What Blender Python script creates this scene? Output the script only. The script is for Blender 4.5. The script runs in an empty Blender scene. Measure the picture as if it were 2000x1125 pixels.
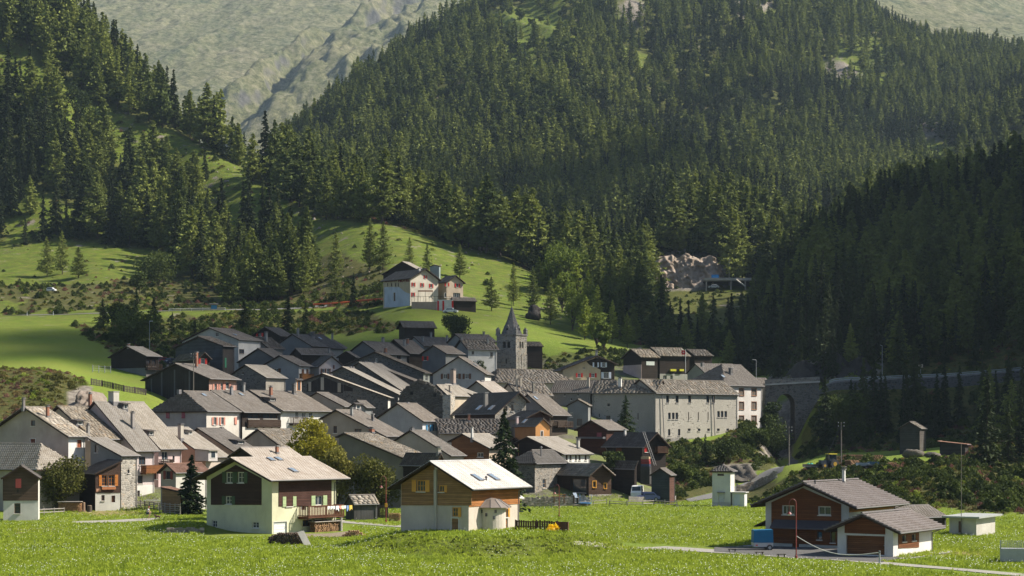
import bpy, math, random
import numpy as np
from mathutils import Vector, Matrix
from mathutils.geometry import tessellate_polygon
R = math.radians
random.seed(7)
SC = bpy.context.scene
COL = SC.collection
# ------------------------------------------------------------------ camera
F = 3700.0      # focal length in photo pixels (2000 px wide)
YH = 850.0      # horizon row of the photo
CZ = 11.3       # camera height above the meadow
cam_d = bpy.data.cameras.new('camera')
cam = bpy.data.objects.new('camera', cam_d); COL.objects.link(cam)
cam.location = (0, 0, CZ); cam.rotation_euler = (R(90), 0, 0)
cam_d.sensor_width = 36.0; cam_d.lens = 36.0 * F / 2000.0
cam_d.shift_y = (YH - 562.5) / 2000.0
cam_d.clip_start = 1.0; cam_d.clip_end = 20000.0
SC.camera = cam
# ------------------------------------------------------------------ light
SUN_EL, SUN_AZ = R(42), R(4)          # azimuth: from +X, turned towards +Y
world = bpy.data.worlds.new('World'); SC.world = world; world.use_nodes = True
wn = world.node_tree.nodes; wl = world.node_tree.links; wn.clear()
sky = wn.new('ShaderNodeTexSky'); sky.sky_type = 'NISHITA'; sky.sun_disc = False
sky.sun_elevation = SUN_EL; sky.sun_rotation = R(90) - SUN_AZ
sky.altitude = 1600; sky.air_density = 1.0; sky.dust_density = 3.5
bg = wn.new('ShaderNodeBackground'); bg.inputs[1].default_value = 0.062
wo = wn.new('ShaderNodeOutputWorld')
wl.new(sky.outputs[0], bg.inputs[0]); wl.new(bg.outputs[0], wo.inputs[0])
sun_d = bpy.data.lights.new('sun', 'SUN'); sun_d.energy = 5.0; sun_d.angle = R(0.53)
sun_d.color = (1.0, 0.93, 0.82)
sun = bpy.data.objects.new('sun', sun_d); COL.objects.link(sun)
SDIR = Vector((math.cos(SUN_AZ) * math.cos(SUN_EL), math.sin(SUN_AZ) * math.cos(SUN_EL), math.sin(SUN_EL)))
sun.rotation_euler = SDIR.to_track_quat('Z', 'Y').to_euler()
sun.location = (60, 100, 300)
SC.view_settings.view_transform = 'Standard'; SC.view_settings.look = 'None'
SC.view_settings.gamma = 1.0; SC.view_settings.exposure = 1.02
try: SC.view_settings.use_curve_mapping = False
except Exception: pass
SC.cycles.max_bounces = 5; SC.cycles.diffuse_bounces = 2; SC.cycles.glossy_bounces = 2
SC.cycles.transmission_bounces = 3; SC.cycles.transparent_max_bounces = 6
SC.cycles.volume_bounces = 0
SC.cycles.use_adaptive_sampling = True; SC.cycles.adaptive_threshold = 0.02
# ------------------------------------------------------------------ materials
def c4(c): return (c[0], c[1], c[2], 1.0)
class NT:
 """small helper round a node tree"""
 def __init__(s, name):
  s.m = bpy.data.materials.new(name); s.m.use_nodes = True
  s.n = s.m.node_tree.nodes; s.l = s.m.node_tree.links; s.n.clear()
  s.out = s.n.new('ShaderNodeOutputMaterial')
  s.b = s.n.new('ShaderNodeBsdfPrincipled'); s.l.new(s.b.outputs[0], s.out.inputs[0])
 def add(s, t, **kw):
  o = s.n.new(t)
  for k, v in kw.items(): setattr(o, k, v)
  return o
 def con(s, a, b): s.l.new(a, b)
 def coord(s, kind='Object', scale=(1, 1, 1)):
  tc = s.add('ShaderNodeTexCoord'); mp = s.add('ShaderNodeMapping')
  mp.inputs['Scale'].default_value = scale; s.con(tc.outputs[kind], mp.inputs[0]); return mp.outputs[0]
 def noise(s, vec, scale, detail=4, rough=0.55):
  n = s.add('ShaderNodeTexNoise'); n.inputs['Scale'].default_value = scale
  n.inputs['Detail'].default_value = detail; n.inputs['Roughness'].default_value = rough
  if vec is not None: s.con(vec, n.inputs['Vector'])
  return n.outputs['Fac']
 def ramp(s, fac, stops):
  r = s.add('ShaderNodeValToRGB'); e = r.color_ramp.elements
  while len(e) < len(stops): e.new(0.5)
  for i, (p, c) in enumerate(stops):
   e[i].position = p; e[i].color = c4(c) if len(c) == 3 else c
  s.con(fac, r.inputs[0]); return r.outputs[0]
 def mix(s, fac, a, b, mode='MIX'):
  m = s.add('ShaderNodeMix', data_type='RGBA', blend_type=mode)
  for i, v in ((0, fac), (6, a), (7, b)):
   if isinstance(v, (int, float)): m.inputs[i].default_value = v
   elif isinstance(v, tuple): m.inputs[i].default_value = c4(v)
   else: s.con(v, m.inputs[i])
  return m.outputs[2]
 def math(s, op, a, b=0.0):
  m = s.add('ShaderNodeMath', operation=op)
  for i, v in ((0, a), (1, b)):
   if isinstance(v, (int, float)): m.inputs[i].default_value = v
   else: s.con(v, m.inputs[i])
  return m.outputs[0]
 def attr(s, name):
  a = s.add('ShaderNodeAttribute'); a.attribute_name = name; return a
 def bump(s, h, strength=0.5, dist=0.05):
  b = s.add('ShaderNodeBump'); b.inputs['Strength'].default_value = strength
  b.inputs['Distance'].default_value = dist; s.con(h, b.inputs['Height'])
  s.con(b.outputs[0], s.b.inputs['Normal'])
 def done(s, col=None, rough=0.85, spec=0.25, metal=0.0):
  if col is not None:
   if isinstance(col, tuple): s.b.inputs['Base Color'].default_value = c4(col)
   else: s.con(col, s.b.inputs['Base Color'])
  if isinstance(rough, (int, float)): s.b.inputs['Roughness'].default_value = rough
  else: s.con(rough, s.b.inputs['Roughness'])
  s.b.inputs['Specular IOR Level'].default_value = spec
  s.b.inputs['Metallic'].default_value = metal
  return s.m
_MC = {}
def cached(fn):
 def g(*a):
  k = (fn.__name__,) + a
  if k not in _MC: _MC[k] = fn(*a)
  return _MC[k]
 return g
def sc(c, f): return (c[0] * f, c[1] * f, c[2] * f)
def sr(r, g, b):
 """photo-style 0..255 colour to linear"""
 f = lambda v: ((v / 255 + 0.055) / 1.055) ** 2.4 if v > 10 else v / 255 / 12.92
 return (f(r), f(g), f(b))
@cached
def stucco(c):
 t = NT('stucco'); v = t.coord()
 n1 = t.noise(v, 0.35, 5); n2 = t.noise(v, 6.0, 4, 0.7)
 vs = t.coord('Object', (1.1, 1.1, 0.3)); n3 = t.noise(vs, 1.1, 6, 0.72)
 a = t.mix(t.ramp(n1, [(0.35, (0, 0, 0)), (0.7, (1, 1, 1))]), sc(c, 0.78), sc(c, 1.08))
 a = t.mix(t.ramp(n3, [(0.48, (0, 0, 0)), (0.80, (0.5, 0.5, 0.5))]), a, sc((c[0], c[1] * .95, c[2] * .87), 0.58))
 a = t.mix(t.ramp(n2, [(0.3, (0, 0, 0)), (0.75, (0.5, 0.5, 0.5))]), a, sc(c, 0.88))
 t.bump(t.noise(v, 14, 3, 0.7), 0.5, 0.03)
 return t.done(a, 0.92, 0.15)
@cached
def timber(c, vert=0):
 """horizontal or vertical boards, weathered"""
 t = NT('timber'); tc = t.add('ShaderNodeTexCoord'); sp = t.add('ShaderNodeSeparateXYZ'); t.con(tc.outputs['Object'], sp.inputs[0])
 ax = t.math('ADD', sp.outputs[0], sp.outputs[1]) if vert else sp.outputs[2]
 k = t.math('MULTIPLY', ax, 1 / 0.19 if not vert else 1 / 0.22)
 fr = t.math('FRACT', k); fl = t.math('FLOOR', k)
 wn_ = t.add('ShaderNodeTexWhiteNoise', noise_dimensions='1D'); t.con(fl, wn_.inputs['W'])
 sv = (0.5, 0.5, 9) if not vert else (8, 8, 0.4)
 n = t.noise(t.coord('Object', sv), 1.4, 6, 0.65)
 base = t.mix(wn_.outputs[0], sc(c, 0.7), sc(c, 1.25))
 base = t.mix(t.ramp(n, [(0.35, (0, 0, 0)), (0.7, (1, 1, 1))]), base, sc(c, 0.55))
 blot = t.noise(t.coord(), 0.5, 4)
 base = t.mix(t.ramp(blot, [(0.45, (0, 0, 0)), (0.75, (0.6, 0.6, 0.6))]), base, sc((c[0] * .9, c[1], c[2] * 1.1), 1.3))
 gap = t.math('LESS_THAN', fr, 0.12)
 base = t.mix(gap, base, sc(c, 0.35))
 t.bump(t.math('SUBTRACT', n, gap), 0.6, 0.03)
 return t.done(base, 0.8, 0.2)
@cached
def rubble(c, mortar, s=2.2):
 """rubble masonry"""
 t = NT('rubble'); v = t.coord('Object', (1, 1, 1.9))
 nz = t.add('ShaderNodeTexNoise'); nz.inputs['Scale'].default_value = 3.0; t.con(v, nz.inputs['Vector'])
 vv = t.mix(0.06, v, nz.outputs['Color'])
 vo = t.add('ShaderNodeTexVoronoi', feature='DISTANCE_TO_EDGE'); vo.inputs['Scale'].default_value = s; t.con(vv, vo.inputs['Vector'])
 vc = t.add('ShaderNodeTexVoronoi'); vc.inputs['Scale'].default_value = s; t.con(vv, vc.inputs['Vector'])
 sx = t.add('ShaderNodeSeparateXYZ'); t.con(vc.outputs['Color'], sx.inputs[0])
 stone = t.ramp(sx.outputs[0], [(0.0, sc(c, 0.45)), (0.4, sc(c, 0.85)), (0.75, sc(c, 1.15)), (1.0, (c[0] * 1.2, c[1] * 1.0, c[2] * 0.8))])
 edge = t.ramp(vo.outputs[0], [(0.02, (1, 1, 1)), (0.1, (0, 0, 0))])
 a = t.mix(edge, stone, mortar)
 big = t.noise(t.coord(), 0.25, 5)
 a = t.mix(t.ramp(big, [(0.4, (0, 0, 0)), (0.75, (0.55, 0.55, 0.55))]), a, sc(mortar, 0.75))
 t.bump(t.math('SUBTRACT', t.ramp(vo.outputs[0], [(0.0, (0, 0, 0)), (0.15, (1, 1, 1))]), t.noise(v, 9, 3)), 0.8, 0.06)
 return t.done(a, 0.92, 0.15)
@cached
def plastered_stone(c):
 """pale lime render with stones showing through"""
 t = NT('plastered_stone'); v = t.coord('Object', (1, 1, 2.4))
 vo = t.add('ShaderNodeTexVoronoi'); vo.inputs['Scale'].default_value = 1.5; t.con(v, vo.inputs['Vector'])
 n = t.noise(v, 1.6, 6, 0.75); n0 = t.noise(t.coord(), 0.3, 5)
 spot = t.ramp(t.math('ADD', n, t.math('MULTIPLY', t.math('SUBTRACT', n0, 0.5), 0.35)), [(0.60, (0, 0, 0)), (0.66, (1, 1, 1))])
 a = t.mix(t.ramp(n0, [(0.3, (0, 0, 0)), (0.7, (1, 1, 1))]), sc(c, 0.82), sc(c, 1.1))
 a = t.mix(t.ramp(t.noise(v, 3, 5, .7), [(0.35, (0, 0, 0)), (0.7, (.7, .7, .7))]), a, sc(c, 0.8))
 a = t.mix(spot, a, sc(c, 0.36))
 t.bump(t.math('SUBTRACT', t.noise(v, 5, 4, 0.7), spot), 0.9, 0.06)
 return t.done(a, 0.95, 0.1)
@cached
def plain(c, rough=0.7, spec=0.3, metal=0.0):
 t = NT('painted'); n = t.noise(t.coord(), 2.0, 4)
 return t.done(t.mix(n, sc(c, 0.8), sc(c, 1.15)), rough, spec, metal)
@cached
def glassy(c):
 t = NT('window_glass'); n = t.noise(t.coord(), 0.8, 2)
 return t.done(t.mix(n, sc(c, 0.5), sc(c, 1.5)), 0.08, 0.6)
@cached
def slab_mat(c, var, lichen=0.0):
 """roof covering; every slab has its own number in the attribute rnd"""
 t = NT('roof_slabs'); a = t.attr('rnd').outputs['Fac']
 base = t.ramp(a, [(0.0, sc(c, 1 - var)), (0.5, c), (0.85, sc(c, 1 + var * .7)), (1.0, sc(c, 1 + 1.4 * var))])
 n = t.noise(t.coord(), 0.4, 6, 0.65); f = t.noise(t.coord(), 5.0, 4, 0.7)
 base = t.mix(t.ramp(n, [(0.4, (0, 0, 0)), (0.72, (.75, .75, .75))]), base, sc((c[0], c[1] * .97, c[2] * .93), 0.66))
 base = t.mix(t.ramp(f, [(0.4, (0, 0, 0)), (0.75, (.6, .6, .6))]), base, sc(c, 1.25))
 st = t.noise(t.coord('Object', (.25, 1.6, .25)), 1.0, 5, .65)
 base = t.mix(t.ramp(st, [(0.42, (0, 0, 0)), (0.68, (.7, .7, .7))]), base, sc((c[0] * 1.05, c[1] * .95, c[2] * .82), 0.6))
 oi = t.add('ShaderNodeObjectInfo'); base = t.mix(1.0, base, t.ramp(oi.outputs['Random'], [(0, (.76, .76, .78)), (.5, (1, .99, .97)), (1, (1.2, 1.14, 1.06))]), 'MULTIPLY')
 if lichen:
  l = t.noise(t.coord(), 0.9, 6, 0.7)
  base = t.mix(t.ramp(l, [(0.56, (0, 0, 0)), (0.66, (lichen,) * 3)]), base, (c[0] * 1.5, c[1] * .95, c[2] * .55))
  l2 = t.noise(t.coord('Object', (1.3, 1.3, 1.3)), 0.7, 6, 0.7)
  base = t.mix(t.ramp(l2, [(0.58, (0, 0, 0)), (0.68, (lichen * .7,) * 3)]), base, (c[0] * .62, c[1] * .72, c[2] * .45))
 t.bump(t.noise(t.coord(), 8, 3), 0.4, 0.02)
 return t.done(base, 0.7 if not lichen else 0.85, 0.2)
@cached
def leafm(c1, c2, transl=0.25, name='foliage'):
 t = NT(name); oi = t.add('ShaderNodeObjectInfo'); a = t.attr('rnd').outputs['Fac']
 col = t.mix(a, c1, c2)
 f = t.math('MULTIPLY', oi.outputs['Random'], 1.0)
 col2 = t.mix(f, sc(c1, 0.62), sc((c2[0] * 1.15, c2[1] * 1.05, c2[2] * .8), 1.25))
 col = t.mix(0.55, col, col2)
 t.done(col, 0.75, 0.12)
 tr = t.add('ShaderNodeBsdfTranslucent'); t.con(col, tr.inputs[0])
 ms = t.add('ShaderNodeMixShader'); ms.inputs[0].default_value = transl
 t.con(t.b.outputs[0], ms.inputs[1]); t.con(tr.outputs[0], ms.inputs[2]); t.con(ms.outputs[0], t.out.inputs[0])
 return t.m
BARK = plain((0.09, 0.07, 0.055), 0.95, 0.1)
# ------------------------------------------------------------------ objects
def tag(o, label=None, cat=None, group=None, kind=None):
 if label: o['label'] = label
 if cat: o['category'] = cat
 if group: o['group'] = group
 if kind: o['kind'] = kind
 return o
def empty(name, loc, rz=0.0, label=None, cat=None, group=None):
 o = bpy.data.objects.new(name, None); COL.objects.link(o)
 o.location = loc; o.rotation_euler = (0, 0, rz); o.empty_display_size = 0.3
 return tag(o, label, cat, group)
def link(name, me, parent=None, loc=None):
 o = bpy.data.objects.new(name, me); COL.objects.link(o)
 if parent is not None: o.parent = parent
 if loc is not None: o.location = loc
 return o
def np_mesh(name, V, Fq, mat, attr=None, smooth=False):
 """V (n,3); Fq (m,3|4) ints; attr per vertex float named rnd"""
 me = bpy.data.meshes.new(name); V = np.asarray(V, dtype=np.float32); Fq = np.asarray(Fq, dtype=np.int32)
 k = Fq.shape[1]
 me.vertices.add(len(V)); me.vertices.foreach_set('co', V.ravel())
 me.loops.add(Fq.size); me.loops.foreach_set('vertex_index', Fq.ravel())
 me.polygons.add(len(Fq)); me.polygons.foreach_set('loop_start', np.arange(0, Fq.size, k, dtype=np.int32))
 if smooth: me.polygons.foreach_set('use_smooth', np.ones(len(Fq), dtype=bool))
 if attr is not None:
  for an, av in (attr.items() if isinstance(attr, dict) else [('rnd', attr)]):
   a = me.attributes.new(an, 'FLOAT', 'POINT'); a.data.foreach_set('value', np.asarray(av, dtype=np.float32))
 me.update(calc_edges=True)
 if mat: me.materials.append(mat)
 return me
class MB:
 def __init__(s): s.v = []; s.f = []
 def quad(s, *p):
  i = len(s.v); s.v += [tuple(q) for q in p]; s.f.append(tuple(range(i, i + len(p))))
  return s
 def box(s, x0, y0, z0, x1, y1, z1):
  i = len(s.v)
  s.v += [(x, y, z) for z in (z0, z1) for y in (y0, y1) for x in (x0, x1)]
  s.f += [tuple(i + k for k in q) for q in ((0, 2, 3, 1), (4, 5, 7, 6), (0, 1, 5, 4), (2, 6, 7, 3), (0, 4, 6, 2), (1, 3, 7, 5))]
  return s
 def hexa(s, b, t):
  """bottom quad b, top quad t (4 points each, same order)"""
  i = len(s.v); s.v += [tuple(q) for q in list(b) + list(t)]
  s.f += [tuple(i + k for k in q) for q in ((3, 2, 1, 0), (4, 5, 6, 7), (0, 1, 5, 4), (1, 2, 6, 5), (2, 3, 7, 6), (3, 0, 4, 7))]
  return s
 def tube(s, a, b, r0, r1=None, n=8):
  a = Vector(a); b = Vector(b); r1 = r0 if r1 is None else r1
  d = (b - a).normalized(); u = d.orthogonal().normalized(); w = d.cross(u); i = len(s.v)
  for p, r in ((a, r0), (b, r1)):
   for k in range(n):
    an = 2 * math.pi * k / n; s.v.append(tuple(p + u * math.cos(an) * r + w * math.sin(an) * r))
  for k in range(n): s.f.append((i + k, i + (k + 1) % n, i + n + (k + 1) % n, i + n + k))
  s.f.append(tuple(i + k for k in reversed(range(n)))); s.f.append(tuple(i + n + k for k in range(n)))
  return s
 def path(s, pts, r, n=6):
  for a, b in zip(pts[:-1], pts[1:]): s.tube(a, b, r, r, n)
  return s
 def lathe(s, prof, n=12, c=(0, 0, 0)):
  i = len(s.v)
  for r, z in prof:
   for k in range(n):
    an = 2 * math.pi * k / n; s.v.append((c[0] + r * math.cos(an), c[1] + r * math.sin(an), c[2] + z))
  for j in range(len(prof) - 1):
   for k in range(n):
    s.f.append((i + j * n + k, i + j * n + (k + 1) % n, i + (j + 1) * n + (k + 1) % n, i + (j + 1) * n + k))
  s.f.append(tuple(i + k for k in reversed(range(n)))); s.f.append(tuple(i + (len(prof) - 1) * n + k for k in range(n)))
  return s
 def mesh(s, name, mat):
  me = bpy.data.meshes.new(name); me.from_pydata(s.v, [], s.f); me.update(); me.materials.append(mat); return me
 def put(s, name, mat, parent=None, label=None, kind=None, loc=None):
  o = link(name, s.mesh(name, mat), parent, loc)
  return tag(o, label, None, None, kind)
# ------------------------------------------------------------------ noise
def _h(ix, iy, seed):
 n = (ix.astype(np.int64) * 374761393 + iy.astype(np.int64) * 668265263 + seed * 1442695041) & 0x7fffffff
 n = ((n ^ (n >> 13)) * 1274126177) & 0x7fffffff
 return ((n ^ (n >> 16)) & 0xffff) / 65535.0
def vnoise(x, y, seed=0):
 ix = np.floor(x); iy = np.floor(y); fx = x - ix; fy = y - iy
 fx = fx * fx * (3 - 2 * fx); fy = fy * fy * (3 - 2 * fy)
 a = _h(ix, iy, seed); b = _h(ix + 1, iy, seed); c = _h(ix, iy + 1, seed); d = _h(ix + 1, iy + 1, seed)
 return (a + (b - a) * fx) * (1 - fy) + (c + (d - c) * fx) * fy
def fbm(x, y, seed=0, oct=5, ridged=False):
 s = 0; amp = 0.5; tot = 0
 for o in range(oct):
  n = vnoise(x * 2 ** o + 17.3 * o, y * 2 ** o - 9.1 * o, seed + o)
  if ridged: n = 1 - abs(2 * n - 1)
  s = s + amp * n; tot += amp; amp *= 0.5
 return s / tot
def inpoly(px, py, poly):
 px = np.asarray(px, float); py = np.asarray(py, float); r = np.zeros(px.shape, bool); n = len(poly)
 for i in range(n):
  x1, y1 = poly[i]; x2, y2 = poly[(i + 1) % n]
  c = ((y1 > py) != (y2 > py)) & (px < (x2 - x1) * (py - y1) / (y2 - y1 + 1e-9) + x1)
  r ^= c
 return r
# ------------------------------------------------------------------ terrain
def zy(y, D): return CZ + (YH - y) * D / F
ZZ = lambda z: ('z', z)
VIL = [(300, ZZ(0)), (340, ZZ(7)), (380, ZZ(14)), (430, ZZ(21))]
COLS = {
 -900: [(300, ZZ(0)), (345, ZZ(12)), (385, 724), (450, 690), (600, 618), (612, 618), (700, 562), (740, 545), (820, 480), (1000, 0), (1300, -500)],
 0: [(300, ZZ(0)), (312, ZZ(2)), (345, ZZ(11)), (385, 724), (450, 690), (590, 618), (606, 617), (700, 562), (740, 545), (820, 480), (1000, 20), (1300, -150)],
 100: [(300, ZZ(0)), (312, ZZ(2)), (345, ZZ(11)), (385, 724), (450, 690), (590, 617), (606, 616), (700, 562), (740, 547), (820, 478), (980, 60), (1040, 10), (1300, 150)],
 200: [(300, ZZ(0)), (312, ZZ(2)), (345, ZZ(10)), (372, 785), (385, 752), (430, 722), (590, 614), (606, 613), (700, 562), (820, 480), (900, 300), (980, 120), (1010, 90), (1150, 250), (1400, 350), (2600, 350)],
 300: [(300, ZZ(0)), (345, ZZ(8)), (372, 800), (390, 768), (430, 738), (470, 706), (560, 650), (590, 611), (606, 610), (700, 572), (760, 545), (830, 480), (900, 330), (940, 190), (1050, 260), (1400, 380), (2600, 380)],
 400: [*VIL, (460, 724), (520, 680), (560, 640), (592, 609), (606, 608), (680, 580), (750, 540), (800, 480), (850, 400), (900, 265), (1000, 330), (1400, 380), (2600, 380)],
 500: [*VIL, (480, ZZ(29)), (520, 668), (560, 632), (594, 608), (606, 607), (680, 585), (740, 550), (790, 480), (850, 325), (950, 380), (1200, 420), (1400, 330), (2600, 400)],
 600: [*VIL, (480, ZZ(28)), (510, 675), (560, 640), (594, 602), (606, 600), (640, 575), (700, 520), (750, 450), (800, 385), (900, 440), (1000, 430), (1300, 300), (1550, 240), (1800, 300), (2600, 400)],
 700: [*VIL, (480, ZZ(29)), (500, 680), (540, 640), (580, 605), (600, 592), (650, 530), (720, 445), (760, 410), (850, 470), (950, 450), (1200, 330), (1500, 172), (1800, 250), (2600, 400)],
 800: [*VIL, (480, ZZ(30)), (500, 672), (540, 615), (557, 592), (578, 590), (600, 565), (660, 500), (750, 432), (850, 500), (950, 470), (1200, 300), (1650, 118), (2000, 200), (2600, 300)],
 900: [*VIL, (490, ZZ(31)), (500, 668), (540, 625), (563, 602), (580, 600), (620, 560), (700, 500), (740, 470), (850, 540), (950, 500), (1200, 320), (1700, 72), (2100, 150), (2600, 250)],
 1000: [*VIL, (460, 735), (500, 672), (560, 622), (600, 600), (660, 545), (720, 500), (840, 560), (950, 520), (1200, 340), (1750, 20), (2200, 100), (2600, 150)],
 1100: [*VIL, (460, ZZ(25)), (480, 718), (500, 692), (560, 640), (600, 612), (660, 562), (690, 548), (800, 580), (950, 520), (1200, 360), (1800, -50), (2300, 0), (2600, 60)],
 1200: [(300, ZZ(0)), (350, ZZ(7)), (400, ZZ(13)), (460, ZZ(24)), (490, 702), (520, 682), (560, 665), (620, 625), (650, 603), (750, 600), (850, 560), (1000, 470), (1300, 330), (2000, -180), (2600, -200)],
 1300: [(315, ZZ(0)), (330, 967), (345, 950), (370, 915), (390, 885), (400, ZZ(9)), (440, ZZ(20)), (465, 746), (490, 724), (540, 690), (600, 650), (700, 590), (744, 572), (758, 492), (800, 478), (900, 450), (1100, 390), (1400, 290), (2100, -200), (2600, -250)],
 1400: [(315, ZZ(0)), (330, 968), (345, 955), (370, 920), (392, 882), (402, ZZ(9)), (440, ZZ(17)), (465, ZZ(22)), (500, ZZ(27)), (600, 650), (700, 590), (745, 568), (758, 500), (800, 490), (900, 460), (1100, 400), (1400, 300), (2100, -180), (2600, -240)],
 1480: [(310, ZZ(0)), (335, 962), (370, 922), (392, 872), (405, 838), (440, ZZ(15)), (470, ZZ(22)), (500, ZZ(28)), (600, 650), (745, 562), (800, 520), (1000, 450), (1300, 350), (2000, -100), (2600, -160)],
 1530: [(300, ZZ(0)), (310, 975), (328, 930), (345, 903), (365, ZZ(5.5)), (400, ZZ(2)), (430, ZZ(2)), (455, ZZ(4)), (480, ZZ(25)), (520, ZZ(35)), (600, 640), (700, 580), (800, 540), (1000, 460), (1300, 360), (2000, -50), (2600, -100)],
 1600: [(270, ZZ(0)), (292, 975), (310, 950), (328, 918), (350, 905), (375, 895), (400, 872), (420, ZZ(12)), (436, ZZ(21)), (439, ZZ(23.4)), (449, ZZ(23.6)), (456, ZZ(28)), (500, ZZ(40)), (560, ZZ(55)), (650, 530), (760, 560), (900, 520), (1200, 400), (1900, 25), (2600, 25)],
 1700: [(240, ZZ(0)), (262, ZZ(1)), (285, 945), (305, 920), (330, 905), (370, 895), (400, 872), (425, ZZ(13)), (436, ZZ(20)), (439, ZZ(23.8)), (449, ZZ(24)), (458, ZZ(29)), (520, 640), (600, 550), (680, 460), (760, 470), (900, 480), (1200, 400), (1800, 65), (2600, 65)],
 1850: [(228, ZZ(0)), (250, ZZ(1)), (272, 950), (292, 915), (320, 900), (350, 890), (390, 870), (425, ZZ(14)), (436, ZZ(20)), (439, ZZ(24.6)), (449, ZZ(24.8)), (458, ZZ(30)), (520, 630), (600, 520), (690, 432), (780, 440), (900, 450), (1200, 380), (1750, 115), (2100, 200), (2600, 220)],
 2000: [(228, ZZ(0)), (250, ZZ(1.6)), (280, 955), (300, 935), (350, 890), (420, ZZ(15)), (436, ZZ(22)), (439, ZZ(26)), (449, ZZ(26.3)), (458, ZZ(33)), (520, ZZ(50)), (600, 505), (700, 405), (800, 405), (950, 430), (1200, 380), (1650, 155), (2100, 250), (2600, 280)],
 2500: [(240, ZZ(0)), (300, ZZ(6)), (420, ZZ(30)), (437, ZZ(40)), (520, ZZ(70)), (600, ZZ(90)), (800, ZZ(140)), (1200, ZZ(200)), (1650, ZZ(330)), (2600, ZZ(500))],
}
_cx = np.array(sorted(COLS), float); _tab = []
for c in sorted(COLS):
 ks = [(-400, 0.0), (150, 0.0)] + [(D, v[1] if isinstance(v, tuple) else zy(v, D)) for D, v in COLS[c]]
 _tab.append((np.array([k[0] for k in ks], float), np.array([k[1] for k in ks], float)))
DROWS = np.concatenate([np.arange(-300, 120, 30.0), 120 * 1.0048 ** np.arange(0, 650)])
DROWS = DROWS[DROWS < 2620]
PCOLS = np.concatenate([np.array([-9000, -6500, -4500, -3200, -2200, -1500, -1000, -700]), np.arange(-400, 2401, 8.0), np.array([2450, 2520, 2600, 2700, 2850, 3000, 3200, 3450, 3775, 4200, 4800, 5500, 6500, 8000, 10000])])
def _build_height():
 Z = np.zeros((len(DROWS), len(_cx)))
 for j, (kd, kz) in enumerate(_tab): Z[:, j] = np.interp(DROWS, kd, kz)
 out = np.zeros((len(DROWS), len(PCOLS)))
 for i in range(len(DROWS)): out[i] = np.interp(PCOLS, _cx, Z[i])
 inner = (PCOLS >= -400) & (PCOLS <= 2400); idx = np.where(inner)[0]
 sub = out[:, idx]
 k = np.array([1, 4, 6, 4, 1.]) / 16
 def blur(a, n):
  for _ in range(n):
   p = np.pad(a, ((0, 0), (2, 2)), 'edge'); a = sum(k[t] * p[:, t:t + a.shape[1]] for t in range(5))
  return a
 def blurd(a, n):
  for _ in range(n):
   p = np.pad(a, ((2, 2), (0, 0)), 'edge'); a = sum(k[t] * p[t:t + a.shape[0], :] for t in range(5))
  return a
 s1 = blurd(blur(sub, 6), 2); s2 = blurd(blur(sub, 14), 6)
 w = np.clip((DROWS - 500) / 200, 0, 1)[:, None]
 out[:, idx] = s1 * (1 - w) + s2 * w
 g = np.maximum(DROWS, 150.0)[:, None]
 X = (PCOLS[None, :] - 1000) / F * g; Y = np.repeat(DROWS[:, None], len(PCOLS), 1)
 X0 = 112 + np.clip(Y - 500, 0, 2000) * 0.35  # unseen slope to the right, its heights shaped to shade gorge and wood
 zr = 22 + (X - X0) * np.interp(Y, [500, 600], [1.12, 1.22])
 gate = np.clip((Y - 350) / 40, 0, 1); gate = gate * gate * (3 - 2 * gate)
 zr = np.where(X > X0, np.minimum(zr, np.interp(Y, [345, 395, 450, 500, 540, 620], [0, 196, 225, 300, 450, 660])) * gate, -99)
 wgt = np.clip((PCOLS[None, :] - 2050) / 150, 0, 1)
 out = out + np.maximum(zr - out, 0) * wgt
 amp = np.interp(Y, [0, 300, 420, 600, 800, 1200, 2600], [0, 0, 0.3, 1.0, 3.0, 7.0, 16.0])
 out = out + amp * (fbm(X / 45, Y / 45, 3, 5) - 0.5) * 2
 amp2 = np.interp(Y, [0, 960, 1250, 2600], [0, 0, 34, 60])
 out = out + amp2 * (fbm(X / 210 + 0.35 * Y / 210 + 3.3, Y / 620, 11, 5, True) - 0.55) * 1.7
 out = out + np.interp(Y, [0, 150, 290, 330], [0.0, 0.12, 0.12, 0.0]) * (fbm(X / 14, Y / 14, 5, 3) - 0.5)
 def mound(x, y, h, rx, ry, p=2.0):
  q = ((X - x) / rx) ** 2 + ((Y - y) / ry) ** 2
  return h * np.exp(-q ** p)
 out = out + mound(-2.3, 190, 1.72, 12.2, 14, 3.0)
 out = out + mound(-38.5, 225, 0.9, 5.0, 6.5, 1.3)
 return out
HT = _build_height()
def H(X, Y):
 """terrain height, exactly as the mesh has it (bilinear)"""
 X = np.asarray(X, float); Y = np.asarray(Y, float)
 g = np.maximum(Y, 150.0); p = X / g * F + 1000
 i = np.clip(np.searchsorted(DROWS, Y) - 1, 0, len(DROWS) - 2); j = np.clip(np.searchsorted(PCOLS, p) - 1, 0, len(PCOLS) - 2)
 fi = np.clip((Y - DROWS[i]) / (DROWS[i + 1] - DROWS[i]), 0, 1); fj = np.clip((p - PCOLS[j]) / (PCOLS[j + 1] - PCOLS[j]), 0, 1)
 r = (HT[i, j] * (1 - fi) + HT[i + 1, j] * fi) * (1 - fj) + (HT[i, j + 1] * (1 - fi) + HT[i + 1, j + 1] * fi) * fj
 return r
def h1(x, y): return float(H(np.array([x]), np.array([y]))[0])
def W(px, py, D): return Vector(((px - 1000) / F * D, D, zy(py, D)))
def G(px, D, dz=0.0):
 x = (px - 1000) / F * D; return Vector((x, D, h1(x, D) + dz))
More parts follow.
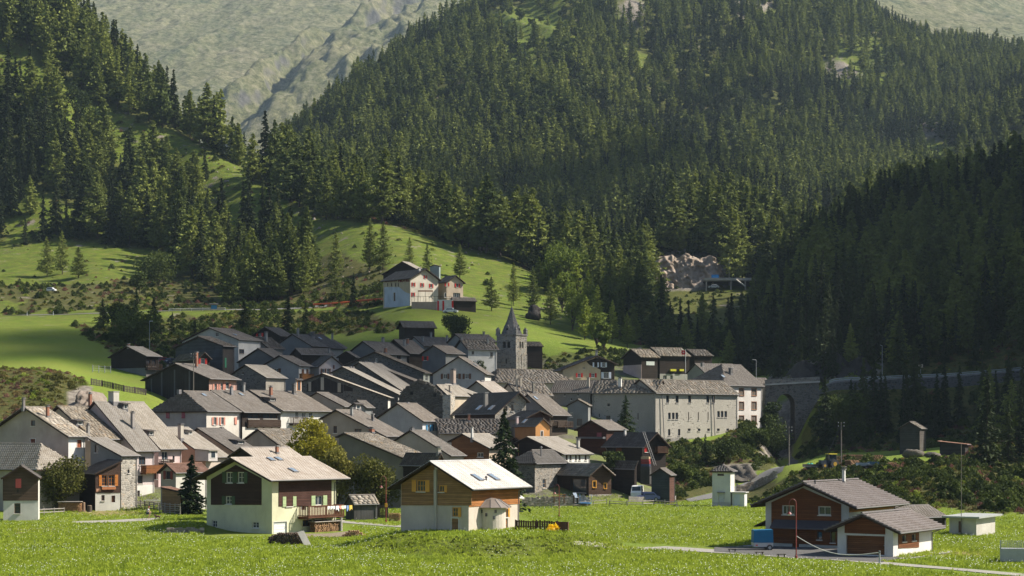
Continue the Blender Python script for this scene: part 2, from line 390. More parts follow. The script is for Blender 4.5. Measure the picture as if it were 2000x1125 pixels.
def ground_at(px, py, dmin=140, dmax=2600):
 """first place along the column px whose ground shows at row py"""
 D = np.arange(dmin, dmax, 0.5); x = (px - 1000) / F * D; z = H(x, D)
 y = YH - (z - CZ) * F / D
 k = np.where(y <= py)[0]
 d = D[k[0]] if len(k) else dmax
 return G(px, d)
# ================================================================== ground
g_ = np.maximum(DROWS, 150.0)[:, None]
TX = (PCOLS[None, :] - 1000) / F * g_; TY = np.repeat(DROWS[:, None], len(PCOLS), 1)
TPX = np.repeat(PCOLS[None, :], len(DROWS), 0)
TPY = YH - (HT - CZ) * F / np.maximum(TY, 100)
def jit(px, py, s=1.0):
 return px + (fbm(px / 30, py / 30, 21, 4) - 0.5) * 30 * s, py + (fbm(px / 30, py / 30, 41, 4) - 0.5) * 22 * s
# -------- zones: drawn as outlines of the ground seen from the camera, used as places on the terrain
POLY_FOREST_LEFT = [
 [(-3000, -2500), (-3000, 470), (40, 478), (120, 470), (280, 485), (330, 500), (345, 540), (430, 560), (440, 600), (600, 598), (622, 520), (560, 468), (470, 470), (405, 440), (385, 400), (420, 380), (480, 365), (520, 430), (575, 440), (600, 408), (700, 408), (1000, 500), (1100, 548), (1100, -2500)],
]
CLEAR_LEFT = [
 [(-20, 80), (50, 110), (150, 180), (262, 237), (330, 252), (400, 290), (480, 334), (600, 412), (600, 490), (470, 455), (400, 415), (330, 372), (240, 330), (150, 270), (60, 200), (-20, 205)],
]
POLY_VALLEY = [(1060, 560), (1150, 600), (1175, 655), (1238, 672), (1300, 690), (1400, 700), (1450, 720), (1560, 700), (1590, 560), (1420, 570), (1415, 500), (1270, 500), (1262, 572), (1180, 560), (1110, 540)]
def forest_mask(px, py, D, X, Y):
 """probability that a tree stands here"""
 jx, jy = jit(px, py, 0.7)
 f = np.zeros(px.shape)
 left = (D > 640) & (D < 1250) & (px < 1130)
 crest = np.interp(px, [200, 300, 400, 500, 600, 700, 800, 900, 1000, 1100], [1010, 935, 895, 848, 798, 756, 745, 736, 716, 686])
 m = inpoly(jx, jy, POLY_FOREST_LEFT[0]) & left & (D < crest + 120)
 for c in CLEAR_LEFT: cl = inpoly(jx, jy, c)
 gap = fbm(X / 38, Y / 38, 77, 3)
 f = np.where(m, np.where(gap > 0.70, 0.25, 1.0), f); f = np.where(m & cl, np.where(gap > .54, .12, .02), f)
 band = (px > 560) & (px < 1110) & (D > crest - 14) & (D < crest + 45)
 f = np.where(band, 0.75, f)
 val = inpoly(jx, jy, POLY_VALLEY) & (D > 500) & (D < 800)
 f = np.where(val, 0.9, f)
 behind = (px > 620) & (px < 1500) & (D > crest + 60) & (D > 700) & (D <= 950)
 f = np.where(behind & ~val, 0.9, f)
 gapm = fbm(X / 70, Y / 90, 99, 4)
 mid = (D > 930) & (px > 540)
 f = np.where(mid, np.where(gapm > 0.66, 0.18, np.where(gapm > 0.6, 0.7, 1.0)), f)
 for c in ([(1195, 10), (1270, 0), (1270, 45), (1210, 50)], [(1600, 115), (1700, 110), (1760, 175), (1690, 190), (1610, 165)], [(1690, 60), (1740, 100), (1800, 165), (1770, 170), (1700, 110)], [(990, 30), (1130, 40), (1130, 90), (1010, 90)]):
  f = np.where(mid & inpoly(jx, jy + 0, c), f * 0.22, f)
 rs = (px > 1425) & (D > 451.5) & (D < 900) & ((px > 1560) | (jy < 735))
 f = np.where(rs, 0.95, f)
 f = np.where((px > 1560) & (D > 395) & (D < 434), 0.6, f)
 f = np.where((px >= 2100) & (D > 350), 0.8, f); f = np.where((px > 1925) & (D > 290) & (D < 434), .5, f)
 return f
FM = forest_mask(TPX, TPY, TY, TX, TY)
jx, jy = jit(TPX, TPY, 1.0)
meadow = np.ones(HT.shape)                       # 1 short lush grass .. 0 rough
scrub = np.zeros(HT.shape)
def add_scrub(poly, d0, d1, v=1.0):
 global scrub
 scrub = np.maximum(scrub, (inpoly(jx, jy, poly) & (TY > d0) & (TY < d1)) * v)
add_scrub([(-400, 715), (120, 715), (165, 745), (190, 800), (300, 830), (300, 1000), (-400, 1000)], 318, 392)
add_scrub([(-400, 540), (90, 560), (200, 555), (330, 520), (430, 560), (430, 590), (700, 560), (700, 610), (430, 605), (0, 612), (60, 585), (-400, 600)], 600, 760)
add_scrub([(330, 612), (720, 605), (790, 640), (690, 655), (560, 660), (430, 680), (330, 680)], 500, 592)
add_scrub([(600, 480), (740, 520), (800, 560), (735, 600), (600, 600)], 560, 700)
add_scrub([(150, 640), (340, 620), (340, 740), (240, 700)], 440, 592, 0.8)
add_scrub([(1300, 880), (1480, 840), (1560, 890), (1460, 930), (1330, 985), (1290, 985)], 316, 410)
add_scrub([(1235, 850), (1480, 835), (1500, 900), (1290, 920)], 384, 404)
add_scrub([(1425, 815), (1510, 815), (1510, 880), (1425, 880)], 392, 446)
add_scrub([(1450, 960), (1640, 895), (1740, 905), (1990, 880), (1990, 1005), (1700, 985), (1440, 985)], 232, 345)
add_scrub([(1590, 740), (2500, 700), (2500, 890), (1590, 890)], 385, 438)
add_scrub([(960, 690), (1120, 690), (1240, 670), (1240, 720), (1180, 712), (1090, 740), (960, 740)], 455, 520, .7)
scrub = np.maximum(scrub, (FM > .3) * 0.75)
add_scrub([(1830, 850), (2400, 800), (2400, 1005), (1975, 1005), (1900, 900)], 236, 437)
rock = np.zeros(HT.shape)
rock = np.maximum(rock, inpoly(jx, jy, [(1262, 575), (1268, 510), (1300, 490), (1400, 490), (1425, 530), (1400, 575)]) & (TY > 738) & (TY < 790)) * 1.0
for c in ([(1195, 5), (1260, 0), (1270, 45), (1210, 50)], [(1440, 0), (1500, 0), (1500, 30), (1440, 30)], [(1605, 118), (1650, 115), (1680, 145), (1625, 160)], [(1495, 425), (1515, 425), (1515, 465), (1495, 460)], [(1790, 270), (1850, 280), (1880, 230), (1800, 220)]):
 rock = np.maximum(rock, inpoly(jx, jy, c) & (TY > 900))
rock = np.maximum(rock, inpoly(jx, jy, [(130, 760), (175, 755), (190, 800), (135, 800)]) & (TY < 400))
rock = np.maximum(rock, inpoly(jx, jy, [(1400, 905), (1480, 905), (1470, 940), (1400, 935)]) & (TY < 400) & (TY > 330))
rock = np.maximum(rock, inpoly(jx, jy, [(1480, 760), (1555, 760), (1550, 890), (1485, 900)]) & (TY < 470) & (TY > 385))
rock = np.maximum(rock, inpoly(jx, jy, [(1500, 640), (1720, 650), (1720, 740), (1500, 745)]) & (TY < 500) & (TY > 452))
dry = np.maximum(0, 1 - ((TPX - 210) / 90) ** 2 - ((TPY - 1001) / 9) ** 2) * (TY < 300)
dry = np.maximum(dry, np.maximum(0, 1 - ((TPX - 1885) / 60) ** 2 - ((TPY - 1082) / 9) ** 2) * (TY < 300))
add_scrub([(1500, 600), (2400, 600), (2400, 745), (1560, 745)], 449.5, 540)
bank = (((TX + 2.3) / 12.2) ** 2 + ((TY - 190) / 14) ** 2); bank = ((bank > .45) & (bank < 1.25) & (TY < 188)).astype(float)
scrub = np.maximum(scrub, bank * .45)
vil = (inpoly(TPX, TPY, [(200, 1000), (60, 975), (60, 860), (340, 800), (300, 735), (330, 690), (560, 672), (1060, 672), (1240, 720), (1250, 860), (1290, 960), (1180, 978), (1000, 985)]) & (TY > 290) & (TY < 486)).astype(float)
nv = len(DROWS) * len(PCOLS)
ii = np.arange(nv).reshape(len(DROWS), len(PCOLS))
quads = np.stack([ii[:-1, :-1], ii[:-1, 1:], ii[1:, 1:], ii[1:, :-1]], -1).reshape(-1, 4)
def ground_material():
 t = NT('ground'); tc = t.add('ShaderNodeTexCoord'); P = tc.outputs['Object']
 def nz(s, d=5, r=0.6):
  n = t.add('ShaderNodeTexNoise'); n.inputs['Scale'].default_value = s; n.inputs['Detail'].default_value = d
  n.inputs['Roughness'].default_value = r; t.con(P, n.inputs['Vector']); return n.outputs['Fac']
 g1 = nz(0.045, 6); g2 = nz(0.9, 6, 0.75); g3 = nz(0.22, 5)
 lush = t.ramp(g2, [(0.28, (0.095, 0.150, 0.014)), (0.5, (0.165, 0.245, 0.026)), (0.72, (0.240, 0.300, 0.048))])
 lush = t.mix(t.ramp(g1, [(0.38, (0, 0, 0)), (0.58, (.9, .9, .9))]), lush, (0.190, 0.230, 0.036))
 far = t.ramp(g3, [(0.3, (0.060, 0.095, 0.012)), (0.5, (0.130, 0.185, 0.018)), (0.7, (0.205, 0.205, 0.045))])
 g4 = t.noise(t.coord('Object', (.25, .25, 1.6)), 1.0, 5, .7)
 far = t.mix(t.ramp(g2, [(.35, (.7, .7, .7)), (.65, (0, 0, 0))]), far, (0.075, 0.100, 0.018))
 far = t.mix(t.ramp(g4, [(0.42, (0, 0, 0)), (0.62, (.7, .7, .7))]), far, (0.085, 0.085, 0.026))
 lush = t.mix(0.30, lush, (0.10, 0.12, 0.03))
 fk = t.attr('upland').outputs['Fac']
 grass = t.mix(fk, lush, far)
 rough = t.ramp(g2, [(0.3, (0.030, 0.036, 0.012)), (0.5, (0.075, 0.078, 0.022)), (0.75, (0.150, 0.115, 0.050))])
 col = t.mix(t.attr('scrub').outputs['Fac'], grass, rough)
 dryc = t.ramp(g2, [(0.3, (0.17, 0.16, 0.05)), (0.7, (0.34, 0.26, 0.12))])
 col = t.mix(t.attr('dry').outputs['Fac'], col, dryc)
 col = t.mix(t.math('MULTIPLY', t.attr('village').outputs['Fac'], t.ramp(g3, [(.40, (1, 1, 1)), (.56, (.45, .45, .45))])), col, t.ramp(g2, [(0.3, (0.07, 0.065, 0.05)), (0.7, (0.17, 0.155, 0.12))]))
 rk = t.ramp(nz(0.6, 8, 0.7), [(0.3, (0.10, 0.085, 0.07)), (0.5, (0.20, 0.175, 0.145)), (0.68, (0.32, 0.285, 0.24))])
 col = t.mix(t.attr('rock').outputs['Fac'], col, rk)
 st = nz(0.12, 7, 0.7)
 col = t.mix(t.math('MULTIPLY', t.ramp(st, [(0.60, (0, 0, 0)), (0.66, (1, 1, 1))]), fk), col, (0.20, 0.175, 0.14))
 t.bump(t.math('ADD', g2, t.math('MULTIPLY', nz(3.5, 3, .7), 0.5)), 0.9, 0.25)
 return t.done(col, 0.95, 0.1)
up = np.clip((TY - 480) / 120, 0, 1)
me = np_mesh('ground', np.stack([TX, TY, HT], -1).reshape(-1, 3), quads, ground_material(),
             {'upland': up.ravel(), 'scrub': np.clip(scrub, 0, 1).ravel(), 'rock': rock.astype(float).ravel(), 'dry': dry.ravel(), 'village': vil.ravel()}, True)
tag(link('ground', me), kind='structure')
# -------- far mountain
def far_mountain():
 nx, ny = 760, 620
 x = np.linspace(-1900, 2300, nx); y = np.linspace(2500, 6200, ny)
 X, Y = np.meshgrid(x, y)
 z = 60 + (Y - 2500) * 0.46
 px = X / Y * F + 1000
 e = X - (-470 + (Y - 3900) * 0.36) + (fbm(X / 200, Y / 200, 7, 4) - .5) * 110
 b = np.clip(e / 130, 0, 1) * np.clip((Y - 3000) / 500, 0, 1); b = b * b * (3 - 2 * b)
 u = (X * .36 + Y * .93); v = (X * .93 - Y * .36)
 wx = fbm(X / 300, Y / 300, 71, 4) * 240
 rg = lambda a, c, sd: 1 - abs(2 * vnoise((u + wx) / a, (v + wx * .4) / c, sd) - 1)
 k = np.clip((Y - 2600) / 700, 0, 1)
 z = z + k * (b * 70 - b * 60 * np.exp(-((e - 170) / 45) ** 2) + (26 + 60 * b) * rg(900, 260, 81) + (12 + 38 * b) * rg(420, 110, 83) + (6 + 18 * b) * rg(170, 48, 85))
 z = z + k * ((fbm(X / 40, Y / 60, 19, 5, True) - 0.5) * (12 + 30 * b) + (fbm(X / 12, Y / 14, 29, 3) - 0.5) * 8)
 z = z - 160 * np.exp(-(Y - 2500) / 350)
 zr = 430 + (Y - 2500) * 0.42 + np.clip((700 - X), -900, 900) * 0.25 + (fbm(X / 200, Y / 300, 31, 6) - 0.5) * 60 + (fbm(X / 24, Y / 30, 19, 4) - 0.5) * 12
 w = np.clip((X - 350) / 250, 0, 1); w = w * w * (3 - 2 * w)
 z = z * (1 - w) + zr * w
 ii = np.arange(nx * ny).reshape(ny, nx)
 q = np.stack([ii[:-1, :-1], ii[:-1, 1:], ii[1:, 1:], ii[1:, :-1]], -1).reshape(-1, 4)
 t = NT('alpine_slope'); tc = t.add('ShaderNodeTexCoord'); P = tc.outputs['Object']
 def nz(s, d=6, r=0.62):
  n = t.add('ShaderNodeTexNoise'); n.inputs['Scale'].default_value = s; n.inputs['Detail'].default_value = d
  n.inputs['Roughness'].default_value = r; t.con(P, n.inputs['Vector']); return n.outputs['Fac']
 a = t.ramp(nz(0.006), [(0.35, (0.060, 0.082, 0.036)), (0.5, (0.195, 0.180, 0.075)), (0.66, (0.35, 0.295, 0.18))])
 b = t.ramp(nz(0.075, 9, .78), [(0.42, (0.024, 0.042, 0.020)), (0.50, (0.17, 0.175, 0.085)), (0.66, (0.36, 0.325, 0.245))])
 c = t.mix(0.68, a, b)
 ge = t.add('ShaderNodeNewGeometry'); sp = t.add('ShaderNodeSeparateXYZ'); t.con(ge.outputs['Normal'], sp.inputs[0])
 stp = t.ramp(t.math('ADD', sp.outputs[2], t.math('MULTIPLY', t.math('SUBTRACT', nz(0.02), 0.5), 0.5)), [(0.36, (1, 1, 1)), (0.52, (0, 0, 0))])
 c = t.mix(stp, c, t.ramp(nz(0.05, 8, .7), [(0.35, (0.06, 0.06, 0.058)), (0.65, (0.19, 0.18, 0.16))]))
 t.bump(nz(0.05, 10, .8), 1.0, 9.0)
 tag(link('mountain', np_mesh('mountain', np.stack([X, Y, z], -1).reshape(-1, 3), q, t.done(c, 0.95, 0.05), None, True)), kind='structure')
far_mountain()
# ================================================================== houses
WOODD = timber((0.040, 0.024, 0.016)); FASC = timber((0.060, 0.038, 0.026))
GREYW = timber((0.075, 0.070, 0.066), 1)
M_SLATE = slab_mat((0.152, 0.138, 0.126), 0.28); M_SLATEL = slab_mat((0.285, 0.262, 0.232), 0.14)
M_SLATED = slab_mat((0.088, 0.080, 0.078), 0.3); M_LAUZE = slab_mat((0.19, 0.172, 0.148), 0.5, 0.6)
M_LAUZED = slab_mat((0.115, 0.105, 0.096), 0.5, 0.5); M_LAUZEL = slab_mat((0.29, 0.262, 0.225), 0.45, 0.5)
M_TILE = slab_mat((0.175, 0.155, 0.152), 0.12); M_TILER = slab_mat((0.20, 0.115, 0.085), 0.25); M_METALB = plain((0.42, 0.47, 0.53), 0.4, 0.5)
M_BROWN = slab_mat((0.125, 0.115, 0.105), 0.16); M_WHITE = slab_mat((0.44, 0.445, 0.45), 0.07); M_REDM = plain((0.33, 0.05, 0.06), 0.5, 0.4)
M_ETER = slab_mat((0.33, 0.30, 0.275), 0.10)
ROOFS = {  # material, row, width, thickness, jitter
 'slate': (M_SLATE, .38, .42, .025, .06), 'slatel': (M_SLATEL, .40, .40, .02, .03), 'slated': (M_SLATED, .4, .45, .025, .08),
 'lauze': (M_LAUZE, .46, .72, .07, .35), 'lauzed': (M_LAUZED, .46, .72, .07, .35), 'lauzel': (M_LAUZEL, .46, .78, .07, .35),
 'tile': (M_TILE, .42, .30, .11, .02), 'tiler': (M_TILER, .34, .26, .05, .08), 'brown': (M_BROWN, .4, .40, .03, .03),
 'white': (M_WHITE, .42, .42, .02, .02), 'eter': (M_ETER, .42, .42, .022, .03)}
PANE = glassy((0.035, 0.045, 0.055)); PANEL = glassy((0.10, 0.13, 0.16)); SKYPANE = plain((0.20, 0.25, 0.30), 0.12, 0.7)
FRW = plain((0.62, 0.60, 0.55), 0.6); FRB = plain((0.11, 0.06, 0.035), 0.7)
GUT = plain((0.17, 0.16, 0.16), 0.45, 0.5)
rng = np.random.default_rng(5)
def slabs(poly, O, es, et, nn, kind, dist=300):
 """loose slabs laid in rows over a roof slope. poly in (s,t); returns verts, quads, numbers"""
 mat, row, wid, th, jt = ROOFS[kind]
 if dist > 380: row *= 1.15; wid *= 1.15
 poly = np.array(poly, float); s0, t0 = poly.min(0); s1, t1 = poly.max(0)
 nr = max(2, int((t1 - t0) / row)); rh = (t1 - t0) / nr
 S = []; T = []; Wd = []
 for r in range(nr):
  x = s0 + (rng.random() * wid - wid if kind not in ('tile', 'white', 'slatel', 'eter') else -(r % 2) * wid / 2)
  while x < s1:
   w = wid * (1 + (rng.random() - .5) * 2 * jt) if jt > .05 else wid
   S.append(x + w / 2); T.append(t0 + (r + .5) * rh); Wd.append(w); x += w
 S = np.array(S); T = np.array(T); Wd = np.array(Wd)
 a = np.clip(S - Wd / 2, s0, s1); b = np.clip(S + Wd / 2, s0, s1)
 k = (b - a > .04) & inpoly((a + b) / 2, T, [tuple(p) for p in poly])
 a, b, T = a[k], b[k], T[k]; n = len(a); g = .012 + .02 * (jt > .2)
 a = a + g; b = b - g
 j = lambda q: (rng.random(n) - .5) * q
 tl = T - rh / 2 - .03 - abs(j(.28 * jt)); tu = T + rh / 2 - .01
 h0 = th * 1.9 + j(th * 1.6 * jt); tilt = j(th * 2.2 * jt)
 hl = th * .55
 pts = []
 for (s_, t_, h_) in ((a, tl, h0 + tilt), (b, tl + j(.2 * jt), h0 - tilt), (b, tu, hl + 0 * a), (a, tu, hl + 0 * a),
                         (a, tl, h0 * 0 - .01), (b, tl, h0 * 0 - .01), (b, tu, 0 * a - .01), (a, tu, 0 * a - .01)):
  pts.append(np.outer(s_, es) + np.outer(t_, et) + np.outer(h_, nn) + O)
 V = np.stack(pts, 1).reshape(-1, 3)
 base = np.arange(n)[:, None, None] * 8
 Q = (base + np.array([[0, 1, 2, 3], [4, 5, 1, 0], [0, 3, 7, 4], [5, 6, 2, 1]])[None]).reshape(-1, 4)
 return V, Q, np.repeat(rng.random(n), 8)
class House:
 def __init__(s, name, label, cat, D, th, xe, ye, yr, xl=None, xf=None, m=1, w=None, l=None, ur=.5, wall=None, gable=None,
                 roof='slate', os_=.7, og=.8, group=None, zf=None, hip=0, hipf=0, zb=None, far_over=None, under=None, xrp=None):
  s.name, s.m, s.os, s.og, s.roofk, s.D = name, m, os_, og, roof, D
  rz = -R(th) * m; s.rz = rz; s.ex = Vector((math.cos(rz), math.sin(rz), 0)); s.ey = Vector((-math.sin(rz), math.cos(rz), 0))
  P = W(xe, ye, D)
  if w is None:
   k = (xl - 1000) / F; w = (P.x - k * D) / (m * (s.ex.x - k * s.ex.y))
  if l is None:
   k = (xf - 1000) / F; l = (k * D - P.x) / (s.ey.x - k * s.ey.y)
  s.w, s.l = abs(w), abs(l)
  if xrp is not None:
   k = (xrp - 1000) / F; ur = min(max((P.x - k * D) / (m * (s.ex.x - k * s.ex.y)) / s.w, 0.0), 1.0)
  xr = -m * s.w * ur; s.xr = xr
  pr = P + s.ex * xr
  c = P + s.ex * (-m * s.w / 2) + s.ey * (s.l / 2)
  if zb is None: zb = h1(c.x, c.y)
  s.zb = zb; s.zlow = min([h1((P + s.ex * a + s.ey * b).x, (P + s.ex * a + s.ey * b).y) for a in (0, -m * s.w) for b in (0, s.l)] + [zb]) - zb - .6
  s.ze = P.z - zb; s.zr = zy(yr, pr.y) - zb
  pitch = (s.zr - s.ze) / max(abs(xr), .01) if abs(xr) > .3 else .4
  s.p1 = pitch
  s.zf = (zf if zf is not None else s.zr - pitch * (s.w - abs(xr)))
  s.p2 = (s.zr - s.zf) / max(s.w - abs(xr), .01)
  s.hip, s.hipf = hip, hipf
  s.root = empty(name, (P.x, P.y, zb), rz, label, cat, group)
  s.P = Vector((P.x, P.y, zb))
  s.wall = wall or stucco((0.5, 0.47, 0.42)); s.gable = gable or s.wall
  s.th = .2; s.osf = far_over if far_over is not None else s.os
  s.holes = {'G': [], 'S': [], 'B': []}; s.clads = []; s.post = []; s.under = under or FASC
 def face(s, f, px, py):
  k = (px - 1000) / F; q = (YH - py) / F; C = Vector((0, 0, CZ)); d = Vector((k, 1, q)); o = C - s.P
  if f == 'G': t = (s.og - o.dot(s.ey)) / d.dot(s.ey); p = o + d * t; return p.dot(s.ex), p.z
  t = (-s.m * s.os - o.dot(s.ex)) / d.dot(s.ex); p = o + d * t; return p.dot(s.ey), p.z
 def fp(s, f, a, z, n=0.0):
  if f == 'G': return Vector((a, s.og - n, z))
  if f == 'B': return Vector((a, s.l - s.og + n, z))
  return Vector((-s.m * s.os + s.m * n, a, z))
 def rect(s, f, x0, y0, x1, y1):
  a0, z1 = s.face(f, x0, y0); a1, z0 = s.face(f, x1, y1)
  _, zb_ = s.face(f, x0, y1); _, zt = s.face(f, x1, y0)
  return min(a0, a1), (z0 + zb_) / 2, max(a0, a1), (z1 + zt) / 2
 def fbox(s, mb, f, a0, z0, a1, z1, n0, n1):
  b = [s.fp(f, a0, z0, n0), s.fp(f, a1, z0, n0), s.fp(f, a1, z0, n1), s.fp(f, a0, z0, n1)]
  t = [s.fp(f, a0, z1, n0), s.fp(f, a1, z1, n0), s.fp(f, a1, z1, n1), s.fp(f, a0, z1, n1)]
  mb.hexa(b, t)
 def zroof(s, x):
  """underside of the roof over local x"""
  if (x - s.xr) * s.m >= 0: return s.zr - s.p1 * abs(x - s.xr) - s.th
  return s.zr - s.p2 * abs(x - s.xr) - s.th
 def outline(s, f):
  if f in 'GB':
   xa, xb = sorted((-s.m * s.os, -s.m * (s.w - s.osf)))
   pts = [(xa, s.zlow), (xb, s.zlow), (xb, s.zroof(xb))]
   if xa < s.xr < xb:
    if (s.hip and f == 'G') or (s.hipf and f == 'B'):
     pass
    else: pts.append((s.xr, s.zroof(s.xr)))
   pts.append((xa, s.zroof(xa)))
   return pts
  zt = s.zroof(-s.m * s.os)
  return [(s.og, s.zlow), (s.l - s.og, s.zlow), (s.l - s.og, zt), (s.og, zt)]
 def win(s, f, x0, y0, x1, y1, shut=None, fr=None, pane=None, closed=False, bars=(1, 1), surround=None, deep=.16, sh_l=True, sh_r=True):
  a0, z0, a1, z1 = s.rect(f, x0, y0, x1, y1)
  if f == 'G':
   zt = min(s.zroof(a0), s.zroof(a1)) - .05
   if z1 > zt: z1 = zt
  else: z1 = min(z1, s.zroof(-s.m * s.os) - .05)
  if a1 - a0 < .15 or z1 - z0 < .15: return s
  if not closed: s.holes[f].append((a0, z0, a1, z1))
  def mk():
   n0 = -deep
   if closed:
    mb = MB(); s.fbox(mb, f, a0, z0, a1, z1, .07, .13); o = mb.put('shutter', shut, s.root); return
   mb = MB(); fw = min(.09, (a1 - a0) * .14)
   s.fbox(mb, f, a0, z0, a0 + fw, z1, n0, n0 + .06); s.fbox(mb, f, a1 - fw, z0, a1, z1, n0, n0 + .06)
   s.fbox(mb, f, a0 + fw, z0, a1 - fw, z0 + fw, n0, n0 + .058); s.fbox(mb, f, a0 + fw, z1 - fw, a1 - fw, z1, n0, n0 + .058)
   for i in range(bars[0]):
    ac = a0 + (a1 - a0) * (i + 1) / (bars[0] + 1); s.fbox(mb, f, ac - .025, z0 + fw, ac + .025, z1 - fw, n0, n0 + .05)
   for i in range(bars[1]):
    zc = z0 + (z1 - z0) * (i + 1) / (bars[1] + 1); s.fbox(mb, f, a0 + fw, zc - .02, a1 - fw, zc + .02, n0, n0 + .045)
   wnd = mb.put('window', fr or FRW, s.root)
   pb = MB(); s.fbox(pb, f, a0 + .01, z0 + .01, a1 - .01, z1 - .01, n0 - .04, n0 + .012); pb.put('pane', pane or PANE, wnd)
   sb = MB(); s.fbox(sb, f, a0 - .06, z0 - .09, a1 + .06, z0 - .005, .004, .14); sb.put('sill', surround or FRW if not shut else (surround or FRW), wnd)
   if surround:
    q = MB(); b = .11
    s.fbox(q, f, a0 - b, z0, a0 - .003, z1, .002, .03); s.fbox(q, f, a1 + .003, z0, a1 + b, z1, .002, .03); s.fbox(q, f, a0 - b, z1 + .003, a1 + b, z1 + b, .002, .03)
    q.put('surround', surround, wnd)
   if shut:
    sw = (a1 - a0) * .5
    for side, ok in ((0, sh_l), (1, sh_r)):
     if not ok: continue
     q = MB(); b0, b1 = (a0 - sw - .02, a0 - .02) if side == 0 else (a1 + .02, a1 + sw + .02)
     s.fbox(q, f, b0, z0 - .02, b1, z1 + .02, .07, .11)
     s.fbox(q, f, b0 + .05, z0 + (z1 - z0) * .2, b1 - .05, z0 + (z1 - z0) * .2 + .08, .11, .13)
     s.fbox(q, f, b0 + .05, z0 + (z1 - z0) * .75, b1 - .05, z0 + (z1 - z0) * .75 + .08, .11, .13)
     q.put('shutter', shut, wnd)
  s.post.append(mk); return s
 def door(s, f, x0, y0, x1, y1, mat, panels=1, deep=.2, hor=0):
  a0, z0, a1, z1 = s.rect(f, x0, y0, x1, y1); s.holes[f].append((a0, z0, a1, z1))
  def mk():
   mb = MB(); s.fbox(mb, f, a0 + .06, z0, a1 - .06, z1 - .06, -deep - .05, -deep)
   for i in range(panels):
    w = (a1 - a0 - .12) / panels; s.fbox(mb, f, a0 + .06 + i * w + .08, z0 + .15, a0 + .06 + (i + 1) * w - .08, z1 - .25, -deep, -deep + .02)
   for i in range(hor):
    zc = z0 + (z1 - z0) * (i + 1) / (hor + 1); s.fbox(mb, f, a0 + .06, zc - .02, a1 - .06, zc + .02, -deep, -deep + .03)
   d = mb.put('door', mat, s.root)
   q = MB(); s.fbox(q, f, a0, z0, a0 + .06, z1, -deep - .05, .02); s.fbox(q, f, a1 - .06, z0, a1, z1, -deep - .05, .02); s.fbox(q, f, a0 + .06, z1 - .06, a1 - .06, z1, -deep - .05, .02)
   q.put('frame', FRW, d)
   q = MB(); s.fbox(q, f, a1 - .25, z0 + (z1 - z0) * .45, a1 - .18, z0 + (z1 - z0) * .5, -deep, -deep + .08); q.put('handle', GUT, d)
  s.post.append(mk); return s
 def clad(s, f, mat, above=None, pts=None, below=None, n=.06, name='cladding', inset=0.0):
  """boarding or plaster over part of a face; above/below = photo row of its edge at the face's middle"""
  if pts is not None: P = [s.face(f, *p) for p in pts]
  else:
   o = s.outline(f); am = (o[0][0] + o[1][0]) / 2
   def zrow(y):  # row at the near corner
    a = s.outline(f)[0][0] if (f == 'S') else (-s.m * s.os)
    wp = s.P + s.ex * s.fp(f, a, 0).x + s.ey * s.fp(f, a, 0).y
    return zy(y, wp.y) - s.zb
   P = [(a + (inset if a < am else -inset), z) for a, z in o]
   def clip(P, zc, keep_above):
    out = []
    for i in range(len(P)):
     p, q = P[i], P[(i + 1) % len(P)]
     ip = (p[1] >= zc) == keep_above; iq = (q[1] >= zc) == keep_above
     if ip: out.append(p)
     if ip != iq:
      t = (zc - p[1]) / (q[1] - p[1]); out.append((p[0] + t * (q[0] - p[0]), zc))
    return out
   if above is not None: P = clip(P, zrow(above), True)
   if below is not None: P = clip(P, zrow(below), False)
  s.clads.append((f, P, mat, n, name)); return s
 def slope_hit(s, px, py):
  k = (px - 1000) / F; q = (YH - py) / F; o = Vector((0, 0, CZ)) - s.P; d = Vector((k, 1, q))
  A = d.z + s.p1 * s.m * d.dot(s.ex); B = o.z + s.p1 * s.m * (o.dot(s.ex) - s.xr) - s.zr
  t = -B / A if abs(A) > 1e-6 else s.D; p = o + d * t
  x, y = p.dot(s.ex), p.dot(s.ey)
  if not (-.6 < y < s.l + .6) or not (min(0, s.xr) - .7 < x < max(0, s.xr) + .7) or t < 0:
   n_ = s.ex; t = (s.xr - o.dot(s.ex)) / d.dot(s.ex); p = o + d * t; x, y = s.xr, min(max(p.dot(s.ey), .6), s.l - .6)
  return x, y
 def chim(s, x, yb, yt, wpx=7, mat=None, cap=True, ratio=1.0):
  lx, ly = s.slope_hit(x, yb); wp = s.P + s.ex * lx + s.ey * ly
  zt = zy(yt, wp.y) - s.zb; z0 = s.zr - s.p1 * abs(lx - s.xr) - .6; w_ = wpx * wp.y / F / 1.35
  def mk():
   mb = MB().box(lx - w_ / 2, ly - w_ / 2 * ratio, z0, lx + w_ / 2, ly + w_ / 2 * ratio, zt - .12)
   c = mb.put('chimney', mat or stucco((0.36, 0.32, 0.28)), s.root)
   q = MB(); e = .09
   q.box(lx - w_ / 2 - e, ly - w_ / 2 * ratio - e, zt - .12, lx + w_ / 2 + e, ly + w_ / 2 * ratio + e, zt - .02)
   if cap:
    q.box(lx - w_ * .3, ly - w_ * .3, zt - .02, lx + w_ * .3, ly + w_ * .3, zt + .14)
    q.box(lx - w_ / 2 - e, ly - w_ / 2 - e, zt + .14, lx + w_ / 2 + e, ly + w_ / 2 + e, zt + .2)
   q.put('chimney_cap', GUT if cap else M_FLASH, c)
   q = MB().box(lx - w_ / 2 - .06, ly - w_ / 2 * ratio - .06, z0, lx + w_ / 2 + .06, ly + w_ / 2 * ratio + .06, s.zr - s.p1 * abs(lx - s.xr) + .22)
   q.put('flashing', GUT, c)
  s.post.append(mk); return s
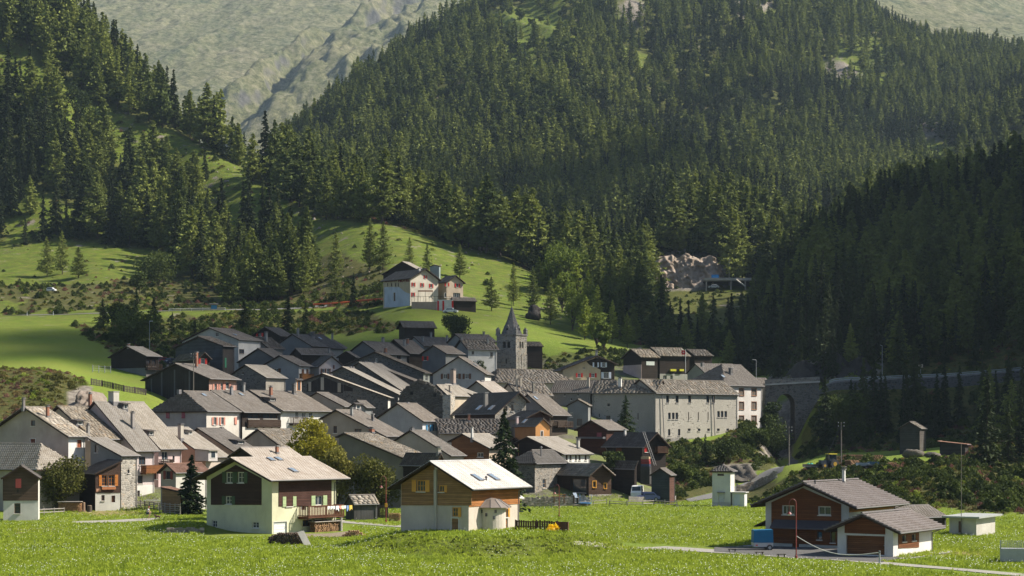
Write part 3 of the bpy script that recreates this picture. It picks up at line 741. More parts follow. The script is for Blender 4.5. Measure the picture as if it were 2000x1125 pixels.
 def pipe(s, x, yb, yt, r=.1, mat=None):
  lx, ly = s.slope_hit(x, yb); wp = s.P + s.ex * lx + s.ey * ly; zt = zy(yt, wp.y) - s.zb; z0 = s.zr - s.p1 * abs(lx - s.xr) - .2
  def mk():
   MB().tube((lx, ly, z0), (lx, ly, zt - .1), r).lathe([(r * 1.9, 0), (r * 1.9, .05), (r * .6, .2)], 8, (lx, ly, zt - .1)).put('flue', mat or GUT, s.root)
  s.post.append(mk); return s
 def skyl(s, x0, y0, x1, y1, wd=.8, ht=1.1):
  lx, ly = s.slope_hit((x0 + x1) / 2, (y0 + y1) / 2)
  def mk():
   d = Vector((s.m, 0, -s.p1)).normalized(); e = Vector((0, 1, 0)); n_ = Vector((s.m * s.p1, 0, 1)).normalized()
   c = Vector((lx, ly, s.zr - s.p1 * abs(lx - s.xr)))
   def bx(a, b, h0, h1_, oa=0):
    pts = [c + d * (i * a) + e * (j * b) for i, j in ((-1, -1), (1, -1), (1, 1), (-1, 1))]
    return [p + n_ * h0 for p in pts], [p + n_ * h1_ for p in pts]
   mb = MB(); mb.hexa(*bx(ht / 2, wd / 2, 0, .16)); f_ = mb.put('skylight', GUT, s.root)
   mb = MB(); mb.hexa(*bx(ht / 2 - .08, wd / 2 - .08, .15, .175)); mb.put('pane', SKYPANE, f_)
  s.post.append(mk); return s
 def dormer(s, x, yb, yt, wpx, mat=None, roofm=None, fr=None, out=.4, pane=None):
  """small box dormer whose front looks down the near slope; x,yb = foot of its front"""
  lx, ly = s.slope_hit(x, yb); wp = s.P + s.ex * lx + s.ey * ly
  ht = (yb - yt) * wp.y / F; wd = wpx * wp.y / F
  def mk():
   zb_ = s.zr - s.p1 * abs(lx - s.xr); m = s.m
   xi = lx - m * min(ht / max(s.p1, .25) * .95, abs(lx - s.xr) + .2)
   mb = MB().box(min(lx, xi), ly - wd / 2, zb_ - .3, max(lx, xi), ly + wd / 2, zb_ + ht - .1)
   d = mb.put('dormer', mat or WOODD, s.root)
   q = MB(); e = .22; x1_ = lx + m * out; zt = zb_ + ht - .1
   q.hexa([(x1_, ly - wd / 2 - e, zt - .10), (x1_, ly + wd / 2 + e, zt - .10), (xi, ly + wd / 2 + e, zt + .12), (xi, ly - wd / 2 - e, zt + .12)],
                   [(x1_, ly - wd / 2 - e, zt + .02), (x1_, ly + wd / 2 + e, zt + .02), (xi, ly + wd / 2 + e, zt + .24), (xi, ly - wd / 2 - e, zt + .24)])
   q.put('dormer_roof', roofm or M_SLATED, d)
   q = MB(); q.box(lx - .02 if m > 0 else lx - .05, ly - wd * .3, zb_ + .2, lx + .05 if m > 0 else lx + .02, ly + wd * .3, zt - .2); q.put('window_frame', fr or FRW, d)
   q = MB(); q.box(lx, ly - wd * .22, zb_ + .28, lx + m * .07, ly + wd * .22, zt - .28) if m > 0 else q.box(lx - .07, ly - wd * .22, zb_ + .28, lx, ly + wd * .22, zt - .28)
   q.put('pane', pane or PANE, d)
  s.post.append(mk); return s
 def balcony(s, f, x0, x1, yt, yb, dep=1.2, mat=None, solid=False, gap=.26, post_to=None, wrap=False):
  a0, z0, a1, z1 = s.rect(f, x0, yt, x1, yb)
  def mk():
   mt = mat or FASC
   mb = MB(); s.fbox(mb, f, a0, z0 - .05, a1, z0 + .12, .01, dep)
   b = mb.put('balcony', mt, s.root)
   q = MB()
   for (p, q_) in (((a0, dep - .05), (a1, dep - .05)), ((a0 + .03, .02), (a0 + .03, dep - .1)), ((a1 - .03, .02), (a1 - .03, dep - .1))):
    for z in (z0 + .2, z1 - .08):
     if p[0] == q_[0]: s.fbox(q, f, p[0] - .03, z, p[0] + .03, z + .08, p[1], q_[1])
     else: s.fbox(q, f, p[0], z, q_[0], z + .08, p[1] - .03, p[1] + .05)
   n = max(1, int((a1 - a0) / 2.2))
   for i in range(n + 1):
    a = a0 + .05 + (a1 - a0 - .1) * i / n; s.fbox(q, f, a - .05, z0 + .1, a + .05, z1, dep - .09, dep - .005)
   q.put('railing', mt, b)
   q = MB(); a = a0 + .1; k = 0
   wv = .23 if solid else .13
   while a < a1 - .15:
    s.fbox(q, f, a, z0 + .14, a + wv, z1 - .05 + .0, dep, dep + .03); a += (wv + .015) if solid else gap
   d = .15
   while d < dep - .15:
    for aa in (a0 - .03, a1): s.fbox(q, f, aa, z0 + .14, aa + .03, z1 - .05, d, d + wv)
    d += (wv + .015) if solid else gap
   q.put('balusters', mt, b, kind='stuff')
   for i in range(n + 1):
    a = a0 + .1 + (a1 - a0 - .2) * i / n; q = MB(); s.fbox(q, f, a - .07, z0 - .2, a + .07, z0 - .052, .005, dep - .1); q.put('joist', mt, b)
   if post_to is not None:
    q = MB(); zl = s.zlow + .4; pp = s.fp(f, a1 - .3 if post_to > 0 else a0 + .3, 0, dep - .25)
    q.tube((pp.x, pp.y, zl), (pp.x, pp.y, z0 - .052), .17); q.put('post', stucco((.42, .4, .36)), s.root)
  s.post.append(mk); return s
 def box_on(s, name, f, x0, y0, x1, y1, n0, n1, mat, parent=None, label=None):
  a0, z0, a1, z1 = s.rect(f, x0, y0, x1, y1)
  def mk():
   mb = MB(); s.fbox(mb, f, a0, z0, a1, z1, n0, n1); mb.put(name, mat, s.root, label)
  s.post.append(mk); return s
 def _panel(s, mb, f, P, holes, n, reveal):
  loops = [[Vector((a, z, 0)) for a, z in P]] + [[Vector((a0, z0, 0)), Vector((a1, z0, 0)), Vector((a1, z1, 0)), Vector((a0, z1, 0))] for a0, z0, a1, z1 in holes]
  flat = [v for lp in loops for v in lp]; tris = tessellate_polygon(loops)
  i = len(mb.v); mb.v += [tuple(s.fp(f, v.x, v.y, n)) for v in flat]
  for t in tris: mb.f.append(tuple(i + k for k in t))
  for a0, z0, a1, z1 in holes:
   for (p, q) in (((a0, z0), (a1, z0)), ((a1, z0), (a1, z1)), ((a1, z1), (a0, z1)), ((a0, z1), (a0, z0))):
    mb.quad(s.fp(f, *p, n), s.fp(f, *q, n), s.fp(f, *q, n - reveal), s.fp(f, *p, n - reveal))
 def build(s):
  m = s.m
  allh = {f: list(h) for f, h in s.holes.items()}
  def inside(P, h, e=.02):
   xs = np.array([h[0] - e, h[2] + e, h[2] + e, h[0] - e]); ys = np.array([h[1] - e, h[1] - e, h[3] + e, h[3] + e]); return bool(inpoly(xs, ys, P).all())
  for f, mat in (('S', s.wall), ('O', s.wall), ('G', s.gable), ('B', s.gable)):
   mb = MB()
   if f == 'O':
    x = -m * (s.w - s.osf); z = s.zroof(x); mb.quad((x, s.og, s.zlow), (x, s.l - s.og, s.zlow), (x, s.l - s.og, z), (x, s.og, z))
   else:
    P = s.outline(f); s._panel(mb, f, P, [h for h in allh[f] if inside(P, h)], 0, .22)
   mb.put('wall', mat, s.root)
  for f, P, mat, n, nm in s.clads:
   mb = MB(); s._panel(mb, f, P, [h for h in allh[f] if inside(P, h)], n, n)
   for i in range(len(P)):
    p, q = P[i], P[(i + 1) % len(P)]
    mb.quad(s.fp(f, *p, n), s.fp(f, *q, n), s.fp(f, *q, .001), s.fp(f, *p, .001))
   mb.put(nm, mat, s.root)
  w, l = s.w, s.l; xr, zr, ze, zf = s.xr, s.zr, s.ze, s.zf; T = s.th
  hn, hf = s.hip, s.hipf
  A = [(0, 0, ze), (0, l, ze), (xr, l - hf, zr), (xr, hn, zr)]
  mb = MB(); up = lambda q, d: [(p[0], p[1], p[2] + d) for p in q]
  mb.hexa(up(A, -T), A)
  far = abs(w - abs(xr)) > .3
  Bq = [(-m * w, 0, zf), (-m * w, l, zf), (xr, l - hf, zr), (xr, hn, zr)]
  if far: mb.hexa(up(Bq, -T), Bq)
  if hn: mb.hexa(up([(0, 0, ze), (xr, hn, zr), (xr, hn, zr), (-m * w, 0, zf)], -T), [(0, 0, ze), (xr, hn, zr), (xr, hn, zr), (-m * w, 0, zf)])
  rf = mb.put('roof', s.under, s.root)
  Vs, Qs, As, off = [], [], [], 0
  def slope(p0, p1, q1, q0):
   nonlocal off
   p0, p1, q0, q1 = map(Vector, (p0, p1, q0, q1)); es = (p1 - p0).normalized(); n_ = (p1 - p0).cross(q0 - p0).normalized()
   if n_.z < 0: n_ = -n_
   et = n_.cross(es);
   if et.z < 0: et = -et
   poly = [((v - p0).dot(es), (v - p0).dot(et)) for v in (p0, p1, q1, q0)]
   V, Q, A_ = slabs(poly, np.array(p0) + np.array(n_) * .004, np.array(es), np.array(et), np.array(n_), s.roofk, s.D)
   Vs.append(V); Qs.append(Q + off); As.append(A_); off += len(V)
  slope(*A)
  if far and zr - zf > .2: slope(*Bq)
  if hn: slope((-m * w, 0, zf), (0, 0, ze), (xr, hn, zr), (xr, hn, zr))
  me = np_mesh('slates', np.concatenate(Vs), np.concatenate(Qs), ROOFS[s.roofk][0], np.concatenate(As))
  tag(link('slates' if 'tile' not in s.roofk else 'tiles', me, rf), kind='stuff')
  rmat = ROOFS[s.roofk][0]
  q = MB(); zc = zr + ROOFS[s.roofk][3] * 1.6
  q.hexa([(xr - .16, hn, zc - .06), (xr + .16, hn, zc - .06), (xr + .16, l - hf, zc - .06), (xr - .16, l - hf, zc - .06)], [(xr - .05, hn, zc + .06), (xr + .05, hn, zc + .06), (xr + .05, l - hf, zc + .06), (xr - .05, l - hf, zc + .06)])
  q.put('ridge_cap', rmat, rf)
  if s.D < 460:
   q = MB(); q.tube((m * .07, .05, ze - .06), (m * .07, l - .05, ze - .06), .075, None, 6)
   px_ = -m * s.os + m * .08; yy = l - s.og - .25
   q.path([(m * .05, yy, ze - .12), (px_, yy, ze - .5), (px_, yy, s.zlow + .3)], .05)
   q.put('gutter', GUT, rf)
  for fn in s.post: fn()
  return s
M_FLASH = plain((0.30, 0.29, 0.28), 0.6, 0.4)
# ================================================================== the village
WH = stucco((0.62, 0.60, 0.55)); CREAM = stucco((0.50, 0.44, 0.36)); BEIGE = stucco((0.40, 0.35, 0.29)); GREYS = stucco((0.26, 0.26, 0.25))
SHADEW = stucco((0.38, 0.375, 0.365)); PINK = stucco((0.55, 0.42, 0.40)); ORANGE = stucco((0.58, 0.29, 0.11)); LGREEN = stucco((0.60, 0.585, 0.40))  # first one is white render with gable shade put into its colour
PALE = stucco((0.66, 0.64, 0.60)); CASTLE = plastered_stone((0.43, 0.40, 0.34)); CASTLED = plastered_stone((0.34, 0.32, 0.29))  # the darker castle stone carries the shade of the left faces
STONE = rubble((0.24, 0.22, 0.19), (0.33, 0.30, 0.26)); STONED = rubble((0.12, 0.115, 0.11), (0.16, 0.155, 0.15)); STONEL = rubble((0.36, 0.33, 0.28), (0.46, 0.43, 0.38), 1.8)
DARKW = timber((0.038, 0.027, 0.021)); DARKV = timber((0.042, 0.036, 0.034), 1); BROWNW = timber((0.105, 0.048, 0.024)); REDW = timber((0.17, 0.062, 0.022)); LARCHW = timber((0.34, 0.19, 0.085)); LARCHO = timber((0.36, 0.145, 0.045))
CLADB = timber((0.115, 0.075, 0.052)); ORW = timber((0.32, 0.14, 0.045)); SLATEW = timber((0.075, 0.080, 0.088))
S_RED = plain((0.55, 0.030, 0.022), .6); S_ORG = plain((0.48, 0.17, 0.035), .6); S_GRN = plain((0.34, 0.42, 0.22), .6); S_DGRN = plain((0.05, 0.085, 0.04), .6)
S_BRN = plain((0.12, 0.055, 0.03), .7); S_PINK = plain((0.52, 0.23, 0.17), .6); S_MAG = plain((0.32, 0.08, 0.10), .6); S_WHT = plain((0.62, 0.66, 0.74), .6); S_BLU = plain((0.05, 0.23, 0.42), .6); S_YEL = plain((0.62, 0.30, 0.05), .55)
BRICK = plain((0.26, 0.125, 0.085), .9, .1); CONC = stucco((0.46, 0.45, 0.42)); DORF = plain((0.10, 0.095, 0.10), .8)
WDOOR = plain((0.66, 0.68, 0.66), .5)
# ---- three chalets on the meadow
A = House('chalet', 'pale green and dark timber chalet with laundry on its balcony', 'chalet', 215, 38, 527.5, 938, 894, 375, 684,
          wall=LGREEN, roof='eter', os_=1.05, og=1.35, zb=.1)
A.clad('G', timber((0.060, 0.032, 0.022)), pts=[(412.5, 986), (511, 986), (511, 934), (461, 908), (412.5, 936)])
A.clad('S', timber((0.075, 0.034, 0.024)), pts=[(544, 989), (647, 989), (647, 938), (544, 938)])
for q in ((442, 922, 455, 943), (464.5, 922, 477.5, 943), (441, 969, 453.5, 985)): A.win('G', *q, shut=S_DGRN)
for q in ((414, 1016, 424, 1030), (492.5, 1019, 505.5, 1031.5)): A.win('G', *q, fr=FRW)
A.win('S', 558, 970, 571, 989, shut=S_GRN, bars=(1, 0)).door('S', 588, 969, 597.5, 996, S_BRN).win('S', 615, 968, 630, 987, shut=S_GRN, bars=(1, 0))
A.door('S', 534, 1018, 561, 1043.6, WDOOR, hor=4, panels=0, deep=.15)
A.win('S', 591, 1015, 610, 1028, fr=FRB, bars=(2, 0)).win('S', 613, 1015, 640, 1028, fr=FRB, bars=(3, 0))
A.balcony('S', 582, 652, 986, 1009, 1.7, timber((0.13, 0.055, 0.03)), post_to=1)
A.skyl(525, 896, 533, 900, .75, 1.0).skyl(540, 895, 548, 899.5, .75, 1.0).skyl(565, 917, 580, 922, .8, 1.2)
A.build()
B = House('chalet', 'larch timber chalet on a mound with round turret and yellow shutters', 'chalet', 188, 30, 922.5, 955.5, 901, 757, 1039,
          wall=stucco((0.56, 0.49, 0.41)), roof='white', os_=1.0, og=.95, zb=1.6)
B.clad('G', LARCHW, pts=[(784.5, 987), (848.6, 987), (848.6, 907), (836, 906), (784.5, 934)])
B.clad('G', LARCHW, pts=[(855, 987), (921.5, 987.6), (921.5, 951), (855, 916)])
B.clad('S', LARCHO, above=990)
B.box_on('post', 'G', 849, 918, 854, 1038, .01, .2, stucco((0.50, 0.45, 0.38)))
B.win('G', 814, 938, 831, 960, shut=S_YEL, fr=S_YEL, bars=(2, 1)).win('G', 857, 948, 868, 961, shut=S_YEL, fr=S_YEL, bars=(1, 0), sh_l=False)
B.win('G', 883, 991, 895, 1009, shut=S_YEL, fr=S_YEL, bars=(1, 1), sh_l=False).door('G', 881, 1011.5, 896, 1038, LARCHW, hor=8, panels=0, deep=.1)
B.win('S', 985, 993, 991, 1010, shut=S_YEL, fr=S_YEL, bars=(0, 1), sh_l=False).door('S', 984, 1012, 992.5, 1037, LARCHO, hor=8, panels=0, deep=.1)
B.skyl(925, 932, 938, 936, .85, 1.3).skyl(957, 931, 970, 935.5, .85, 1.3).pipe(949.5, 938.5, 931, .08, plain((.06, .05, .05)))
B.build()
# its round turret
def turret():
 a, z = B.face('S', 956, 1040); c = B.fp('S', a, 0, .15)
 r = 1.55; zt = B.face('S', 956, 990)[1]
 mb = MB(); n = 24
 mb.lathe([(r, B.zlow), (r, zt)], 28, (c.x, c.y, 0)); tr = mb.put('turret', stucco((0.58, 0.52, 0.44)), B.root)
 q = MB(); q.lathe([(r + .55, zt - .06), (r + .55, zt), (.9, zt + .78), (.05, zt + .95)], 12, (c.x, c.y, 0)); tf = q.put('turret_roof', plain((0.20, 0.165, 0.14), .5, .4), B.root)
 q = MB()
 for k in range(12):
  an = 2 * math.pi * k / 12
  q.tube((c.x + (r + .55) * math.cos(an), c.y + (r + .55) * math.sin(an), zt + .02), (c.x + .9 * math.cos(an), c.y + .9 * math.sin(an), zt + .80), .03, None, 4)
 q.put('seam', GUT, tf)
 for (px, py) in ((941, 999), (950, 1005.5), (968, 999), (965, 1011)):
  k = (px - 1000) / F; qz = (YH - py) / F; o = Vector((0, 0, CZ)) - B.P; d = Vector((k, 1, qz))
  ol = Vector((o.dot(B.ex) - c.x, o.dot(B.ey) - c.y)); dl = Vector((d.dot(B.ex), d.dot(B.ey)))
  aa = dl.dot(dl); bb = 2 * ol.dot(dl); cc = ol.dot(ol) - (r + .01) ** 2; disc = bb * bb - 4 * aa * cc
  if disc < 0: continue
  t = (-bb - math.sqrt(disc)) / (2 * aa); hx, hy = o.dot(B.ex) + t * d.dot(B.ex), o.dot(B.ey) + t * d.dot(B.ey); hz = o.z + t * d.z
  MB().box(hx - .09, hy - .09, hz - .16, hx + .09, hy + .09, hz + .16).put('peephole', PANE, tr)
turret()
TPOST = stucco((0.50, 0.49, 0.46))
C_ = House('chalet', 'red-brown timber chalet with white corner walls and ribbed tile roof', 'chalet', 186, 32, 1671.5, 992, 943.5, 1466, 1775,
          wall=TPOST, roof='tile', os_=1.15, og=1.1, zb=0)
C_.clad('G', REDW, pts=[(1507, 1060), (1643, 1066), (1643, 985), (1568, 953), (1507, 981)])
C_.win('G', 1528, 987, 1552, 1005, fr=FRW, bars=(2, 0)).win('G', 1598, 989, 1623, 1006, fr=FRW, bars=(1, 0))
C_.door('G', 1545, 1036, 1562, 1071, REDW, hor=0, panels=2).win('G', 1596, 1038, 1606, 1054, fr=FRB, bars=(0, 0)).win('G', 1622, 1038, 1632, 1060, fr=FRB, bars=(0, 0))
C_.clad('S', ORW, above=1001)
C_.chim(1648, 944, 915, 7, PALE, True)
C_.pipe(1592, 947, 939, .07, plain((.05, .05, .05)))
def cpent(s=C_):
 a0, z0, a1, z1 = s.rect('G', 1512, 1018, 1640, 1033); mb = MB()
 mb.hexa([s.fp('G', a0, z0, 1.1), s.fp('G', a1, z0, 1.1), s.fp('G', a1, z1, .07), s.fp('G', a0, z1, .07)], [s.fp('G', a0, z0 + .1, 1.1), s.fp('G', a1, z0 + .1, 1.1), s.fp('G', a1, z1 + .1, .07), s.fp('G', a0, z1 + .1, .07)])
 mb.put('canopy', plain((0.075, 0.065, 0.07), .6), s.root)
 xa = -s.w + s.os; mb = MB(); z = s.face('G', 1490, 1016)[1]
 mb.hexa([(xa - 1.5, 1.6, z - .75), (xa, 1.6, z - .05), (xa, 5.5, z - .05), (xa - 1.5, 5.5, z - .75)], [(xa - 1.5, 1.6, z - .6), (xa, 1.6, z + .1), (xa, 5.5, z + .1), (xa - 1.5, 5.5, z - .6)])
 mb.put('lean_to_roof', FASC, s.root)
C_.post.append(cpent); C_.build()
GA = House('garage', 'low garage wing with tiled roof and wide brown door', 'garage', 174, 32, 1757, 1040.5, 1005, 1610, 1845.5, wall=PALE, roof='tile', os_=.95, og=.9, zb=0)
GA.clad('G', REDW, pts=[(1650, 1041), (1729, 1044), (1729, 1024), (1683, 1010), (1650, 1022)])
GA.door('G', 1651, 1045, 1729, 1083, timber((0.20, 0.085, 0.035)), hor=5, panels=0, deep=.3)
GA.clad('S', REDW, pts=[(1754, 1071), (1794, 1069), (1794, 1039), (1754, 1041)])
GA.win('S', 1761, 1045, 1769, 1058, fr=FRB, bars=(0, 0)).win('S', 1780, 1043, 1788, 1056, fr=FRB, bars=(0, 0))
GA.build()
# ---- left foreground
L0 = House('cabin', 'small brown boarded cabin with white base and one red shutter', 'cabin', 250, 12, 2, 934, 909, xl=78, l=7, m=-1, wall=WH, gable=WH, roof='slated', os_=.25, og=.8)
L0.clad('G', CLADB, above=978).clad('S', CLADB, above=978)
L0.win('G', 30.5, 935, 41.5, 953, shut=plain((.52, .10, .09)), closed=True).win('G', 28, 983, 40, 1003, fr=FRB, bars=(0, 2), pane=PANE)
L0.box_on('sign', 'G', 24, 964.5, 45, 966, .065, .11, plain((.16, .1, .07)))
L0.box_on('emblem', 'G', 33, 956, 36.5, 962, .065, .1, plain((.03, .025, .02)))
L0.build()
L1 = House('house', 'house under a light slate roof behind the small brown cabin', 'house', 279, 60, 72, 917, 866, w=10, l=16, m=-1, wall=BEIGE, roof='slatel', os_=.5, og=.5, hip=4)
L1.build()
L2 = House('house', 'large pale rendered farmhouse with tall shaded gable and three red-brown windows', 'house', 290, 35, 132, 852.5, 795, -38, 178, wall=PALE, gable=stucco((.44, .37, .32)), roof='lauzel', os_=.6, og=.7)  # gable tone darkened to carry its shade
L2.win('G', 60.5, 821, 68.5, 832, fr=FRB, bars=(0, 0)).win('G', 59.5, 857, 69, 874, fr=plain((.18, .06, .03)), pane=plain((.12, .035, .02)), surround=WH)
L2.win('S', 150.5, 859, 159.5, 874, fr=plain((.24, .08, .03)), pane=plain((.26, .07, .03)), surround=WH).win('S', 138.5, 895, 142, 907, bars=(0, 1))
L2.chim(93, 815, 793, 7, BRICK).chim(46, 796, 778, 6, stucco((.2, .18, .17))).build()
L3 = House('house', 'house with a rough lichen-stained stone slab roof and a wide box dormer', 'house', 303, 35, 182, 858, 793, 60, 259, xrp=111, wall=BEIGE, roof='lauze', os_=.6, og=.6)
L3.dormer(156, 832, 820, 20, DORF, M_SLATED).chim(172, 853, 829, 7, stucco((.28, .26, .24))).chim(176, 796, 768, 7, BRICK).pipe(196, 806, 795, .12).build()
L3b = House('tower_house', 'narrow pale stone lean-to tower with tiny window beside cabin', 'house', 288, 35, 236, 890, 855, 170, 275, xrp=171, wall=STONEL, gable=GREYS, roof='slatel', os_=.35, og=.4)
L3b.win('S', 249, 917, 253, 924.5, fr=FRB, bars=(0, 0)).win('G', 185, 868, 192.5, 884, fr=FRB, bars=(0, 1)).build()
L4 = House('cabin', 'dark cabin with two orange-shuttered windows and whitewashed base', 'cabin', 282, 30, 185, 925, 899, xl=240, xf=150, m=-1, xrp=239, wall=DARKW, gable=stucco((.6, .58, .52)), roof='slated', os_=.25, og=.5)
L4.clad('G', timber((0.085, 0.05, 0.036)), above=963)
L4.win('G', 198.5, 928, 209, 949, shut=S_ORG, fr=S_ORG, bars=(1, 2), sh_r=False).win('G', 212, 927.5, 224, 949, shut=S_ORG, fr=S_ORG, bars=(1, 2), sh_l=False)
L4.box_on('flower_box', 'G', 198, 951, 225, 956, .07, .35, plain((.40, .16, .07))).box_on('sign', 'G', 187.5, 954.5, 197, 960, .07, .1, plain((.45, .25, .16)))
L4.door('G', 217, 967, 226, 981, S_BRN).win('G', 198, 967, 204.5, 978, fr=FRB).build()
L5a = House('house', 'pink and white house with flower balcony under a steep slate roof', 'house', 306, 34, 265, 881, 784, 110, 313, xrp=183, wall=stucco((.52, .44, .42)), roof='slatel', os_=.9, og=.5)
L5a.clad('S', WH, below=948, n=.03).door('S', 280, 957, 290, 982, S_BRN, panels=2).win('S', 269.5, 929, 279, 945, fr=FRB).win('S', 268, 958, 273, 970, fr=FRB)
L5a.win('S', 271, 892, 284, 908, fr=FRB, pane=PANE, bars=(1, 0)).win('S', 300, 923, 306, 936, fr=S_BRN, pane=plain((.14, .04, .03)))
L5a.balcony('S', 274, 311, 908, 923.5, 1.3, timber((.22, .085, .03)), solid=True)
L5a.chim(259, 836, 805, 8, stucco((.3, .27, .25))).chim(222, 787, 764, 20, stucco((.50, .47, .42)), False).dormer(245, 801, 787, 15, DORF, M_SLATED)
L5a.build()
L5b = House('house', 'pink house with pipe chimney and small dormer under steep slate roof', 'house', 314, 34, 313, 877, 784, 150, 366, xrp=228, wall=PINK, roof='slatel', os_=.9, og=.5)
L5b.dormer(295, 852, 840, 15, DORF, M_SLATED).win('S', 316, 882, 328, 899, fr=FRW, bars=(1, 0)).win('S', 337, 890, 341, 903, fr=FRB, bars=(0, 0))
L5b.balcony('S', 310, 330, 897, 905, 1.0, FASC).build()
L6 = House('house', 'small grey house with rust-red tiled roof and red shutters', 'house', 284, 36, 342, 923.5, 906, 306, 412, wall=stucco((.58, .55, .5)), gable=stucco((.36, .33, .31)), roof='tiler', os_=.35, og=.5)
L6.win('G', 324.5, 920, 333.5, 936, shut=plain((.20, .05, .04)), fr=FRB, bars=(1, 0)).build()
LS = House('log_shed', 'log shed with pink-red sheet roof in front of grey house', 'shed', 272, 36, 352, 960, 952, xl=314, xf=372, wall=timber((.26, .16, .08)), roof='tiler', xrp=314.5, os_=.12, og=.15)
LS.build()
L7 = House('house', 'slate house with square chimney and deep dormer', 'house', 322, 34, 403, 893, 834, 250, 452, xrp=319, wall=stucco((.5, .42, .36)), gable=stucco((.46, .3, .22)), roof='slatel', os_=.6, og=.5)
L7.chim(353, 858, 829, 11, stucco((.44, .40, .34))).dormer(372, 850, 840, 10, stucco((.5, .48, .44)), M_SLATED, out=.3).dormer(416, 897, 878, 26, stucco((.5, .46, .44)), M_SLATEL).build()
L8 = House('house', 'long slate house with a tall black stove pipe on its roof', 'house', 330, 34, 478, 896, 836, 300, 530, xrp=385, wall=BEIGE, roof='slate', os_=.6, og=.5)
L8.pipe(415, 862, 841, .14, plain((.03, .03, .03))).dormer(470, 869, 859, 22, DORF, M_SLATED).chim(489, 860, 845, 7, BRICK).build()
L8b = House('house', 'house with patchy brown stone slab roof beside birch', 'house', 338, 34, 575, 892, 838, 420, 640, xrp=502, wall=BEIGE, roof='lauze', os_=.6, og=.5)
L8b.build()
L9 = House('shed', 'small gabled roof peeping over the pale green chalet', 'shed', 250, 38, 494, 892, 874, 444, 590, wall=DARKW, roof='eter', os_=.6, og=.5, zb=0)
L9.chim(541, 886, 870, 7, BRICK, False).build()
# ---- middle rows
H3 = House('house', 'cream house with hipped gable and pink shutters', 'house', 345, 36, 404, 803, 763, 288, 476, wall=stucco((.62, .57, .5)), gable=stucco((.42, .37, .34)), roof='slate', os_=.5, og=.4, hip=1.6)  # gable repeats the side's cream, darkened for shade
for q in ((325, 805, 331.5, 817), (355.5, 805, 362, 817)): H3.win('G', *q, shut=S_MAG, closed=True)
for q in ((416.5, 815, 422, 830), (431, 815, 436.5, 830)): H3.win('S', *q, shut=S_PINK, bars=(1, 0))
H3.win('S', 457.5, 815, 462, 829, shut=S_PINK, closed=True).chim(311, 778, 766, 7, BRICK).skyl(395, 770, 402, 774).build()
H4 = House('house', 'house with deep dark timber loggia under slate eaves', 'house', 352, 36, 476, 805, 762, 345, 551, xrp=411, wall=DARKW, roof='slate', os_=.7, og=.3)
H4.clad('S', stucco((.6, .57, .5)), below=834).balcony('S', 481, 545, 820, 834, .5, FASC, solid=True).win('S', 484, 806, 506, 818, fr=FRB).win('S', 514, 806, 541, 818, fr=FRB, bars=(3, 0))
H4.chim(452, 771, 755, 7, stucco((.25, .24, .24))).chim(476, 766, 749, 6, GREYS).skyl(467, 768, 475, 774).build()
H5 = House('house', 'white house with small wooden balcony in shade of slate roof', 'house', 360, 36, 552, 802, 762, 420, 652, xrp=487, wall=WH, roof='slate', os_=.8, og=.3)
H5.balcony('S', 565, 594, 815, 829, 1.0, FASC).win('S', 577, 804, 583, 815).win('S', 590, 806, 597, 815).win('S', 604, 806, 611, 816)
H5.chim(529, 774, 755, 7, BRICK).dormer(532, 785, 776, 20, DORF, M_SLATED).chim(574, 770, 750, 8, STONED).dormer(645, 786, 762, 16, stucco((.5, .42, .34)), M_SLATED, fr=S_ORG).build()
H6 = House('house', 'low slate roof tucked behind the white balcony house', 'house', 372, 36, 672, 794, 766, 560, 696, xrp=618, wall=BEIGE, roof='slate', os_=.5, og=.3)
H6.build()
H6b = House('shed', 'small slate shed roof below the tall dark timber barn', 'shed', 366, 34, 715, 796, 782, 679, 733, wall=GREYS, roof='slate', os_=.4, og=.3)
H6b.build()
H1 = House('barn', 'black timber barn with grey plinth standing at the meadow edge', 'barn', 430, 36, 285, 695, 676, 210, 318, wall=stucco((.26, .24, .22)), gable=stucco((.2, .2, .19)), roof='slatel', os_=.6, og=.6)
H1.clad('G', DARKW, above=718).clad('S', DARKW, above=722).balcony('S', 283, 312, 711, 722, .9, FASC).win('S', 286, 702, 293, 716, fr=S_BRN).win('S', 297, 702, 304, 716, fr=S_BRN).win('G', 229, 725, 235, 733, fr=FRB)
H1.chim(247, 680, 671, 5, BRICK, False).build()
H2 = House('barn', 'big black timber barn with pink-shuttered side', 'barn', 385, 34, 410, 739.5, 709.5, 274, 472, wall=stucco((.50, .30, .24)), gable=DARKV, roof='slate', os_=.8, og=.6)
for q in ((430, 748, 435, 762), (440, 746, 447, 760), (418, 750, 423, 765)): H2.win('S', *q, shut=S_PINK)
for x in (295, 315, 340, 369): H2.box_on('post', 'G', x, 722 if x > 310 else 740, x + 2.5, 775, .01, .08, plain((.10, .10, .11), .9))
H2.chim(384, 718, 687, 6, BRICK, False).build()
V2 = House('barn', 'weathered blue-black barn with open hay loft side', 'barn', 420, 36, 435, 675.5, 657, 338, 463, wall=DARKV, gable=SLATEW, roof='lauzed', os_=.4, og=.4)
V2.box_on('ladder', 'S', 439, 699, 442, 718, .01, .06, plain((.03, .18, .10))).build()
V3 = House('house', 'tiny house with red and white shutter on gable', 'house', 408, 30, 387, 701, 688, xl=414, xf=337, m=-1, wall=DARKW, gable=DARKW, roof='lauzed', os_=.3, og=.4)
V3.win('G', 392, 700, 400, 711, shut=S_RED, fr=WDOOR, bars=(0, 0)).build()
V1 = House('house', 'grey-white house with one skylight at the village top edge', 'house', 445, 34, 466, 663, 639.5, 350, 515, wall=PALE, gable=stucco((.42, .41, .40)), roof='slate', os_=.5, og=.5)
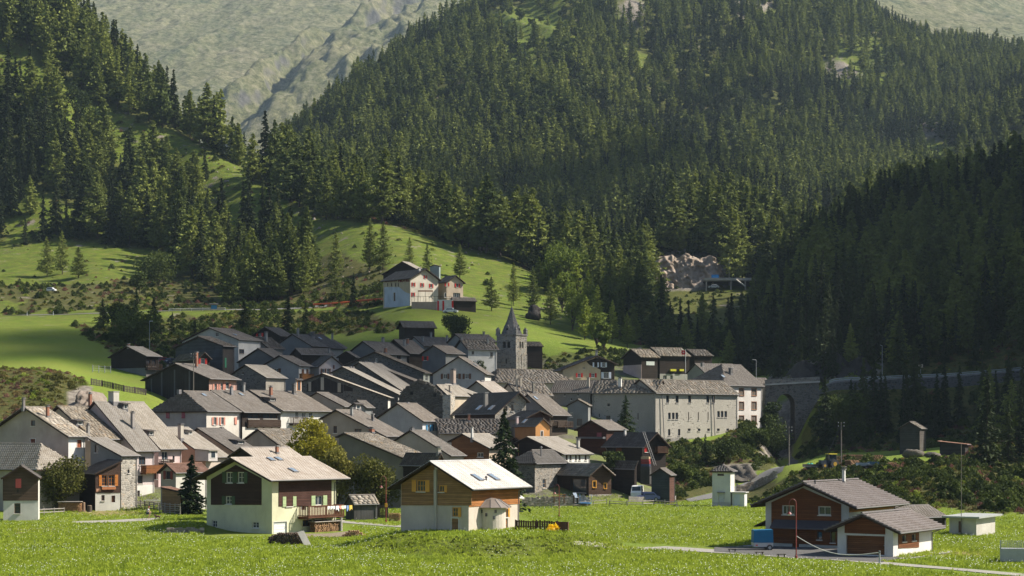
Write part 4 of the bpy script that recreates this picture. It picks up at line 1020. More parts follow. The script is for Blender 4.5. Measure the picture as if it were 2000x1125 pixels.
V1.win('G', 421, 650, 427, 657, fr=FRB).win('S', 467, 682, 477, 691, fr=FRB).skyl(457, 653, 462, 656).build()
V4 = House('house', 'dark timber house with red shutters at the village top', 'house', 482, 34, 548, 656.5, 638.5, 486, 578, wall=DARKW, roof='slate', os_=.5, og=.5)
V4.win('G', 504, 649, 511, 657, shut=S_RED, fr=FRB).build()
V4b = House('house', 'stone slab roof below the red-shuttered dark house', 'house', 458, 34, 524, 680, 658, 470, 557, wall=GREYS, roof='lauzed', os_=.4, og=.4)
V4b.chim(520, 667, 649, 6, GREYS).chim(519, 684, 670, 6, GREYS).build()
V5 = House('house', 'dark grey gabled house with square chimney at meadow foot', 'house', 468, 34, 610, 676.5, 652, 530, 643, wall=stucco((.2, .2, .2)), roof='slate', os_=.5, og=.4)
V5.chim(582, 656, 642, 5, GREYS).chim(610, 658, 648, 8, STONED, False).build()
V5b = House('house', 'dark slab-roofed house with bright skylight under meadow', 'house', 482, 34, 644, 680, 652, 560, 675, wall=GREYS, roof='slated', os_=.4, og=.4)
V5b.skyl(622, 660, 628, 663).build()
V5c = House('house', 'house with bluish slate roof nearest the steep meadow', 'house', 498, 34, 672, 682, 664, 610, 686, wall=PINK, roof='slate', os_=.4, og=.4)
V5c.chim(649, 660, 652, 4, GREYS).build()
V6 = House('house', 'long low slate roof above the orange balcony', 'house', 444, 60, 588, 692, 680, w=7, xf=655, wall=DARKW, roof='slate', os_=.5, og=.4)
V6.chim(643, 690, 682, 5, GREYS).build()
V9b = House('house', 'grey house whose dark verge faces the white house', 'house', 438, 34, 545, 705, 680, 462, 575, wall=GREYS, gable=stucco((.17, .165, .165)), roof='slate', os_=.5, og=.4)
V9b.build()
V7 = House('house', 'white house with shaded gable and orange wooden balcony', 'house', 428, 34, 584, 714, 694, 506, 612, wall=stucco((.58, .57, .54)), gable=SHADEW, roof='slate', os_=.5, og=.5)
V7.win('G', 534.5, 720, 544, 727, shut=S_BRN).win('S', 589, 721, 594, 733, fr=S_ORG).win('S', 598, 721, 603, 733, fr=S_ORG).balcony('S', 584, 607, 730, 741, 1.0, ORW, solid=True).build()
V8 = House('house', 'pale pink gable with brown shutters and deep eaves', 'house', 430, 28, 622, 716, 695, xl=675, xf=600, m=-1, wall=SHADEW, gable=stucco((.60, .52, .50)), roof='slate', os_=.4, og=.6)
V8.win('G', 629, 720, 634, 730, shut=S_BRN).win('G', 638, 720, 643, 730, shut=S_BRN, sh_l=False).win('G', 650, 713, 654, 721, fr=S_PINK).build()
V9 = House('house', 'low rubble stone house with pale slate roof', 'house', 400, 36, 520, 737.5, 712, 436, 563, wall=stucco((.42, .38, .32)), gable=rubble((.17, .165, .16), (.22, .21, .2)), roof='slatel', os_=.5, og=.4)
V9.win('G', 473, 727, 476, 731, fr=FRB).build()
V10 = House('barn', 'broad dark timber and pillar gable in mid village', 'barn', 380, 14, 761, 776.5, 729, 577, 769, xrp=629, wall=WH, gable=STONED, roof='slatel', os_=.5, og=.5)
V10.clad('G', DARKV, pts=[(600, 765), (670, 768), (670, 752), (629, 735), (600, 750)]).box_on('pillar', 'G', 627, 737, 633, 762, .07, .2, BEIGE).box_on('pillar', 'G', 603, 746, 608, 764, .07, .2, BEIGE).box_on('pillar', 'G', 660, 748, 666, 766, .07, .2, BEIGE)
V10.clad('G', DARKV, pts=[(671, 764), (689, 764), (689, 758), (671, 751)])
V10.build()
V11 = House('house', 'narrow slate roof with two white flue stacks', 'house', 392, 14, 780, 771, 716, 645, 800, xrp=668, wall=GREYS, gable=STONED, roof='slatel', os_=.4, og=.4)
V11.chim(683, 748, 722, 8, stucco((.55, .55, .53)), True).chim(694, 748, 724, 8, stucco((.4, .4, .38)), True).build()
V12 = House('house', 'pale slate roof with two thin brick chimneys in mid village', 'house', 402, 20, 788, 765, 707, 668, 832, xrp=700, wall=GREYS, gable=STONED, roof='slatel', os_=.4, og=.4)
V12.chim(712, 733, 717, 5, BRICK, False).chim(730, 747, 726, 5, BRICK, False).build()
V12b = House('house', 'slate roof strip below the grey stone gable', 'house', 412, 16, 812, 745, 707, 690, 828, xrp=714, wall=GREYS, gable=STONED, roof='slate', os_=.4, og=.4)
V12b.chim(750, 722, 708, 10, GREYS, False).build()
V13 = House('house', 'grey stone gabled house with slab roof and veranda', 'house', 422, 18, 829, 728, 687, 668, 844, xrp=731, wall=stucco((.38, .40, .36)), gable=STONED, roof='lauzed', os_=.4, og=.4)
V13.win('S', 831, 731, 836, 744, fr=FRW).chim(775, 724, 705, 6, BRICK, False).win('G', 733, 700, 737, 707).build()
V16 = House('house', 'broad shaded white gable with three dark-shuttered windows', 'house', 405, 16, 950, 731, 696, 840, 965, wall=WH, gable=SHADEW, roof='slate', os_=.5, og=.5)
for q in ((865.5, 730, 873.5, 740), (908, 730, 916, 740), (885, 730, 895, 740)): V16.win('G', *q, shut=S_BRN, bars=(1, 0))
V16.skyl(925, 712, 930, 715).build()
V17 = House('house', 'white house with long stone slab roof before the church tower', 'house', 440, 64, 912, 681.5, 663, w=8.5, xf=976, wall=WH, gable=GREYS, roof='lauzed', os_=.5, og=.5)
V17.win('S', 957.5, 688, 962.5, 697, fr=FRB).win('S', 921, 686, 926, 692, fr=FRB).chim(953, 671, 660, 5, GREYS).chim(894, 666, 658, 5, GREYS).build()
V18 = House('house', 'house behind the white one under plain blue slate', 'house', 464, 60, 905, 666, 652, w=9, xf=972, wall=GREYS, roof='slate', os_=.4, og=.4)
V18.chim(945, 655, 649, 4, GREYS).build()
V19 = House('house', 'dark gabled house with orange-red shutters in shade', 'house', 432, 38, 871, 690, 674, 819, 910, wall=GREYS, gable=stucco((.15, .15, .155)), roof='slate', os_=.5, og=.5)
V19.win('G', 828, 696, 834, 704, shut=S_RED, fr=FRB).build()
V20 = House('house', 'wide slate house with square brick chimney and dark verge', 'house', 448, 38, 742, 691, 666, 673, 800, wall=stucco((.2, .2, .2)), gable=stucco((.16, .16, .16)), roof='slate', os_=.5, og=.4)
V20.chim(753, 690, 679, 6, BRICK, False).chim(748, 668, 660, 6, GREYS).win('S', 775, 694, 783, 702, fr=FRB).build()
V21 = House('house', 'slate house with double chimney beside the wide slate house', 'house', 456, 38, 800, 690, 663, 738, 838, wall=DARKW, roof='slate', os_=.5, og=.4)
V21.chim(796, 673, 661, 5, BRICK, False).chim(790, 676, 664, 5, GREYS).build()
V22 = House('house', 'broad slate roof along the top of the village', 'house', 476, 50, 828, 676, 657, w=9, xf=905, wall=GREYS, roof='slate', os_=.5, og=.4)
V22.chim(826, 668, 658, 5, GREYS).chim(842, 660, 650, 4, GREYS).chim(873, 668, 656, 4, GREYS).build()
V23 = House('shed', 'small dark slate shed in the upper village', 'shed', 440, 20, 694, 697, 686, 657, 703, wall=DARKW, roof='slate', os_=.4, og=.4)
V23.build()
V22b = House('barn', 'black timber hay barn alone on the green slope', 'barn', 500, 72, 787, 639.5, 627, w=7, xf=854, wall=DARKW, roof='slate', os_=.5, og=.6)
V22b.build()
V14b = House('house', 'beige house with stone slab roof leaning on the ruined gable', 'house', 372, 34, 875, 773, 751, 800, 919, xrp=852, wall=stucco((.50, .42, .32)), gable=STONED, roof='slatel', os_=.4, og=.4)
V14b.win('S', 875, 793, 881, 802, fr=FRB).chim(879, 766, 752, 5, BEIGE, False).build()
V15 = House('house', 'slate house with wide brick chimney stack near white gable', 'house', 382, 34, 925, 772, 750, 846, 945, xrp=868, wall=stucco((.48, .42, .34)), roof='slatel', os_=.4, og=.4)
V15.chim(894, 751, 722, 11, stucco((.38, .3, .25)), True).build()
V43 = House('house', 'pale sheet-metal roof behind the banded brick chimney', 'house', 392, 40, 965, 770, 744, 880, 1000, xrp=930, wall=GREYS, roof='eter', os_=.4, og=.4)
V43.chim(940, 768, 747, 9, BRICK, True).build()
V42 = House('house', 'stone slab roof dotted with three tall chimneys', 'house', 402, 62, 1010, 772, 748, w=9, xf=1082, wall=BEIGE, roof='lauze', os_=.4, og=.4)
V42.chim(1009, 755, 730, 5, BEIGE, False).chim(1017, 757, 735, 5, BEIGE, False).chim(1042, 768, 746, 6, STONE, False).build()
V40 = House('church', 'low stone church nave with hipped slab roof beside tower', 'church', 428, 66, 966, 746, 721, w=12, xf=1132, wall=stucco((.46, .40, .32)), roof='lauze', os_=.5, og=.5, hip=3.2, hipf=5)
V40.build()
V24 = House('house', 'brown roof house with two open skylights and stone gable', 'house', 352, 28, 968, 808, 765.5, xl=1036, xf=880, m=-1, xrp=1015, wall=timber((.08, .045, .035)), gable=STONEL, roof='brown', os_=.4, og=1.0)
V24.skyl(931, 795, 941, 799, 1.4, 1.4).skyl(955, 795, 965, 799, 1.4, 1.4).chim(949, 793, 766, 9, stucco((.3, .28, .25)), False).win('G', 998, 790, 1003, 803, fr=FRB).win('G', 984, 793, 991, 803, fr=FRB).build()
V41 = House('house', 'house with grey gable and timber gallery beside castle wall', 'house', 362, 34, 1078, 811, 770, 1015, 1116, xrp=1030, wall=timber((.075, .055, .04)), gable=stucco((.30, .30, .29)), roof='slate', os_=.6, og=.4)
V41.balcony('S', 1082, 1112, 823, 834, .9, FASC).skyl(1042, 776, 1050, 780).build()
V44 = House('house', 'dark red-brown gabled house behind the orange one', 'house', 344, 24, 1023, 818, 802, xl=1080, xf=985, m=-1, xrp=1056, wall=stucco((.3, .25, .2)), gable=timber((.07, .035, .025)), roof='brown', os_=.4, og=.5)
V44.build()
V25 = House('house', 'orange rendered house with arched window and small skylight', 'house', 330, 34, 1046, 832, 817, xl=1078, xf=1000, m=-1, wall=stucco((.42, .20, .085)), gable=ORANGE, roof='brown', os_=.25, og=.35)
V25.win('G', 1056.5, 842, 1060.5, 853, surround=WH, bars=(0, 0)).skyl(1022, 822, 1028, 825).chim(1010, 829, 813, 6, PINK, False).build()
V26 = House('house', 'long low house under dark stone slabs behind the spruce', 'house', 345, 80, 856, 846, 819, w=9.5, xf=990, wall=BEIGE, roof='lauzed', os_=.5, og=.4)
V26.chim(916, 823, 808, 6, BRICK, False).build()
V45 = House('house', 'beige house with tall asymmetric gable behind birch tree', 'house', 322, 30, 753, 852, 800, 622, 800, xrp=655, wall=BEIGE, gable=stucco((.38, .31, .25)), roof='slate', os_=.5, og=.5)
V45.win('G', 692.5, 837.5, 706, 846, fr=FRB, bars=(1, 0)).win('G', 651, 832, 658, 846, fr=S_BRN).chim(687, 812, 796, 6, GREYS, False).chim(755, 824, 803, 7, stucco((.42, .4, .36))).chim(728, 822, 808, 6, STONED, False).dormer(800, 845, 832, 24, DORF, M_SLATED).build()
V46 = House('house', 'white house with shaded gable, blue shutters and slate roof', 'house', 346, 36, 826, 822.5, 787, 724, 866, wall=stucco((.62, .62, .62)), gable=SHADEW, roof='slate', os_=.5, og=.5)
V46.win('S', 834.5, 830, 839, 842, shut=S_BLU, fr=FRW).win('S', 845, 829, 849.5, 841, shut=S_BLU, fr=S_BRN) .chim(796, 823, 799, 6, BRICK, True).build()
V46b = House('house', 'slate house patched with pale metal sheets on its roof', 'house', 312, 34, 880, 890, 840, 740, 912, xrp=800, wall=BEIGE, roof='slate', os_=.4, og=.4)
V46b.chim(801, 850, 836, 8, GREYS).build()
V47 = House('house', 'large house with shaded grey gable under mottled stone slabs', 'house', 290, 33, 792, 897, 846, 655, 850, xrp=671, wall=BEIGE, gable=stucco((.17, .155, .14)), roof='lauze', os_=.4, og=.4)  # gable made darker than the walls, its shade is in the colour
V47.chim(767, 854, 836, 11, BRICK, True).skyl(798, 857, 806, 861).skyl(820, 862, 827, 866).build()
V48 = House('cabin', 'small dark cabin with ribbed dark roof and orange verge', 'cabin', 258, 34, 849, 910, 886, xl=874, xf=780, m=-1, wall=DARKW, gable=timber((.25, .1, .04)), roof='slated', os_=.3, og=.4, zb=.3)
V48.chim(881, 900, 874, 9, stucco((.36, .33, .28)), True).build()
V49 = House('hut', 'low weathered hut with slab roof behind picket fence', 'hut', 252, 62, 690, 985, 968, w=3.2, xf=741, wall=GREYW, roof='lauzel', os_=.2, og=.2, zb=0)
V49.build()
V27 = House('house', 'warm brown timber gable with pale slate roof by spruce', 'house', 318, 33, 957, 876, 847, 874, 1010, xrp=902, wall=stucco((.5, .4, .3)), gable=timber((.21, .10, .045)), roof='slatel', os_=.5, og=.5)
V27.win('G', 932, 884, 944, 893, bars=(1, 0)).chim(922, 857, 834, 5, PALE, False).build()
V28 = House('house', 'house with dull red sheet roof behind the spruce', 'house', 332, 34, 1052, 882, 856, 985, 1066, xrp=1004, wall=DARKW, roof='tiler', os_=.4, og=.4)
V28.build()
V29 = House('house', 'rubble stone house with hipped brown roof and stove pipe', 'house', 310, 34, 1047, 905.5, 879, 985, 1111, wall=STONE, gable=STONED, roof='brown', os_=.5, og=.4, hip=3.4)
V29.win('S', 1060, 936, 1066, 953, fr=plain((.45, .3, .2)), bars=(0, 1)).pipe(1057, 891, 873, .13).build()
V30 = House('house', 'white house with five small brown windows under slate roof', 'house', 322, 36, 1100, 887, 853, 1005, 1160, xrp=1029, wall=PALE, gable=DARKW, roof='slatel', os_=.6, og=.4)
for x in (1107, 1114.5, 1125, 1132, 1144): V30.win('S', x - 2, 889, x + 2, 899, fr=S_BRN, bars=(0, 0))
V30.chim(1129, 876, 858, 7, stucco((.42, .4, .36))).build()
V31 = House('cabin', 'old dark cabin with rough slab roof and two glowing wooden frames', 'cabin', 307, 30, 1152, 929, 907, xl=1202, xf=1076, m=-1, wall=DARKW, gable=timber((.085, .048, .03)), roof='lauzel', os_=.3, og=.8)
V31.clad('G', STONEL, below=966).win('G', 1158, 940, 1164, 952, fr=S_YEL, surround=S_YEL, bars=(0, 0)).win('G', 1180, 944, 1184.5, 954, fr=S_YEL, surround=S_YEL, bars=(0, 0)).win('G', 1170.5, 971, 1176, 982, fr=FRB)
V31.win('S', 1083, 935, 1112, 962, fr=FRB, bars=(0, 0), deep=.21).win('S', 1116, 935, 1145, 962, fr=FRB, bars=(0, 0), deep=.21).build()  # dark panes fill the open porch and stand for its shade
V32 = House('barn', 'tall black-brown barn house with gallery and leaning ladder', 'barn', 332, 36, 1258, 873, 845, xl=1311, xf=1174, m=-1, wall=DARKW, gable=timber((.03, .022, .018)), roof='slated', os_=.4, og=1.0)
V32.win('S', 1202, 875, 1214, 886, fr=timber((.2, .07, .03)), pane=timber((.2, .07, .03))).balcony('G', 1279, 1300, 872, 884, .8, timber((.10, .05, .03))).chim(1221, 851, 838, 5, PALE, False)
V32.win('G', 1259, 874, 1265, 883, shut=None, fr=S_RED, pane=S_RED).build()
V33 = House('barn', 'lower black barn with dark slate roof beside white van', 'barn', 312, 36, 1240, 916, 901, xl=1249, xf=1181, m=-1, xrp=1246.5, wall=DARKW, roof='slated', os_=.25, og=.4)
V33.build()
V34 = House('cabin', 'red-brown timber cabin with slate roof below castle', 'cabin', 350, 34, 1186, 839.5, 820.5, 1121, 1227, wall=timber((.09, .04, .03)), gable=timber((.085, .034, .024)), roof='slate', os_=.5, og=.5)
V34.win('G', 1165, 845, 1175, 854, fr=S_MAG, pane=S_MAG).win('S', 1200, 844, 1210, 853, fr=S_MAG).box_on('canopy', 'G', 1130, 853, 1183, 857, .05, 1.0, plain((.10, .10, .11))).chim(1221, 848, 836, 5, PALE, False).build()
V35 = House('shed', 'blue-black boarded shed on stone feet at field edge', 'shed', 308, 22, 1309, 928, 914.5, 1269, 1321, wall=timber((.12, .06, .045)), gable=timber((.055, .062, .072)), roof='slate', os_=.2, og=.3)
V35.build()
V54 = House('house', 'grey house squeezed between castle wall and timber cabin', 'house', 374, 20, 1150, 792, 780, 1106, 1156, wall=GREYS, gable=stucco((.20, .21, .22)), roof='lauze', os_=.2, og=.2)
V54.win('G', 1127, 818, 1137, 832, fr=S_BRN, bars=(0, 0)).win('G', 1113, 806, 1119, 815).build()
# ---- castle block and its neighbours
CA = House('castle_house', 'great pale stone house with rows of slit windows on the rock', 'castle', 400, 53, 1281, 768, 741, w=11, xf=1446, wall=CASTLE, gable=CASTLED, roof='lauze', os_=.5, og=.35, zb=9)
for x in (1304, 1322.5, 1347, 1382.5, 1393.5): CA.win('S', x - 2.9, 772.5, x + 2.9, 787, fr=FRB, bars=(0, 0), deep=.2)
for x in (1307.5, 1315, 1322, 1403.5, 1410.5, 1417.5): CA.win('S', x - 2.5, 806 if x < 1350 else 803, x + 2.5, 819 if x < 1350 else 815, fr=FRB, bars=(0, 0), deep=.2)
for x in (1345, 1364, 1383): CA.win('S', x - .9, 805, x + .9, 821, fr=FRB, bars=(0, 0), deep=.2)
for x in (1346, 1365.5, 1384, 1403, 1421.5): CA.win('S', x - 2.6, 837, x + 2.6, 842, fr=FRB, bars=(0, 0), deep=.2)
for x in (1307, 1326.5): CA.win('S', x - 2.2, 838, x + 2.2, 851, fr=FRB, bars=(0, 0), deep=.2)
CA.clad('S', rubble((.30, .28, .25), (.38, .36, .32), 2.0), below=855, n=.25, name='plinth')
def downp(s=CA):
 for px in (1291.5, 1391):
  a, z1 = s.face('S', px, 768); a2, z0 = s.face('S', px + 4, 880); p, q = s.fp('S', a, z1, .3), s.fp('S', a2, z0, .45); MB().tube(p, q, .09).put('downpipe', GUT, s.root)
CA.post.append(downp); CA.build()
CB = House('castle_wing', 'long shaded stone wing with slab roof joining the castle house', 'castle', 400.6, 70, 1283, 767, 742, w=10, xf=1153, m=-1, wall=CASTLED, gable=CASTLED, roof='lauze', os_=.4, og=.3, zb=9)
for q in ((1186, 788, 1191, 794), (1184, 812, 1192, 820), (1169.5, 808, 1171.5, 815), (1245, 807, 1247, 820)): CB.win('S', *q, fr=FRB, bars=(0, 0))
CB.chim(1211, 757, 738, 8, PALE, True).chim(1202, 750, 744, 10, STONED, False).build()
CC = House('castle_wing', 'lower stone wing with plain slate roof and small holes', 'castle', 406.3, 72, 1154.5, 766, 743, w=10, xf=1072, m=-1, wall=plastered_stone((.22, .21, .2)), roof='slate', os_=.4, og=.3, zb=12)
for x, y in ((1103, 771), (1129, 771), (1116, 780)): CC.win('S', x - 1.5, y - 2, x + 1.5, y + 2, fr=FRB, bars=(0, 0))
CC.chim(1149, 757, 737, 6, BEIGE, False).build()
CW = House('house', 'tall white house with brown-framed windows under pyramid slate roof', 'house', 428, 50, 1415, 752.5, 710, w=15, xf=1494, wall=stucco((.66, .62, .57)), gable=WH, roof='slate', os_=.5, og=.4, hip=7, zb=13)
for (x0, x1) in ((1443.5, 1453), (1468, 1477.5)):
 for (y0, y1) in ((759, 773), (785, 800), (812, 829)):
  if x0 < 1460 or 1: CW.win('S', x0, y0, x1, y1, fr=plain((.30, .17, .09)), surround=plain((.26, .12, .06)), pane=plain((.14, .12, .10)), bars=(1, 1))
CW.chim(1350, 731, 715, 6, BEIGE, False).chim(1427, 731, 718, 8, STONED, False).skyl(1410, 734, 1414, 737).build()
CW2 = House('house', 'slate roof ridge showing behind the pyramid-roofed white house', 'house', 452, 66, 1375, 727, 710, w=9, xf=1450, wall=GREYS, roof='slate', os_=.4, og=.3)
CW2.build()
CW3 = House('shed', 'small slate-roofed shed at the end of the viaduct', 'shed', 446, 68, 1476, 751, 738, w=6, xf=1508, wall=GREYS, roof='slate', os_=.3, og=.3)
CW3.build()
BA1 = House('barn', 'black barn with white name board and pink plaster corner', 'barn', 468, 60, 1251, 697.5, 682, w=9, xf=1290, wall=DARKW, roof='lauze', os_=.4, og=.6)
BA1.box_on('name_board', 'S', 1262, 706, 1278, 713.5, .03, .1, plain((.55, .58, .55))).clad('G', PINK, below=712).build()
BA2 = House('barn', 'long black barn with stone slab roof and yellow flower boxes', 'barn', 472, 66, 1288, 695, 679, w=9.5, xf=1350, wall=DARKW, roof='lauze', os_=.4, og=.3)
BA2.box_on('flowers', 'S', 1308, 721, 1319, 725, .05, .5, plain((.60, .55, .05), .9)).box_on('flowers', 'S', 1326, 721, 1334, 725, .05, .5, plain((.60, .55, .05), .9)).clad('S', stucco((.42, .40, .36)), below=730).win('S', 1295, 733, 1302, 741, fr=FRW).win('S', 1309, 733, 1314, 741, fr=FRW).build()
BA3 = House('barn', 'dark barn end with small slab roof by the forest', 'barn', 480, 66, 1356, 694.5, 683, w=8, xf=1394, wall=DARKW, roof='lauzed', os_=.4, og=.3)
BA3.build()
V39 = House('chalet', 'cream and black chalet with white and red shutters below terraces', 'chalet', 440, 14, 1096, 722.5, 694.5, xl=1207, l=9, m=-1, xrp=1167, wall=stucco((.5, .42, .3)), gable=stucco((.56, .45, .30)), roof='slated', os_=.6, og=.8)
V39.clad('G', DARKW, pts=[(1173, 745), (1200, 745), (1200, 710), (1167, 698), (1145, 706), (1152, 713), (1173, 722)])
V39.win('G', 1160.5, 708, 1166.5, 717, shut=S_WHT).win('G', 1176, 708, 1182, 717, shut=S_WHT).win('G', 1179, 727, 1188.5, 739, shut=S_WHT, bars=(2, 0)).win('G', 1128, 729, 1134.5, 737, shut=S_RED).win('G', 1154.5, 729, 1161.5, 737, shut=S_RED)
V39.win('G', 1138.5, 716.5, 1140, 720.5, bars=(0, 0)).win('G', 1141.5, 716.5, 1143, 720.5, bars=(0, 0)).chim(1165, 698, 685, 5, GREYS).build()
# ---- hotel on the terrace above
HO = House('hotel', 'cream hotel with red shutters and red HOTEL lettering on the slope', 'hotel', 560, 40, 802, 543.5, 524.5, xl=863, xf=741.5, m=-1, wall=stucco((.52, .43, .30)), gable=stucco((.72, .65, .54)), roof='slate', os_=.6, og=1.0, zb=50.2)
for q in ((805.5, 552, 809, 559.5), (822.5, 553, 826, 560.5), (840, 554.5, 844, 562), (829, 538, 832, 544), (805, 571.5, 808.5, 579)): HO.win('G', *q, shut=S_RED, bars=(1, 0))
for x in (757, 765, 772.5, 778): HO.win('S', x - 1, 553, x + 1, 560, fr=FRB, bars=(0, 0))
HO.door('S', 768.5, 571, 772.5, 588, FRB)
def hotel_bits(s=HO):
 pts = [(751, 561)] + [(751 + 28 * t, 560.5 + 0.2 * t) for t in (.5, 1)] + [(783, 563), (787, 567), (791, 570), (796, 572.5), (801, 573.5), (801, 600), (751, 600)]
 P = [s.face('S', *p) for p in pts]; mb = MB(); hs = [h for h in s.holes['S'] if h[1] < 7 and h[3] - h[1] > 1.5]
 s._panel(mb, 'S', P, [h for h in s.holes['S'] if bool(inpoly(np.array([h[0], h[2], h[2], h[0]]), np.array([h[1] + .1, h[1] + .1, h[3], h[3]]), P).all())], .04, .04)
 mb.put('plaster', stucco((.50, .55, .62)), s.root)
 for body, x0, x1, y0, y1, c in (('HOTEL', 778.5, 799.5, 545, 550.5, (0.16, 0.012, 0.012)), ('RESTAURANT', 752.5, 776, 546.5, 550, (0.20, 0.03, 0.02))):
  a0, z0, a1, z1 = s.rect('S', x0, y0, x1, y1)
  cu = bpy.data.curves.new('lettering', 'FONT'); cu.body = body; cu.size = 1.0; cu.extrude = .06; cu.align_x = 'LEFT'; cu.offset = .02
  o = bpy.data.objects.new('lettering', cu); COL.objects.link(o); o.parent = s.root; cu.materials.append(plain(c, .5))
  bpy.context.view_layer.update(); wd = max(o.dimensions.x, .1)
  hgt = (z1 - z0) / .72; o.scale = ((a1 - a0) / wd, hgt, 1)
  p = s.fp('S', a1, z0, .08)
  me = bpy.data.meshes.new_from_object(o); bpy.data.objects.remove(o); o = link('lettering', me, s.root); o.scale = ((a1 - a0) / wd, hgt, 1)
  o.location = p; o.rotation_euler = (R(90), 0, R(-90))
HO.post.append(hotel_bits); HO.chim(819, 530, 523.5, 5, PALE, False).build()
HO2 = House('hotel_wing', 'smaller cream wing with red shutters and glazed ground floor', 'hotel', 566, 34, 872, 551, 537.5, xl=910, xf=850, m=-1, wall=stucco((.5, .4, .3)), gable=stucco((.62, .5, .38)), roof='slate', os_=.5, og=.8, zb=50)
for q in ((870.5, 552.5, 875, 559), (890.5, 554, 895.5, 561)): HO2.win('G', *q, shut=S_RED)
HO2.win('G', 868, 572, 882, 581, bars=(3, 0)).win('G', 885, 572, 899, 581, bars=(3, 0)).build()
HO3 = House('house', 'dark house with light roof behind the hotel', 'house', 580, 34, 812, 524.5, 510.5, 745, 828, xrp=785, wall=DARKW, roof='slatel', os_=.4, og=.4, zb=54)
HO3.build()
HO4 = House('dormer_building', 'pale glass and metal lift house rising behind hotel', 'house', 586, 30, 858, 519, 517, 838, 862, wall=stucco((.3, .36, .36)), roof='slatel', os_=.2, og=.2, zb=54)
HO4.build()
HS = House('shed', 'dark open shed with slate roof beside the hotel car park', 'shed', 556, 74, 885, 587.5, 581, w=5, xf=932, wall=DARKW, roof='slate', os_=.4, og=.3)
HS.build()
def terrace():
 o = empty('terrace', tuple(W(804, 594, 552)), R(0), 'hotel terrace with striped red and white base wall', 'terrace')
 z = h1(o.location.x, 552) - .8; b = W(852, 596, 551)
 x0 = W(804, 0, 553).x - o.location.x; x1 = W(853, 0, 552).x - o.location.x; x2 = W(884, 0, 553).x - o.location.x; zt = zy(585.5, 552) - o.location.z; zl = z - o.location.z - 2
 MB().box(x0, 0, zl, x1 - .01, 5.5, zt - .6).put('base_wall', stucco((.40, .31, .24)), o)
 MB().box(x1, -.2, zl, x2, 5.5, zt).put('base_wall', WH, o)
 for px in (850 + 4, 864, 882):
  xx = W(px, 0, 552).x - o.location.x; MB().box(xx, -.26, zl, xx + .55, -.203, zt - .3).put('red_panel', S_RED, o)
 q = MB()
 for i in range(14): q.box(x0 + (x2 - x0) * i / 14, -.15, zt - .6, x0 + (x2 - x0) * i / 14 + .06, -.09, zt + 1.0)
 q.box(x0, -.16, zt + .95, x2, -.06, zt + 1.02); q.put('railing', FRB, o)
 q = MB(); xx = W(816, 0, 552).x - o.location.x; x3 = W(845, 0, 552).x - o.location.x
 q.box(xx, .1, zt + 2.6, x3, 3, zt + 2.75); q.put('awning', plain((.42, .13, .05)), o)
 for x_ in (xx + .1, (xx + x3) / 2, x3 - .1): MB().box(x_ - .05, .15, zt - .6, x_ + .05, .25, zt + 2.6).put('awning_post', FRB, o)
terrace()
# ---- small buildings at the right
def pyramid_tower():
 h = House('transformer_tower', 'slim white transformer tower with pyramid slate roof', 'tower', 300, 18, 1430, 920.5, 907.3, 1386, 1440, wall=stucco((.66, .64, .56)), gable=stucco((.60, .60, .56)), roof='slate', os_=.35, og=.35, hip=1.6, hipf=1.6)
 h.win('G', 1401, 925, 1414, 929.5, fr=FRB, bars=(2, 0)).door('G', 1402.5, 963, 1416, 982, plain((.50, .52, .55))).clad('G', CONC, below=981)
 h.box_on('door_canopy', 'G', 1401, 961, 1416, 963, .01, .35, GUT)
 h.build()
pyramid_tower()
def flat_box(name, label, cat, D, th, xe, yt, yb, xl, xf, wall, roofm, over=.25, rt=.14, m=1, door=None, slope=0.0):
 h = House.__new__(House); rz = -R(th) * m
 s = h; s.m = m; s.D = D; s.ex = Vector((math.cos(rz), math.sin(rz), 0)); s.ey = Vector((-math.sin(rz), math.cos(rz), 0))
 P = W(xe, yb, D); k = (xl - 1000) / F; s.w = abs((P.x - k * D) / (m * (s.ex.x - k * s.ex.y))); k = (xf - 1000) / F; s.l = abs((k * D - P.x) / (s.ey.x - k * s.ey.y))
 s.os = 0; s.og = 0; s.osf = 0; s.xr = 0; s.zr = s.ze = zy(yt, D) - P.z; s.zb = P.z; s.P = P
 root = empty(name, tuple(P), rz, label, cat); s.root = root; x0, x1 = sorted((0, -m * s.w))
 MB().box(x0, 0, -.8, x1, s.l, s.ze - rt).put('wall', wall, root)
 MB().hexa([(x0 - over, -over, s.ze - rt + .002), (x1 + over, -over, s.ze - rt + .002), (x1 + over, s.l + over, s.ze - rt + .002 + slope), (x0 - over, s.l + over, s.ze - rt + .002 + slope)],
              [(x0 - over, -over, s.ze), (x1 + over, -over, s.ze), (x1 + over, s.l + over, s.ze + slope), (x0 - over, s.l + over, s.ze + slope)]).put('roof', roofm, root)
 return s
q = flat_box('annex', 'low flat white annex beside the transformer tower', 'shed', 300, 18, 1454, 961, 991, 1430, 1459, stucco((.62, .62, .60)), CONC)
qa = q.rect('G', 1434, 966, 1445, 988); mb = MB(); q.fbox(mb, 'G', qa[0], qa[1], qa[2], qa[3], .005, .05); mb.put('door', plain((.46, .50, .56)), q.root)
q = flat_box('concrete_hut', 'flat-roofed concrete hut in the meadow with thin pole', 'hut', 213, 38, 1907, 1009, 1051, 1854, 1943.6, stucco((.52, .49, .44)), plain((.34, .35, .33), .8), over=.62, rt=.2, slope=.15)
qa = q.rect('G', 1872.5, 1018, 1876.5, 1040); mb = MB(); q.fbox(mb, 'G', qa[0], qa[1], qa[2], qa[3], .005, .04); mb.put('door', FRB, q.root)
V58 = House('shed', 'blue-grey slate roof behind the red-brown chalet', 'shed', 226, 60, 1778, 1011, 988, w=7, xf=1853, wall=DARKW, roof='slate', os_=.2, og=.2, zb=0)
V58.build()
